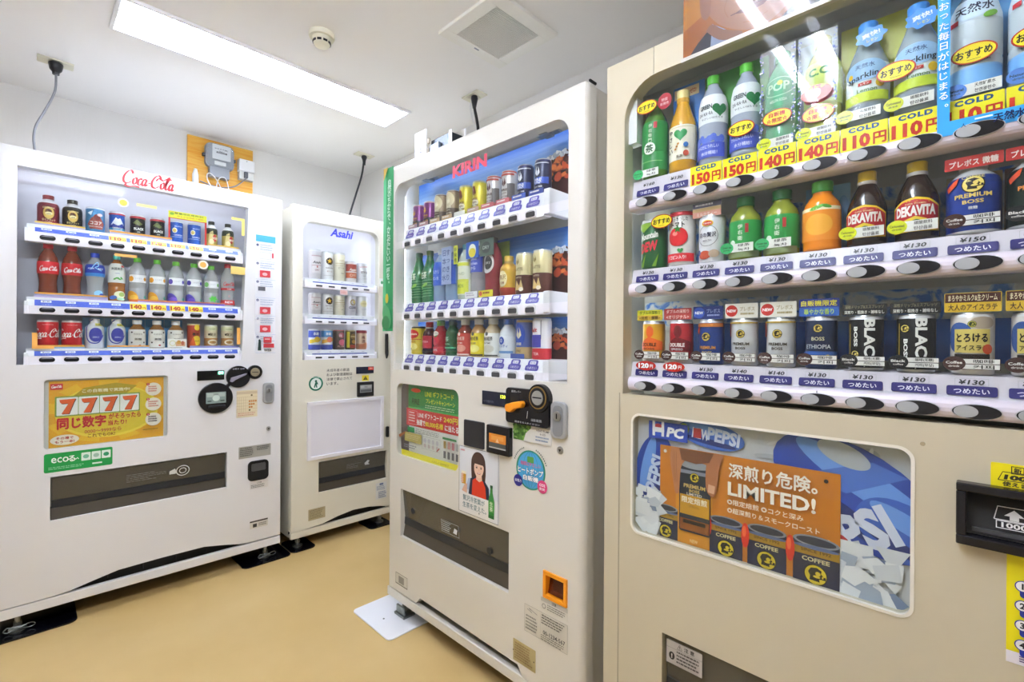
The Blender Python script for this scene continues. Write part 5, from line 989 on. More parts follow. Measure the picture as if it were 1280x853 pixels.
sh1 = [o for o in M1.children if o.name.startswith('shelf')]
def railstrip(s, x0, x1, z, h, cols, y=.026): a = Art(); [a.rect(x0, x1, z+h*k/len(cols), z+h*(k+1)/len(cols), c_) for k, c_ in enumerate(cols)]; a.build('rail_strip', s, (0, y, 0), thick=.0004)
railstrip(sh1[0], .095, .24, 1.553, .013, ['a8a4c8', 'e8b83a']); railstrip(sh1[0], .315, .53, 1.553, .015, ['a8a4c8', 'e8a03a']); railstrip(sh1[0], .67, .80, 1.553, .01, ['c8b8a8', 'e8b83a'])
railstrip(sh1[1], .095, .31, 1.274, .02, ['b8a8d0', '9a9ac8', 'e8a03a']); railstrip(sh1[1], .41, .55, 1.274, .012, ['a88ac8', 'e8843a']); railstrip(sh1[1], .55, .74, 1.274, .014, ['7a6ac8', '6a5ac0', 'd87a5a'])
railstrip(sh1[2], .095, .24, 1.076, .014, ['8ab0d8', 'e8a83a']); railstrip(sh1[2], .31, .45, 1.076, .012, ['8ab0d8', 'e8a03a']); railstrip(sh1[2], .6, .80, 1.076, .01, ['8a8ac8', '9a9ad0'])
a = Art(); a.frame(.517, .664, 1.545, 1.664, .007, 'd8342c'); a.rect(.517, .664, 1.660, 1.69, 'f4ee3a'); a.ell(.53, 1.678, .008, .006, '8ac03a'); a.text('数量限定発売中!', .595, 1.682, .008, '3a6a3a', w=.11); a.text('おトクな価格で提供', .6, 1.670, .007, 'd8942a', w=.10); a.build('promo_frame', sh1[0], (0, .03, 0), label='yellow and red promotion frame')
for k in (2, 3, 4, 5, 6): sticker(sh1[2], 'back_card', BX1[k]-.033, BX1[k]+.036, 1.078, 1.204, '4a94cc' if k > 3 else '7ab0dc', None, .002, .105)
sticker(sh1[2], 'picture_card', .517, .588, 1.078, 1.117, 'f3f1ec', lambda a, w, h: (a.ring(.018, h*.5, .012, .012, .002, 'd8d070'), a.rect(.03, .066, .006, .026, 'e0b08a'), a.ell(.042, .024, .008, .009, 'd8a04a'), a.ell(.056, .02, .006, .01, 'c86a4a')), y=.03)
def anchor(mo, x0, x1, y0, y1, m, label, r=.03):
    """flat plate on the floor under a machine foot"""
    t = tag(empty('anchor_plate', (mo.location.x, mo.location.y, .0005), mo.rotation_euler.z), label, 'floor plate', 'anchor plates under the machine feet')
    n = 6; pts = rrect(x0, x1, y0, y1, r, n); b = MB(); k = len(pts); v = [(x, y, 0) for x, y in pts] + [(x, y, .006) for x, y in pts]
    b.add(v, [(i, (i+1) % k, (i+1) % k+k, i+k) for i in range(k)] + [tuple(range(k, 2*k)), tuple(range(k-1, -1, -1))]); b.build('plate', m, t, bev=.002); return t
navy = mat('black_enamel', '0b0b12', .12)
def clip(parent, x, y):
    MB().tube(spline([(x-.03, y-.02, .03), (x-.04, y-.022, .02), (x-.028, y-.02, .012), (x, y-.024, .022), (x+.035, y-.02, .028), (x+.045, y-.02, .018), (x+.03, y-.02, .012), (x, y-.024, .022), (x-.03, y-.02, .03)], 5), .002, 6).build('wire_clip', galv, parent, sm=60)
p = anchor(M1, -.09, .222, -.022, .25, navy, 'black floor plate under the left foot of the far-left machine'); clip(p, .057, .055); p = anchor(M1, .815, 1.045, -.02, .25, navy, 'black floor plate under the right foot of the far-left machine'); clip(p, .937, .055)
anchor(M2, .0, .13, -.02, .16, navy, 'small black floor plate under the left foot of the beer machine'); anchor(M2, .45, .6, -.02, .16, navy, 'small black floor plate under the right foot of the beer machine')
a = Art(); a.ring(.0, .0, .026, .024, .0035, 'd8dcdc'); a.ring(0, 0, .014, .013, .003, 'd8dcdc'); a.rect(-.05, -.026, -.01, .004, 'd0d4d4'); a.poly([(-.05, .004), (-.03, .014), (-.024, .0)], 'd0d4d4'); lines(a, -.20, -.06, .016, -.02, 5, '9a9a94', .2, 5, .5)
a.build('flap_print', tr1, (.572, .0075, .525), tilt=-math.atan2(-.014, .12), thick=.0004)
# ================================================================ beer machine fittings
Art().text('Asahi', 0, 0, .046, '4450e0', w=.137, shear=.28, bold=.035).build('brand_lettering', M2, (.274, .0098, 1.715), thick=.0002, label='blue slanted lettering')
a = Art(); a.ring(0, 0, .039, .039, .009, '1f7a5a', 36); a.text('STOP! 未成年者飲酒', 0, .0335, .006, 'd8efe4', w=.04); a.ell(0, .013, .006, .007, '1f6a52'); a.poly([(-.012, -.02), (-.004, .006), (.008, .008), (.012, -.004), (.004, -.004), (.008, -.022), (.002, -.022), (-.002, -.008), (-.006, -.022)], '1f6a52')
a.build('warning_mark', M2, (.127, 0, .879), base=(ellipse(0, 0, .04, .04), 'e4ece4'), label='green round under-age warning mark')
for k, s_ in enumerate(('未成年者の飲酒', 'および飲酒運転は', '法律で禁止されて', 'います。')): Art().text(s_, 0, 0, .017, '4a4844', w=(.132, .15, .15, .066)[k], ax=0, bold=.006).build('warning_text', M2, (.186, 0, .948-.0245*k), thick=.0002)
p = MB().box(.36, .47, -.004, .002, .921, .961).build('display_window', mat('display_navy', '23273a', .15), M2, bev=.001)
a = Art(); a.rect(0, .034, 0, .018, 'd8432c'); a.text('売切', .017, .009, .009, 'f8d8c8'); a.build('display_sign', p, (.434, -.0042, .941), thick=.0001)
a = Art(); a.poly([(.0215, .029), (.036, .006), (.007, .006)], '4a4410'); a.text('!', .0215, .015, .013, 'f2dc2a'); a.build('warning_sticker', M2, (.397, 0, .878), base=(rrect(0, .043, 0, .033, .002), 'f0d92a'))
n = MB().prism(rrect(.365, .467, .788, .873, .004), -.012, .002).build('note_acceptor', blk, M2, bev=.002)
a = Art(); a.rect(0, .076, 0, .044, '8c8f90'); a.rect(.004, .072, .024, .04, 'b4b6b6'); a.rect(.004, .072, .004, .016, '5c5f60'); a.text('1000', .038, .032, .008, '5a5c5c'); a.build('note_window', n, (.378, -.0122, .812))
b = MB(); o_ = (.08, .534, .469, .781); e = .018
b.box(.08, .534, -.012, 0, .469, .469+e); b.box(.08, .534, -.012, 0, .781-e, .781); b.box(.08, .08+e, -.012, 0, .469+e, .781-e); b.box(.534-e, .534, -.012, 0, .469+e, .781-e); p = b.build('notice_frame', mat('frame_white', 'f0eef4', .35), M2)
MB().box(.098, .516, -.005, 0, .487, .763).build('blank_notice', mat('paper_white', 'ebe9f2', .5), p)
sticker(M2, 'rating_plate', .09, .183, .143, .203, 'b8ac88', lambda a, w, h: lines(a, .006, w-.006, h-.006, .006, 6, '8a7c58', .5, 3))
sticker(M2, 'phone_sticker', .49, .563, .165, .262, 'dfe0dc', lambda a, w, h: (a.rect(.025, .05, h-.016, h-.004, '6a7a9a'), lines(a, .006, w-.004, h-.02, .05, 3, '8a94ac', .5, 2), lines(a, .016, w-.004, .044, .004, 4, '8a94ac', .6, 9)))
sticker(M2, 'small_sticker', .506, .538, 1.438, 1.486, 'eef4ee', lambda a, w, h: a.ell(w/2, h/2, .008, .01, '58a878'))
b = MB(); b.prism([(.545, 1.155), (.558, 1.155), (.560, 1.03), (.552, 1.005), (.545, 1.04)], -.018, 0); b.build('door_handle', blk, M2, bev=.002)
MB().prism(rrect(.553, .572, .53, .595, .006), -.012, 0).build('door_lock', blk, M2, bev=.002); MB().box(.531, .541, -.01, 0, 1.508, 1.597).build('door_hinge', blk, M2, bev=.002)
sh2 = [o for o in M2.children if o.name.startswith('shelf')]
sticker(sh2[0], 'hanging_card', .262, .306, 1.372, 1.398, 'f4d4d0', lambda a, w, h: lines(a, .004, w-.004, h-.004, .004, 3, 'd89088', .5, 2), y=.003)
a = Art(); a.poly([(-.02, .0), (0, .016), (.012, .012), (.004, -.004), (.016, -.012), (-.016, -.012)], 'c8cccc'); lines(a, -.13, -.03, .01, -.02, 4, '9a9a94', .2, 3, .5); a.build('flap_print', tr2, (.44, .0085, .395), tilt=math.atan2(.014, .12), thick=.0004)
# ================================================================ middle machine fittings
Art().text('KIRIN', 0, 0, .043, 'd8405a', w=.18, bold=.05).build('brand_lettering', M3, (.494, .0078, 1.7135), thick=.0002, label='red capital lettering')
def banner(a, w, h):
    a.rect(w*.0, w*.28, 0, h, '5cc48a'); a.rect(w*.28, w, 0, h, '2f9a5c'); a.vtext('自然のちからで、からだにいい一杯を。', w*.6, h-.05, h*.28, .026, 'd9f2e0', bold=.02); a.ell(w*.5, h*.2, .012, .02, 'd8c03a'); leaf(a, w*.5, h*.09, .03, .05, '58b070', .4); leaf(a, w*.4, h*.05, .03, .03, '3a8a50', -.5); a.poly([(w*.1, h), (w*.55, h), (w*.1, h-.05)], 'd8b04a')
sticker(M3, 'banner_board', -.045, .031, 1.155, 1.829, '2f9a5c', banner, .001, -.001, label='narrow green banner along the left edge')
def sky3(parent, z0, z1, z_cola):
    a = Art(); n = 14; x0, x1 = .03, .945; h = z1-z0
    for k in range(n):
        f = max(0, (k/(n-1)-.35)/.65); c = tuple(int((1-f)*p+f*q) for p, q in zip((0xcc, 0xe2, 0xf6), (0x2c, 0x6c, 0xd0))); a.rect(x0, x1, z0+h*k/n, z0+h*(k+1)/n, '%02x%02x%02x' % c)
    rnd = random.Random(4)
    for k in range(10): x = x0+(x1-x0)*rnd.random(); z = z0+h*(.35+.5*rnd.random()); a.poly([(x, z), (x+.22, z+.03), (x+.3, z+.036), (x+.2, z+.024)], '5a94d8')
    pts = [(x0+(x1-x0)*k/40, z0+h*(.16+.12*(k/40)+.05*rnd.random())) for k in range(41)]; a.poly([(x0, z0)] + [(x1, z0)] + pts[::-1], '8a7a84')
    for k in range(0, 40, 1): x, z = pts[k]; a.poly([(x-.008, z-.012), (x+.01, z-.02), (x+.002, z+.004)], 'e8ecf2')
    # glass of cola at the right end
    a.rect(.75, x1, z0, z0+h*.55, '3a1a18'); a.rect(.75, x1, z0+h*.42, z0+h*.6, '9a3a24')
    for k in range(70): a.ell(.76+.18*rnd.random(), z0+h*(.3+.35*rnd.random()), .006+.012*rnd.random(), .005+.01*rnd.random(), rnd.choice(['c8502a', '7a2a1c', 'd8743a', '4a1c18', '2a1414', 'b84a30']), rnd.random()*3, 8)
    for k in range(50): a.ell(.755+.185*rnd.random(), z0+h*(.62+.06*rnd.random()), .004+.008*rnd.random(), .003+.006*rnd.random(), rnd.choice(['e8ecf2', 'c8d0dc', 'a8b4c4']), rnd.random()*3, 7)
    a.clip(x0, x1, z0, z1); return a.build('backdrop', parent, (0, .125, 0), thick=.001, label='blue sky and cola picture')
sky3(M3, 1.566, 1.775, 0); sky3(M3, 1.266, 1.475, 0); sky3(M3, 1.062, 1.195, 0)
for q in (.19, .80):
    b = MB().box(q-.05, q+.03, .05, .09, 1.755, 1.762); b.box(q-.02, q+.01, .04, .08, 1.745, 1.757); b.build('lamp_bracket', galv, M3, bev=.001)
sh3 = [o for o in M3.children if o.name.startswith('shelf')]
x = BX3; q = sh3[1]
sticker(q, 'back_card', x[2]-.03, x[2]+.032, 1.275, 1.462, '3a66c4', None, y=.11); sticker(q, 'back_card', x[5]-.034, x[5]+.034, 1.275, 1.462, '3a6cc8', None, y=.11); sticker(q, 'back_card', x[6]-.034, x[6]+.036, 1.275, 1.462, '8aa83a', None, y=.11)
sticker(q, 'text_card', x[3]-.028, x[3]+.03, 1.325, 1.462, 'a8b8dc', lambda a, w, h: (a.vtext('日本の水', w*.3, h-.006, .01, .022, '3a4a8a'), a.vtext('すっきり', w*.72, h-.006, .01, .022, '3a4a8a')), y=.036)
sticker(q, 'header_card', x[5]-.033, x[5]+.033, 1.405, 1.462, '2f62c4', lambda a, w, h: (a.ell(w/2, h*.45, .02, .024, 'f0f0e0'), a.ell(w/2, h*.34, .018, .016, 'e8d83a')), y=.036)
sticker(q, 'header_card', x[6]-.033, x[6]+.035, 1.405, 1.462, '5a6a62', lambda a, w, h: (a.ell(w*.45, h*.5, .022, .02, '3a4440'), a.text('DRY', w*.45, h*.5, .012, 'd0d8d0')), y=.036)
sticker(q, 'tag_card', x[4]-.034, x[4]-.012, 1.395, 1.462, 'd8e03a', lambda a, w, h: a.vtext('新発売', w/2, h-.004, .004, .014, '3a4a2a'), y=.04)
sticker(q, 'foot_card', x[5]-.036, x[5]+.03, 1.2665, 1.289, 'eceaf0', lambda a, w, h: lines(a, .008, w-.008, h-.004, .004, 2, 'b0a8b8', .5, 2), y=.034); sticker(q, 'foot_card', x[6]-.036, x[6]+.034, 1.2665, 1.289, 'e8dc3a', lambda a, w, h: (a.ell(.01, h*.5, .008, .008, 'd86a4a'), lines(a, .022, w-.006, h-.006, .006, 1, '9a4a2a', .6, 2)), y=.034)
q = sh3[0]
for k, c_ in ((0, 'a88a98'), (1, 'a87a80'), (2, 'c8a882'), (3, 'c8a882'), (4, 'eceadf'), (5, 'c8a494'), (6, 'c86a74'), (7, 'c86a74'), (8, '4a62b8'), (9, '3a4a98')): sticker(q, 'foot_card', x[k]-.03, x[k]+.03, 1.5665, 1.582, c_, lambda a, w, h: lines(a, .006, w-.006, h-.004, .004, 1, 'f0e8e4', .6, 2), y=.037)
q = sh3[2]; sticker(q, 'back_card', x[8]-.034, x[8]+.034, 1.064, 1.188, 'c8963a', None, y=.105); sticker(q, 'foot_card', x[8]-.03, x[8]+.03, 1.0625, 1.078, '4a62b8', None, y=.036)
def ad3(a, w, h):
    a.rect(.06, w, .0, h, 'f1f0ec'); a.rect(0, .06, 0, h, '6a5a58'); a.rect(.055, w-.025, .19, h, '2f8a44'); a.rect(.055, w-.025, .19, .2, '58b05a')
    a.ell(.105, h-.028, .033, .008, 'd8402c'); a.text('FIRE', .105, .222, .022, '1c2a1c', w=.05, bold=.02); a.text('LINE ギフトコード', .255, .258, .022, 'e8e63a', w=.175, bold=.02); a.text('プレゼントキャンペーン', .262, .231, .018, 'e8e63a', w=.175, bold=.02); lines(a, .17, .36, .215, .2, 2, 'c8e0b0', .4, 4)
    a.rect(.045, w, .125, .193, 'd8302f'); a.frame(.058, .118, .132, .186, .001, 'f4c8c8'); lines(a, .064, .112, .18, .138, 4, 'f6d8d4', .5, 2); a.text('LINE ギフトコード', .203, .174, .02, 'ffffff', w=.15, bold=.02); a.text('240円', .33, .174, .02, 'f4e23a', w=.08, bold=.03)
    a.text('抽選で', .147, .145, .022, 'ffffff', w=.055, bold=.03); a.text('80,000名様', .232, .145, .022, 'f4e23a', w=.11, bold=.03); a.text('に当たる!', .34, .145, .022, 'ffffff', w=.085, bold=.03)
    a.rect(.058, .105, .1, .12, '2f9a54', .003); lines(a, .115, .30, .118, .1, 3, '9a9a94', .4, 6); a.rect(.04, .155, .062, .098, 'c8b86a', .002); lines(a, .05, .15, .09, .07, 3, 'e4d8a0', .5, 3); a.frame(.16, .275, .05, .097, .0008, 'b0aca8')
    for k in range(4): a.ell(.18+.026*k, .082, .009, .009, 'd8d4da'); a.ell(.18+.026*k, .063, .008, .008, 'd8c8c8'); a.rect(.295+.024*k, .31+.024*k, .072, .098, ['c0a05a', 'c8948a', 'c07a84', 'b8b8b8'][k]); a.rect(.295+.024*k, .309+.024*k, .036, .062, '6a6a6c')
    a.rect(.29, .37, .104, .112, '4a9a5a'); a.line([(.255, .052), (.272, .066)], .005, 'b03a34'); lines(a, .04, .14, .05, .034, 2, '9a98a8', .5, 5); a.rect(.024, w, .0, .026, 'ecdf2a'); a.text('くわしくはWEBで', w*.7, .013, .009, 'a89a1a', w=.1)
    a.poly([(.0, .08), (.05, .10), (.05, .092), (.01, .07)], 'b06a3a')
adpanel(M3, 'advert_panel', .064, .455, .66, .946, .03, ad3, y=.022)
p = MB().box(.58, .692, -.004, .002, .911, .956).build('display_window', mat('display_navy', '23273a', .15), M3, bev=.001)
Art().text('130', 0, 0, .011, 'c8e040', w=.022, bold=.03).build('digits', p, (.678, -.0042, .943), mat('lit_digits_yellow', 'd0e03a', .4, emit=.8), thick=.0001)
Art().text('つり銭切れ', 0, 0, .008, '5a6078', w=.05).build('display_print', p, (.612, -.0042, .923), thick=.0001)
b = MB(); b.prism(rrect(.70, .873, .869, .976, .012), -.014, .002); b.cyl(.835, .953, .041, -.018, .002, 32); c = b.build('coin_lever_plate', mat('black_gloss', '15151a', .22), M3, bev=.0015)
MB().box(.72, .758, -.0145, -.0135, .90, .963).build('lever_slot', rubber, c)
k_ = MB(); k_.prism([(.713, .918), (.718, .905), (.735, .903), (.752, .915), (.782, .922), (.786, .934), (.78, .942), (.75, .936), (.728, .93), (.716, .927)], -.034, -.014); k_.build('coin_lever', mat('orange_plastic', 'f29a1c', .35), c, bev=.004)
MB().cyl(.835, .955, .033, -.0195, -.018, 32).build('slot_ring', mat('brass_ring', 'b5945a', .35, .8), c); MB().cyl(.835, .955, .029, -.0205, -.019, 32).build('slot_disc', rubber, c)
MB().cyl(.836, .955, .021, -.023, -.02, 28).build('coin_slot', mat('coin_steel_light', 'c4c4c0', .3, .7), c, bev=.001); MB().box(.819, .853, -.0235, -.0225, .9535, .9575).build('coin_slit', rubber, c)
a = Art(); a.text('返却レバー', .745, .966, .007, 'c8c8c8', w=.04); a.text('10-50-100-500', .827, .888, .008, 'b8b8b8', w=.04); a.text('硬貨をお入れください', .79, .876, .006, 'b8b8b8', w=.10); a.line([(.79, .89), (.793, .912)], .0018, 'd8d8d8'); a.build('lever_print', c, (0, -.0142, 0), thick=.0001)
keylock(M3, .877, .932, .846, .949); trilock(M3, .905, .813)
MB().prism(rrect(.49, .59, .763, .851, .004), -.006, .002).build('sensor_cover', mat('matt_black', '26262a', .45), M3, bev=.002)
b = MB().prism(rrect(.614, .718, .762, .851, .004), -.016, .002); n = b.build('note_acceptor', mat('black_gloss', '15151a', .22), M3, bev=.003)
a = Art(); a.rect(0, .076, 0, .046, '565a58'); a.rect(0, .076, .018, .046, 'e08a2c'); a.rect(.01, .066, .026, .04, 'eaa24a'); a.poly([(.03, .02), (.038, .032), (.046, .02)], 'f4d0a0'); a.rect(0, .076, 0, .004, 'b8bab8'); a.build('note_window', n, (.629, -.0162, .78))
def grn3(a, w, h):
    rnd = random.Random(3); a.rect(0, w*.48, 0, h, '5a8a3a')
    for k in range(50): a.ell(w*.46*rnd.random(), h*rnd.random(), .003+.005*rnd.random(), .003+.004*rnd.random(), rnd.choice(['7aa84a', '4a7a2a', '8ab85a', '3f6a2a']), 0, 7)
    a.poly([(w*.3, 0), (w*.36, h*.5), (w*.55, h), (w, h), (w, 0)], 'dcdcd6'); a.clip(0, w, 0, h); a.text('HEAT PUMP', w*.8, h*.8, .007, '6a6a66', w=.05); a.text('& LED', w*.8, h*.6, .006, '6a6a66'); lines(a, w*.62, w-.004, h*.45, .004, 2, '8a9ab0', .5, 3)
sticker(M3, 'leaf_sticker', .721, .873, .819, .867, 'dcdcd6', grn3)
a = Art(); a.ell(.793, .735, .0585, .0585, '2f8f74', n=40); a.ell(.793, .735, .052, .054, '49a6d8', n=40)
for q in (-.6, -.2, .2, .6): a.line([(.793+q*.05*cos(t), .735+.054*sin(t)) for t in [-1.4+2.8*i/14 for i in range(15)]], .0014, '2f86a0')
a.rect(.78, .806, .757, .775, '5aa04a', .003); a.text('地球にやさしい', .793, .752, .012, 'd85a90', w=.08, bold=.03)
for e, c_ in ((.07, '1f2a5a'), (.03, 'ffffff')): a.text('ヒートポンプ', .793, .732, .018, c_, w=.1, bold=e); a.text('自販機', .795, .711, .015, c_, w=.06, bold=e)
a.ell(.744, .696, .018, .018, '33308a'); a.text('省電力', .744, .696, .009, 'ffffff', w=.027); a.ell(.841, .696, .019, .019, 'd8447c'); a.text('CO2', .841, .701, .008, 'ffffff', w=.022, bold=.03); a.text('削減', .841, .69, .008, 'ffffff', w=.02)
for k in range(9): t = 2.75-.1*k; a.ell(.793+.068*cos(t), .735+.068*sin(t), .0022, .0026, '4a5a50', 0, 6); t = .39+.1*k; a.ell(.793+.068*cos(t), .735+.068*sin(t), .0022, .0026, '4a5a50', 0, 6)
a.build('heat_pump_sticker', M3, (0, 0, 0), label='round globe sticker with two small discs')
def beerposter(a, w, h):
    a.rect(.001, w-.001, .001, h-.001, 'dfe3e8'); a.rect(.001, w-.001, .001, h*.32, 'e9eaec'); a.text('KIRIN', .016, h-.014, .006, 'c8384a', w=.022, bold=.03)
    hx = .098                                                    # woman with brown hair, red top and dark waistcoat
    a.poly(spline([(hx-.034, h*.5), (hx-.037, h*.72), (hx-.034, h*.85), (hx-.018, h*.94), (hx+.006, h*.955), (hx+.026, h*.9), (hx+.034, h*.78), (hx+.034, h*.6), (hx+.026, h*.5), (hx, h*.47)], 4), '4a322a')
    a.poly([(hx-.065, h*.36), (hx-.052, h*.53), (hx-.035, h*.55), (hx-.02, h*.36)], 'b8c4d8'); a.poly([(hx+.035, h*.36), (hx+.04, h*.53), (hx+.058, h*.45), (hx+.066, h*.3)], 'b8c4d8')
    a.poly([(hx-.05, h*.3), (hx-.04, h*.54), (hx-.02, h*.58), (hx+.03, h*.56), (hx+.05, h*.47), (hx+.055, h*.27)], '1f2a44'); a.poly([(hx-.034, h*.27), (hx-.03, h*.52), (hx-.014, h*.57), (hx+.022, h*.55), (hx+.034, h*.46), (hx+.04, h*.25)], 'd63a1e')
    a.poly([(hx-.01, h*.62), (hx-.012, h*.55), (hx+.004, h*.52), (hx+.018, h*.55), (hx+.016, h*.62)], 'e6c0a6'); a.poly(spline([(hx-.022, h*.74), (hx-.02, h*.66), (hx-.006, h*.58), (hx+.008, h*.585), (hx+.022, h*.66), (hx+.025, h*.76), (hx+.01, h*.84), (hx-.012, h*.84), (hx-.022, h*.74)], 4), 'efcdb4')
    a.poly([(hx-.03, h*.74), (hx-.026, h*.88), (hx+.004, h*.92), (hx+.03, h*.86), (hx+.031, h*.72), (hx+.022, h*.775), (hx-.018, h*.78)], '4a322a')
    for q in (-.011, .011): a.ell(hx+q+.002, h*.725, .0042, .0022, '2a1c18'); a.line([(hx+q-.004, h*.745), (hx+q+.007, h*.747)], .001, '5a3a2c')
    a.ell(hx+.002, h*.645, .0085, .0028, 'c0504a'); a.ell(hx+.002, h*.648, .0065, .0014, 'f4ece8'); a.line([(hx+.002, h*.71), (hx+.004, h*.68)], .0012, 'cf9c84')
    a.poly([(.014, h*.32), (.03, h*.44), (.042, h*.44), (.04, h*.3)], 'e3b89c'); a.poly([(.013, h*.43), (.012, h*.6), (.036, h*.61), (.034, h*.43)], 'd9a02a'); a.rect(.012, .036, h*.58, h*.62, 'f4eccc'); 
    for k in range(4): a.ell(.016, h*(.46+.035*k), .006, .0045, 'e6bc9e')
    a.rect(.001, .15, .001, h*.3, 'eceae6'); x = .162; a.poly([(x-.013, .012), (x+.013, .012), (x+.014, h*.3), (x+.006, h*.42), (x+.005, h*.5), (x-.005, h*.5), (x-.006, h*.42), (x-.014, h*.3)], '2f8a3e'); a.rect(x-.006, x+.006, h*.49, h*.53, '1f5a34'); a.rect(x-.0135, x+.0135, h*.14, h*.3, '4a9a44'); a.vtext('生茶', x, h*.3, h*.15, .014, 'e4f0d8'); a.rect(x-.013, x+.013, .014, h*.1, '1f6a34')
    a.text('贅沢冷茶葉が', .076, h*.23, .019, '4a7a80', w=.11, bold=.004); a.text('生茶を変えた。', .08, h*.125, .019, '4a7a80', w=.118, bold=.004); a.ell(.105, .014, .002, .003, '2a2a2a'); a.frame(0, w, 0, h, .0012, '3a3a3c')
sticker(M3, 'tea_poster', .464, .66, .535, .759, 'e2e4e8', beerposter, label='poster of a woman in red holding a glass')
sticker(M3, 'small_sticker', .064, .148, .141, .186, 'cfccc0', lambda a, w, h: (a.frame(0, w, 0, h, .002, '7a7668'), a.rect(.022, .06, .008, .036, '8a867a'), a.rect(0, w, 0, .004, '6a6658')))
MB().prism(rrect(.852, .93, .386, .455, .004), .03, .034).build('coin_return_back', mat('return_brown', '8a4a12', .4), M3)
b = MB(); b.box(.848, .934, -.006, .03, .448, .459); b.box(.848, .934, -.006, .03, .382, .392); b.box(.848, .859, -.006, .03, .392, .448); b.box(.923, .934, -.006, .03, .392, .448); b.build('coin_return', mat('orange_plastic', 'f29a1c', .35), M3, bev=.001)
MB().extx([(.004, .395), (.007, .395), (.02, .446), (.017, .446)], .86, .922).build('coin_return_flap', mat_clear('amber_flap', 'c87a2a', .7, .05, '8a4a12'), M3)
sticker(M3, 'caution_sticker', .837, .935, .342, .378, 'dcd9ce', lambda a, w, h: (a.rect(0, w, h-.012, h, 'c4c2b8'), a.text('注意', w/2, h-.006, .008, '3a3a36'), a.ring(.012, .012, .007, .007, .0015, '5a5a54'), lines(a, .025, w-.004, .021, .004, 3, '8a887e', .5, 4)))
def doc(a, w, h):
    a.frame(0, w, 0, h, .0008, '8a887c'); a.line([(.01, h-.012), (.03, h-.018), (.018, h-.008), (.05, h-.016)], .0012, '4a4a44'); lines(a, .006, w*.36, h-.03, .006, 5, '8a887e', .45, 2); a.rect(w*.4, w*.402, .004, h-.004, '8a887c'); lines(a, w*.43, w-.004, h-.004, h*.6, 4, '6a685e', .45, 3); a.text('00-1234-567', w*.72, h*.36, .012, '3a3a36', w=.08); lines(a, w*.43, w-.004, h*.25, .004, 3, '7a786e', .45, 4)
sticker(M3, 'notice_sticker', .773, .935, .252, .333, 'd9d5c8', doc)
sticker(M3, 'rating_plate', .726, .818, .143, .209, 'b9ab7a', lambda a, w, h: (lines(a, .008, w-.008, h-.008, .008, 7, '9a7c50', .5, 6), a.ell(.004, h/2, .0022, .0022, '4a4228'), a.ell(w-.004, h/2, .0022, .0022, '4a4228')))
p = anchor(M3, -.097, .187, -.105, .12, mat('white_plate', 'eceef2', .35), 'white floor plate sticking out under the middle machine', .02)
b = MB(); b.box(.045, .115, .005, .06, .006, .016); b.box(.05, .11, .012, .02, .016, .045); b.box(.06, .1, .02, .05, .016, .03); b.build('clamp', galv, p, bev=.002); MB().lathe([(.009, 0), (.009, .012), (.006, .02)], 10, (.08, .03, .03)).build('clamp_bolt', galv, p, sm=40)
MB().lathe([(.004, 0), (.003, .002)], 10, (.05, -.045, .006)).build('screw', galv, p)
a = Art(); a.frame(-.05, .05, -.022, .022, .001, 'c8ccd0'); lines(a, -.045, .012, .018, -.018, 5, 'b8bcc0', .45, 4, .4); a.poly([(.02, -.01), (.03, .01), (.045, .006), (.04, -.012)], 'd8dce0'); a.build('flap_print', tr3, (.40, .0095, .45), tilt=math.atan2(.014, .13), thick=.0004)
for q in (.16, .6): MB().cyl(q, .45 if q < .3 else .43, .012, .014, .024, 14).build('flap_hinge', mat('flap_bar', '22252a', .3), M3)
MB().prism(ellipse(.40, .5225, .005, .004, 10), -.002, .01).build('flap_stop', rubber, M3)
MB().box(.979, .984, .02, .05, 1.8275, 1.833).build('rubber_stop', rubber, M3)
# device on top of the middle machine
t = tag(empty('control_box', (1.177, 1.74, 1.826), -pi/2), 'small steel control box between white brackets on the middle machine', 'control box')
MB().box(-.01, .075, 0, .003, 0, .178).build('bracket', white_metal, t, bev=.001); MB().box(.225, .245, .0, .003, 0, .125).build('bracket', white_metal, t, bev=.001)
b = MB(); b.box(.09, .225, .012, .11, 0, .125); b.build('case', mat('dark_case', '3a4048', .3, .6), t, bev=.004)
b = MB(); b.box(.10, .16, .0, .012, .02, .10); b.build('front_module', mat('steel_blue', '8a98a8', .3, .7), t, bev=.003)
for q in (.04, .08): MB().box(.075+q*.1, .09+q*.1, -.002, .004, .03+q, .05+q).build('connector', mat('tan_part', 'b8ac98', .5), t)
a = Art(); a.rect(.0, .016, 0, .004, 'a0a4ac'); a.rect(0, .016, -.014, -.01, '8a8e98'); a.build('bracket_print', t, (.028, 0, .1))
MB().box(.322, .327, 0, .004, 0, .10).build('antenna', white_metal, t)
# ================================================================ right machine fittings
def back4(name, z0, z1, seed):
    o = MB().box(.035, 1.125, .143, .147, z0, z1).build('backdrop', mat_ice(), M4); o['label'] = 'icy water splash picture'; return o
def mat_ice():
    if 'ice_print' in MATS: return MATS['ice_print']
    m = mat('ice_print', 'b4b8b4', .5); nt = m.node_tree; tc = nt.nodes.new('ShaderNodeTexCoord'); n = nt.nodes.new('ShaderNodeTexNoise'); r = nt.nodes.new('ShaderNodeValToRGB')
    n.inputs['Scale'].default_value = 16; n.inputs['Detail'].default_value = 9; n.inputs['Distortion'].default_value = 2.2; nt.links.new(tc.outputs['Object'], n.inputs['Vector'])
    el = r.color_ramp.elements; el[0].position = .40; el[0].color = lin('3a72c0'); el[1].position = .47; el[1].color = lin('9ab4cc'); e = el.new(.54); e.color = lin('c4c8c2'); e = el.new(.66); e.color = lin('b8bab2')
    nt.links.new(n.outputs['Fac'], r.inputs[0]); nt.links.new(r.outputs[0], nt.nodes['Principled BSDF'].inputs['Base Color']); return m
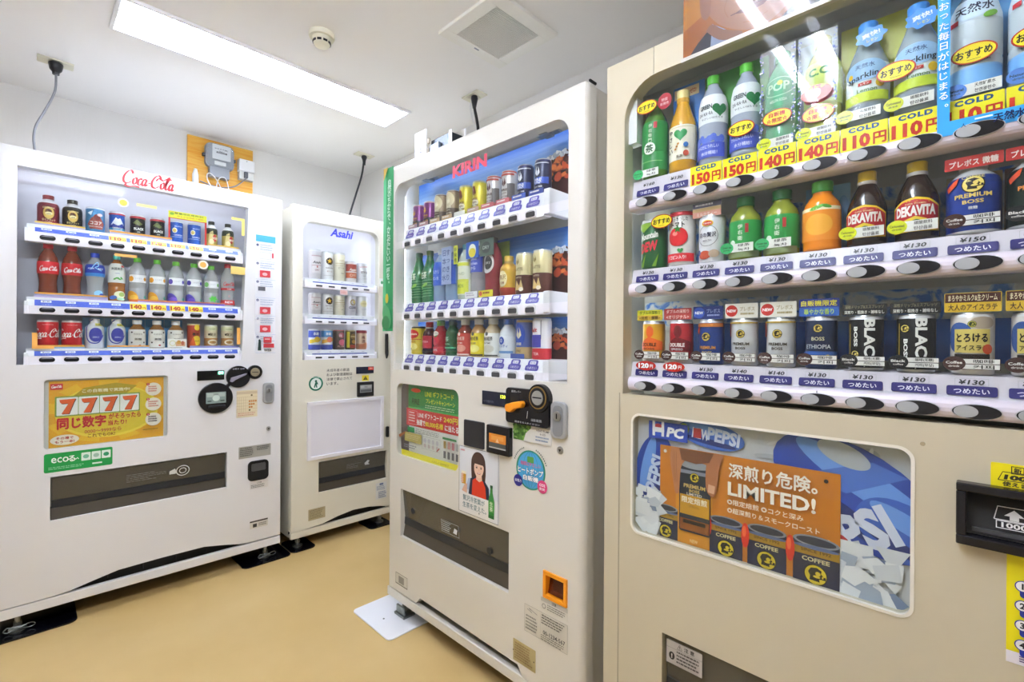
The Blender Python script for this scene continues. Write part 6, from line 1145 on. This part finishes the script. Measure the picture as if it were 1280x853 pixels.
back4('b', 1.305, 1.43, 1); back4('b', 1.15, 1.225, 2)
sticker(M4, 'blue_back_panel', .17, 1.125, 1.085, 1.165, '2f5fa8', None, .001, .142)
S0, S1, S2 = (SLOT['s', k] for k in range(3))
def oval(s, x, z, txt='おすすめ', rx=.0275, rz=.0165, y=.017, sub=None, bg='f6e02a', fg='2a2a1a', rim='b8321c', rot=0, fs=None):
    a = Art(); a.ell(0, 0, rx, rz, rim, rot); a.ell(0, 0, rx*.92, rz*.88, bg, rot)
    if sub: a.text(txt, 0, rz*.36, rz*.55, 'c8281c', w=rx*1.1, bold=.03, rot=rot); a.text(sub, 0, -rz*.36, rz*.55, 'c8281c', w=rx*1.4, bold=.03, rot=rot)
    else: a.text(txt, 0, 0, fs or rz*.75, fg, w=rx*1.55, bold=.035, rot=rot); a.line([(-rx*.3, -rz*.62), (rx*.3, -rz*.62)], .0006, fg)
    return a.build('promo_tag', s, (x, y, z), PRINT_G, base=(ellipse(0, 0, rx, rz, 28, rot), rim), thick=.001)
tsu = {}
a = Art(); a.text('つめたい', 0, 0, .0085, 'f2f0fa', w=.042, bold=.02); o = a.build('cold_label', None, base=(rrect(-.03, .03, -.0075, .0085, .003), '2a2272')); tsu = o.data; bpy.data.objects.remove(o)
def yen(s, x, z, p, y=.021):
    a = Art(); a.text('¥'+p, 0, 0, .0075, '2a2a2c', w=.03, bold=.03, shear=.15); a.frame(-.02, .02, -.006, .006, .0005, 'b8b8b8'); return a.build('price_label', s, (x, y, z), thick=.0003, tilt=-.2)
def info(s, x, z, kind, y=.018):
    c, l1, l2, t = {'soda': ('d8e02a', '碳酸飲料', '탄산음료', 'Carbonated'), 'coffee': ('4a3230', '咖啡', '커피', 'Coffee'), 'black': ('26262a', '咖啡(无糖)', '커피(무당)', 'Black'), 'tea': ('3fb06a', '绿茶', '녹차', 'Green tea'), 'water': ('5a8ad8', '天然矿泉水', '천연광천수', 'Natural')}[kind]
    a = Art(); dk = kind in ('coffee', 'black'); a.rect(0, .046, -.0095, .0085, c if dk else 'f0f0ea')
    if dk: a.rect(.0, .0452, -.0086, -.001, 'e9e7e4'); a.rect(.0, .0452, .0002, .0078, 'e9e7e4')
    a.text(l1, .027, .0042, .0058, '2a2a2a', w=.024); a.text(l2, .027, -.0048, .0058, '2a2a2a', w=.024); a.ell(-.008, 0, .014, .012, c); a.text(t, -.008, .0018, .0045, 'e8e4e0' if dk else '2a3a2a', w=.02, bold=.02); a.text('drink' if kind != 'black' else 'coffee', -.008, -.004, .0035, 'd8d0cc' if dk else '3a4a3a', w=.014)
    return a.build('drink_info_plate', s, (x, y, z), PRINT_G, thick=.0008, base=(rrect(-.004, .046, -.0095, .0085, .001), c if dk else 'f0f0ea'))
def header(s, x0, x1, z0, z1, bg, fn, y=.03, rim=None): return sticker(s, 'header_card', x0, x1, z0, z1, rim or bg, fn, .002, y)
PR = ['160', '130', '150', '150', '140', '140', '110', '110', '110', '110']
for i in range(10):
    x = BX4[i]
    for s, z in ((S0, 1.487), (S1, 1.2735), (S2, 1.0425)):
        if s is S0 and i > 1: continue
        o = link(bpy.data.objects.new('cold_label', tsu), s, (x, .0158, z)); o.rotation_euler = (-.2, 0, 0)
    if i > 1:
        a = Art(); a.text('COLD', 0, .0365, .0095, '2a5a8a', w=.046, bold=.06, sp=1.2); a.text(PR[i], -.011, .0145, .025, 'c8321c', w=.042, bold=.05); a.text('円', .0235, .0135, .02, 'c8321c', w=.018, bold=.03)
        a.build('price_plate', S0, (x, .013, 1.4745), PRINT_G, thick=.001, base=(rrect(-.0352, .0352, 0, .0435, .001), 'f2e62a'), label='yellow %s yen cold plate' % PR[i])
    else: yen(S0, x, 1.507, PR[i])
    yen(S1, x, 1.289, '150' if i > 7 else '130')
    if i > 1: yen(S2, x, 1.057, '140' if i in (3, 4) else '130')
    else:
        a = Art(); a.ell(0, 0, .027, .0115, 'c8261c'); a.text('120', -.006, 0, .0125, 'ffffff', w=.028, bold=.05); a.text('円', .015, -.001, .008, 'ffffff', bold=.02); a.build('price_oval', S2, (x, .0125, 1.0605), PRINT_G, thick=.0008)
# top shelf
oval(S0, .107, 1.697); 
a = Art(); a.text('特保', 0, .004, .008, 'f0c8c8', w=.016); a.text('新発売', 0, -.006, .007, 'f0c8c8', w=.022); a.build('promo_tag', S0, (.147, .03, 1.703), base=(ellipse(0, 0, .018, .019), 'b8283a'), label='round crimson tag')
sticker(S0, 'back_card', .143, .222, 1.535, 1.752, '3a7ac8', lambda a, w, h: (a.rect(.003, w-.014, h-.03, h-.006, 'f0d8b0'), a.text('カフェインゼロ!', w*.42, h-.018, .011, 'c8502a', w=.05, bold=.03)), y=.085)
sticker(S0, 'back_card', .222, .362, 1.535, 1.752, '4aa83a', None, y=.09); sticker(S0, 'back_card', .495, .64, 1.535, 1.742, 'c6c81f', None, y=.09); sticker(S0, 'back_card', .645, .78, 1.535, 1.74, '6ab4ec', None, y=.09); sticker(S0, 'back_card', .37, .49, 1.535, 1.742, 'b8c8d8', None, y=.095)
info(S0, .092, 1.535, 'tea'); oval(S0, .329, 1.577); oval(S0, .399, 1.579, '自販機', sub='☆限定☆'); oval(S0, .471, 1.563, '自販機', sub='☆限定☆'); oval(S0, .589, 1.599); oval(S0, .688, 1.590); oval(S0, .757, 1.590)
a = Art(); a.ell(0, 0, .026, .016, 'c8341c'); a.ell(0, 0, .008, .009, 'f0d8c8'); a.text('おトク', 0, .011, .006, 'f6e02a', w=.03); a.build('promo_tag', S0, (.468, .016, 1.603), PRINT_G, base=(ellipse(0, 0, .026, .016), 'c8341c'), thick=.001, label='red oval tag')
for k, i in enumerate((4, 5)):
    info(S0, BX4[i]-.018, 1.53, 'soda', .019); x0, x1 = (.366, .432) if i == 4 else (.436, .502)
    a = Art(); rnd = random.Random(i)
    for q in (x0, x1-.006): 
        for j in range(70): a.ell(q+.006*rnd.random(), 1.525+.19*rnd.random(), .0008+.0012*rnd.random(), .0008+.0012*rnd.random(), rnd.choice(['4a5ab8', '8a9ad8', 'e4e8f4']), 0, 6)
    a.build('sleeve_print', S0, (0, .0195, 0), thick=.0001); MB().box(x0, x1, .0205, .0212, 1.522, 1.722).build('clear_sleeve', mat_clear('clear_sleeve', 'ffffff', .97, .03, refl=1.6), S0)
for i in (6, 7): info(S0, BX4[i]-.022, 1.54, 'soda', .016)
for i in (8, 9): info(S0, BX4[i]-.014, 1.532, 'water', .014)
for x in (.553, .624):
    a = Art(); a.poly([(.022*(1+.12*cos(7*t))*cos(t), .016*(1+.12*cos(7*t))*sin(t)) for t in [2*pi*k/42 for k in range(42)]], '3f8ce0'); a.text('爽快!', 0, .003, .009, 'f0f8ff', w=.026, bold=.03, rot=.15); a.text('レモン', .002, -.008, .005, 'e8e86a', w=.016); a.build('promo_tag', S0, (x, .018, 1.677), PRINT_G, label='blue bubble tag')
def bframe(a):
    a.rect(.645, .6605, 1.468, 1.735, '3fa8ec'); a.rect(.6605, .86, 1.459, 1.482, '3fa8ec'); a.rect(.645, .6605, 1.459, 1.468, '3fa8ec'); a.vtext('透きとおった毎日がはじまる。', .6528, 1.73, 1.50, .0125, 'f4faff', bold=.01); a.rect(.69, .71, 1.474, 1.4765, 'e8f4fc'); a.text('天然水', .728, 1.470, .013, '1f2a5a', w=.034, bold=.03); a.text('人', .677, 1.469, .006, '2a4a7a')
a = Art(); bframe(a); a.build('window_decal', M4, (0, -.0008, 0), PRINT_G, thick=.0003, label='sky blue corner frame decal with white vertical lettering')
# middle shelf
oval(S1, .148, 1.409); info(S1, .309, 1.323, 'tea'); info(S1, .380, 1.323, 'tea')
header(S1, .219, .284, 1.404, 1.437, 'd8d0cc', lambda a, w, h: (a.rect(0, w, h*.66, h, '5a5a78'), lines(a, .006, w-.006, h*.92, h*.74, 1, 'd8d8e4', .7, 2), a.rect(0, w, 0, h*.4, 'd89a8a'), a.text('ミルクティー', w/2, h*.2, .008, 'f4e8e0', w=.045), a.rect(0, w, h*.4, h*.64, 'c8a878')))
sticker(S1, 'back_card', .435, .512, 1.305, 1.438, '8ab8d8', lambda a, w, h: (a.rect(.004, .016, h-.06, h-.02, 'd8a0a0'), a.ell(w*.85, h*.6, .01, .03, '6aa0d0')), y=.09)
for i in (6, 7): info(S1, BX4[i]-.016, 1.323, 'soda')
for i in (8, 9):
    x = BX4[i]; sticker(S1, 'back_card', x-.035, x+.035, 1.302, 1.412, 'a8986a' if i == 8 else '6a5a48', None, y=.092); header(S1, x-.035, x+.035, 1.408, 1.428, 'c8281f', lambda a, w, h: a.text('プレボス 微糖', w/2, h*.45, .011, 'f8e8e0', w=.058, bold=.03)); info(S1, x-.014, 1.321, 'coffee' if i == 8 else 'black')
# bottom shelf
def new(c, fg, bg): return lambda a, w, h: (a.rect(.001, w-.001, .001, h-.001, bg), a.ell(.014, h/2, .0125, .0125, c), a.text('NEW', .014, h/2, .0065, 'ffffff', w=.019, bold=.03), a.text('プレボス', w*.68, h*.62, .009, fg, w=.03), lines(a, w*.48, w-.006, h*.35, h*.15, 1, fg, .6, 3))
def two(c1, t1, f1, c2, t2, f2, w1=.056, w2=.056): return lambda a, w, h: (a.rect(.001, w-.001, h*.5, h-.001, c1), a.rect(.001, w-.001, .001, h*.5, c2), a.text(t1, w/2, h*.74, h*.32, f1, w=w1, bold=.02), a.text(t2, w/2, h*.25, h*.32, f2, w=w2, bold=.02))
HD = [('b8c02a', two('d8d42a', 'ダブルの深煎り', '4a6a1a', 'd8b03a', '<焙煎・微糖>', '6a4a10'), .026), ('8a1a20', two('b83a3a', 'ダブルの深煎り', 'f4d8d0', 'c04a44', '<オリジナル>', 'f4d8d0'), .027), ('2a3a7a', new('3a5ac0', 'a8b8e8', '2a3a80'), .029), ('d8d6d0', new('c8281f', 'a89a6a', 'ece9e0'), .032), ('d8d6d0', new('c8281f', 'a89a6a', 'ece9e0'), .032),
      ('2a4ab0', two('23308a', '自販機限定', 'f0e42a', '2f62b8', '華やかな香り', 'b8d85a', .06, .05), .034), ('1a1a1a', two('242426', '深煎ドリップ&エスプレッソ', '8a8468', '1a1a1c', '深煎り・粗挽き・雑味なし', 'e8e8e0', .058, .06), .02), ('1a1a1a', two('242426', '深煎ドリップ&エスプレッソ', '8a8468', '1a1a1c', '深煎り・粗挽き・雑味なし', 'e8e8e0', .058, .06), .02),
      ('d8b82a', two('4a1c14', 'まろやかミルク&生クリーム', 'f0e4c0', 'e0b82a', '大人のアイスラテ', '3a1a0c', .058, .058), .032), ('d8b82a', two('4a1c14', 'まろやかミルク&生クリーム', 'f0e4c0', 'e0b82a', '大人のアイスラテ', '3a1a0c', .058, .058), .032)]
for i, (bg, fn, h) in enumerate(HD):
    x = BX4[i]; header(S2, x-.034, x+.034, 1.1715, 1.1715+h, bg, fn); info(S2, x-.013, 1.087, 'black' if i in (6, 7) else 'coffee')
# poster on top: orange ground, man in a dark suit
def man(a, w, h):
    a.rect(0, w, 0, h, '844811'); a.poly([(0, .06), (.06, .085), (.2, h), (0, h)], '97601a')
    a.poly([(.015, 0), (.035, .022), (.06, .042), (.08, .03), (.08, 0)], '1c1c24'); a.poly([(.062, 0), (.066, .05), (.085, .034), (.125, 0)], '79849b'); a.poly([(.2, 0), (.24, .03), (.3, .04), (.40, 0)], '1c1c24')
    sk = '865a3d'; a.poly(spline([(.05, .15), (.053, .09), (.07, .055), (.1, .026), (.14, .005), (.18, .004), (.22, .03), (.245, .08), (.25, .16), (.235, .24), (.19, .29), (.12, .29), (.07, .25), (.05, .2), (.05, .15)], 4), sk)
    a.poly(spline([(.052, .04), (.065, .05), (.09, .028), (.13, .006), (.11, .0), (.08, .01), (.052, .04)], 3), '6e4832')
    a.poly(spline([(.048, .14), (.038, .12), (.041, .08), (.052, .065), (.062, .08), (.062, .13), (.048, .14)], 4), '7c5035'); a.poly(spline([(.048, .2), (.052, .28), (.1, .325), (.18, .33), (.24, .3), (.262, .24), (.255, .19), (.235, .25), (.18, .28), (.1, .278), (.06, .23), (.048, .2)], 4), '4a423a')
    a.poly([(.112, .05), (.15, .062), (.188, .056), (.17, .044), (.14, .041)], '5e3026'); a.line([(.105, .05), (.148, .051), (.192, .058)], .002, '4a241c'); a.line(spline([(.1, .095), (.092, .07), (.1, .048)]), .002, '80502f'); a.line(spline([(.2, .1), (.207, .075), (.2, .055)]), .002, '80502f'); a.line(spline([(.13, .024), (.155, .02), (.178, .026)]), .002, '80502f')
    a.poly([(.14, .15), (.133, .09), (.152, .08), (.173, .091), (.163, .15)], '744a31')
    for q in (.11, .195): a.ell(q, .165, .012, .0055, 'cfc8c0'); a.ell(q, .165, .0055, .0055, '2a1e18'); a.rect(q-.018, q+.018, .182, .189, '4a3e34')
    a.poly([(.6, 0), (.5, .05), (.45, .02), (.40, 0)], '2a2a32'); a.text('BOSS', .47, .26, .07, 'f4ead8', w=.2, bold=.05); a.text('このろくでもない、すばらしき世界。', .46, .18, .018, 'f4ead8', w=.26)
    a.clip(0, w, 0, h)
sticker(M4, 'top_poster', .209, .86, 1.7645, 2.1, '844811', man, .002, -.004, label='orange poster of a man in a dark suit', m=mat_print('print_poster', .05, .0))
MB().box(.205, .864, -.008, .002, 1.756, 1.7645).build('poster_rail', mat('rail_grey', 'c8c4b8', .4), M4)
# advert panel below the display: icy backdrop with blue bottles, orange coffee card in front
def ad4(a, w, h):
    rnd = random.Random(9); a.rect(0, w, 0, h, 'c8ccd0')
    for k in range(60): a.ell(w*rnd.random(), h*rnd.random(), .006+.03*rnd.random(), .003+.012*rnd.random(), rnd.choice(['d8dce0', 'b4babf', 'e4e8ec', 'a8b0b8', 'c0c8d0']), rnd.random()*3, 10)
    B = lambda x, z, l, r, rot, c='2748a8': (a.ell(x, z, l, r, c, rot), a.ell(x-r*.35*sin(rot), z+r*.35*cos(rot), l*.85, r*.32, '6a9ae4', rot), a.ell(x+r*.5*sin(rot), z-r*.5*cos(rot), l*.8, r*.22, '1a2f7a', rot))
    B(.05, .165, .085, .048, 1.35); a.text('PEPSI', .055, .15, .04, 'c4d4f0', w=.09, rot=1.35, bold=.04); B(.185, .262, .075, .03, -.12, '3f6ac0'); a.ell(.125, .268, .012, .014, 'a8c83a'); a.text('NEW', .165, .262, .024, 'e8ecf4', w=.04, rot=-.12, bold=.04); a.rect(.148, .166, .252, .274, 'c8342c'); a.text('PEPSI', .215, .262, .03, 'd0dcf4', w=.07, rot=-.12, bold=.04)
    B(.45, .19, .15, .085, -.55); B(.52, .14, .07, .05, -.5, '3560c0'); a.poly([(.37, .215), (.48, .255), (.53, .235), (.44, .19)], '4a72c8'); a.ell(.435, .262, .045, .02, 'b4bcc4', -.4); a.text('PEPSI', .435, .11, .075, 'd4dcf0', w=.17, rot=.5, bold=.05); a.ell(.40, .08, .05, .03, 'b8283a', .4); a.poly([(.36, .10), (.40, .115), (.41, .08), (.37, .07)], 'd8c83a')
    def ice(cx, cz, sx, sz, n):                       # ice cubes: overlapping angular facets
        for k in range(n):
            x, z, q = cx+sx*(rnd.random()-.5), cz+sz*(rnd.random()-.5), .008+.026*rnd.random(); t0 = rnd.random()*3; m_ = rnd.choice([3, 4, 4, 5])
            a.poly([(x+q*(.6+.7*rnd.random())*cos(t0+2*pi*i_/m_), z+q*(.5+.6*rnd.random())*sin(t0+2*pi*i_/m_)) for i_ in range(m_)], rnd.choice(['e2e6ea', 'd4dae2', 'cad2dc', 'e8ecf0', 'dfe4ea', 'c0cad6', 'e2e6ea', 'e8ecf0', 'a4b2c6', '7a8cac']))
    ice(.455, .05, .12, .09, 60); ice(.035, .06, .05, .1, 26)
    a.rect(.039, .137, .238, .279, '2a4ab4'); a.ell(.064, .2585, .0155, .0155, 'f4f4f8'); a.poly([(.064+.0155*cos(t), .2585+.0155*sin(t)) for t in [.25+2.6*i/12 for i in range(13)]], 'd0303a'); a.poly([(.064+.0155*cos(t), .2585+.0155*sin(t)) for t in [-.3-2.5*i/12 for i in range(13)]], '2f56c8'); a.text('H', .064, .262, .036, 'f4f4f8', w=.03, bold=.02); a.text('PC', .107, .257, .024, 'f4f4f8', w=.045, shear=.15, bold=.05); a.clip(.004, w-.004, .004, h-.004)
adpanel(M4, 'advert_panel', .084, .616, .652, .939, .02, ad4, y=.026)
def coffee_card(a, w, h):
    a.rect(0, w, 0, h, 'c9791a'); a.rect(.04, .125, 0, h*.55, 'd88f1f')
    def tin(x, z, r, hh):
        a.rect(x-r, x+r, z, z+hh, '1c2344'); a.rect(x-r, x+r, z+hh*.67, z+hh*.88, 'a8801e'); a.text('SINCE 1992', x, z+hh*.775, hh*.07, '4a3408', w=r*1.3); a.ell(x, z+hh, r, r*.28, '8a8f9a'); a.ell(x, z+hh, r*.86, r*.2, '2f3444'); a.ell(x, z+hh*.86, r, r*.1, '5a6a94')
        boss(a, x, z+hh*.26, r*.52, 'd8c02a', '14140f'); a.text('COFFEE', x, z+hh*.585, hh*.1, 'd8d0a0', w=r*1.2, bold=.03)
    for x, r, hh in ((.015, .03, .075), (.155, .035, .08), (.237, .037, .083), (.325, .039, .086)): tin(x, -.004, r, hh)
    for x in (.117, .196, .281): a.ell(x, .058, .008, .026, 'd8321c'); a.ell(x-.002, .066, .004, .012, 'f06a3a')
    x = .086; a.rect(x-.036, x+.036, .03, .185, '1f2a3a', .004); a.rect(x-.034, x+.034, .07, .115, 'c8921c'); a.rect(x-.034, x+.034, .034, .06, '8a4a14'); a.ell(x, .185, .036, .009, '9aa0a8'); a.rect(x-.034, x+.034, .164, .172, '8a90a0'); boss(a, x, .157, .011, 'd8c02a', '14140f')
    a.text('PREMIUM', x, .136, .009, 'd8b86a', w=.05, bold=.03); a.text('BOSS', x, .126, .007, 'd8b86a', w=.024, bold=.03); a.text('LIMITED', x, .118, .006, 'e8e0d0', w=.035); a.text('限定焙煎', x, .104, .014, 'f4ead0', w=.058, bold=.03); a.text('ブラジル', x, .09, .006, '4a3008', w=.025); a.rect(x-.026, x+.026, .05, .058, '2a1a10'); a.text('NEW', x, .012, .008, 'f4d8a0', w=.018)
    sk = 'b9794f'                                       # hand lifting the tall tin: thumb at the right, fingers at the left
    a.poly(spline([(.03, h), (.028, .19), (.034, .15), (.041, .115), (.05, .118), (.052, .15), (.056, .18), (.068, h-.02), (.07, h)], 4), sk); a.poly(spline([(.118, h), (.113, .19), (.112, .15), (.118, .128), (.132, .126), (.138, .15), (.142, .19), (.152, h)], 4), 'b07048'); a.poly([(.117, .132), (.131, .13), (.133, .148), (.118, .15)], 'd8a888'); a.poly([(.05, h), (.056, h-.026), (.09, h-.03), (.12, h-.022), (.13, h)], '7a4a2c')
    for k in range(3): a.line(spline([(.036+.004*k, h-.01), (.035+.004*k, .18), (.04+.003*k, .14)]), .001, '8f5a38')
    a.text('深煎り危険。', .245, .19, .031, 'fbf3e4', w=.165, bold=.025); a.text('LIMITED!', .243, .151, .030, 'fbf3e4', w=.165, bold=.03); a.text('◎限定焙煎 ◎コクと深み', .232, .122, .0115, 'fbf0dc', w=.145, bold=.015); a.text('◎超深煎り＆スモークロースト', .246, .104, .0115, 'fbf0dc', w=.172, bold=.015)
    a.ell(.016, h-.012, .004, .004, 'd8d4cc', n=12); a.ell(w-.022, h-.016, .004, .004, '2a2018', n=12); a.clip(0, w, 0, h)
sticker(M4, 'coffee_card', .148, .512, .6525, .872, 'c9791a', coffee_card, .001, .019, label='orange coffee advert card')
b = MB(); rim = rrect(.0795, .6205, .6475, .9435, .024, 6); inn = rrect(.085, .615, .653, .938, .019, 6); k = len(rim)
b.add([(x, -.0015, z) for x, z in rim] + [(x, -.0015, z) for x, z in inn] + [(x, .006, z) for x, z in inn], [(i, (i+1) % k, (i+1) % k+k, i+k) for i in range(k)] + [(i+k, (i+1) % k+k, (i+1) % k+2*k, i+2*k) for i in range(k)]); b.build('panel_rim', mat('rim_catch_light', 'e9e5d8', .3), M4, recalc=False)  # pale rim colour paints in the light caught by the bevelled edge
MB().prism(ellipse(.63, .951, .0035, .0035, 12), -.001, 0).build('screw', mat('screw_tan', '9a8f72', .5), M4)
# note acceptor and stickers
b = MB(); b.box(.672, .863, -.02, .004, .887, .9); b.box(.672, .863, -.02, .004, .803, .818); b.box(.672, .684, -.02, .004, .818, .887); b.box(.851, .863, -.02, .004, .818, .887); n = b.build('note_acceptor', mat('black_gloss', '15151a', .22), M4, bev=.002)
MB().extx([(.004, .818), (.03, .818), (.04, .887), (.03, .887)], .684, .851).build('note_throat', mat('throat_black', '1c1c1c', .3), n)
a = Art(); w8 = 'e8e8e4'; a.line([(-.022, -.006), (-.018, .014), (.018, .014), (.022, -.006), (-.022, -.006)], .0014, w8); a.poly([(0, .011), (.011, .001), (.005, .001), (.005, -.005), (-.005, -.005), (-.005, .001), (-.011, .001)], w8); a.frame(-.02, .02, -.019, -.007, .0012, w8); a.text('1000', 0, -.013, .008, w8, w=.028, bold=.03); a.build('note_mark', n, (.737, .006, .853), tilt=-.35, thick=.0003)
MB().box(.69, .845, .002, .01, .822, .828).build('note_lip', mat('lip_grey', '4a4a4a', .3), n)
def y1000(a, w, h): a.frame(.022, .036, h-.015, h-.003, .0012, '2a2a1a'); a.text('新', .029, h-.009, .008, '2a2a1a', bold=.03); a.line([(.008, h-.026), (.013, h-.013), (.05, h-.013), (.056, h-.026), (.008, h-.026)], .0012, '2a2a1a'); a.text('1000', .031, h-.0205, .008, '2a2a1a', w=.034, bold=.06, shear=.1); a.text('使えます', .031, .006, .007, '2a2a1a', w=.036, bold=.03)
sticker(M4, 'note_sticker', .711, .776, .899, .936, 'f0e01c', y1000, label='yellow sticker about new notes')
def guide4(a, w, h):
    a.rect(0, w, 0, .018, 'e8e6ee'); lines(a, .014, w-.01, .014, .004, 3, '6a5a8a', .5, 2); a.text('お札の入れ方', w*.55, h-.018, .014, '2a2a5a', w=.07, bold=.03)
    for k in range(4): z = h-.055-.029*k; a.rect(.014, w-.008, z-.011, z+.007, '2a3aa0', .004); a.ell(.017, z+.006, .0085, .0085, '2a3aa0'); a.ell(.017, z+.006, .0072, .0072, 'f4f4f4'); a.text(str(k+1), .017, z+.006, .009, '1a1a2a', bold=.04); lines(a, .032, w-.014, z+.003, z-.008, 2, 'c8d0f0', .5, k)
sticker(M4, 'guide_sticker', .729, .87, .634, .803, 'efe21a', guide4, label='yellow numbered guide sticker')
sticker(M4, 'caution_sticker', .172, .258, .366, .421, 'b9b4b0', lambda a, w, h: (a.frame(0, w, 0, h, .001, '5a5650'), a.rect(0, w, h*.68, h*.69, '5a5650'), a.text('⚠ 注 意', w*.55, h*.83, .011, '2a2826', w=.04, bold=.02), a.ell(.014, h*.36, .007, .009, '1a1818'), a.text('!', .014, h*.36, .011, 'd8d4d0', bold=.04), lines(a, .026, w-.004, h*.64, .006, 4, '4a4642', .5, 4)), y=.0085, r=.004)
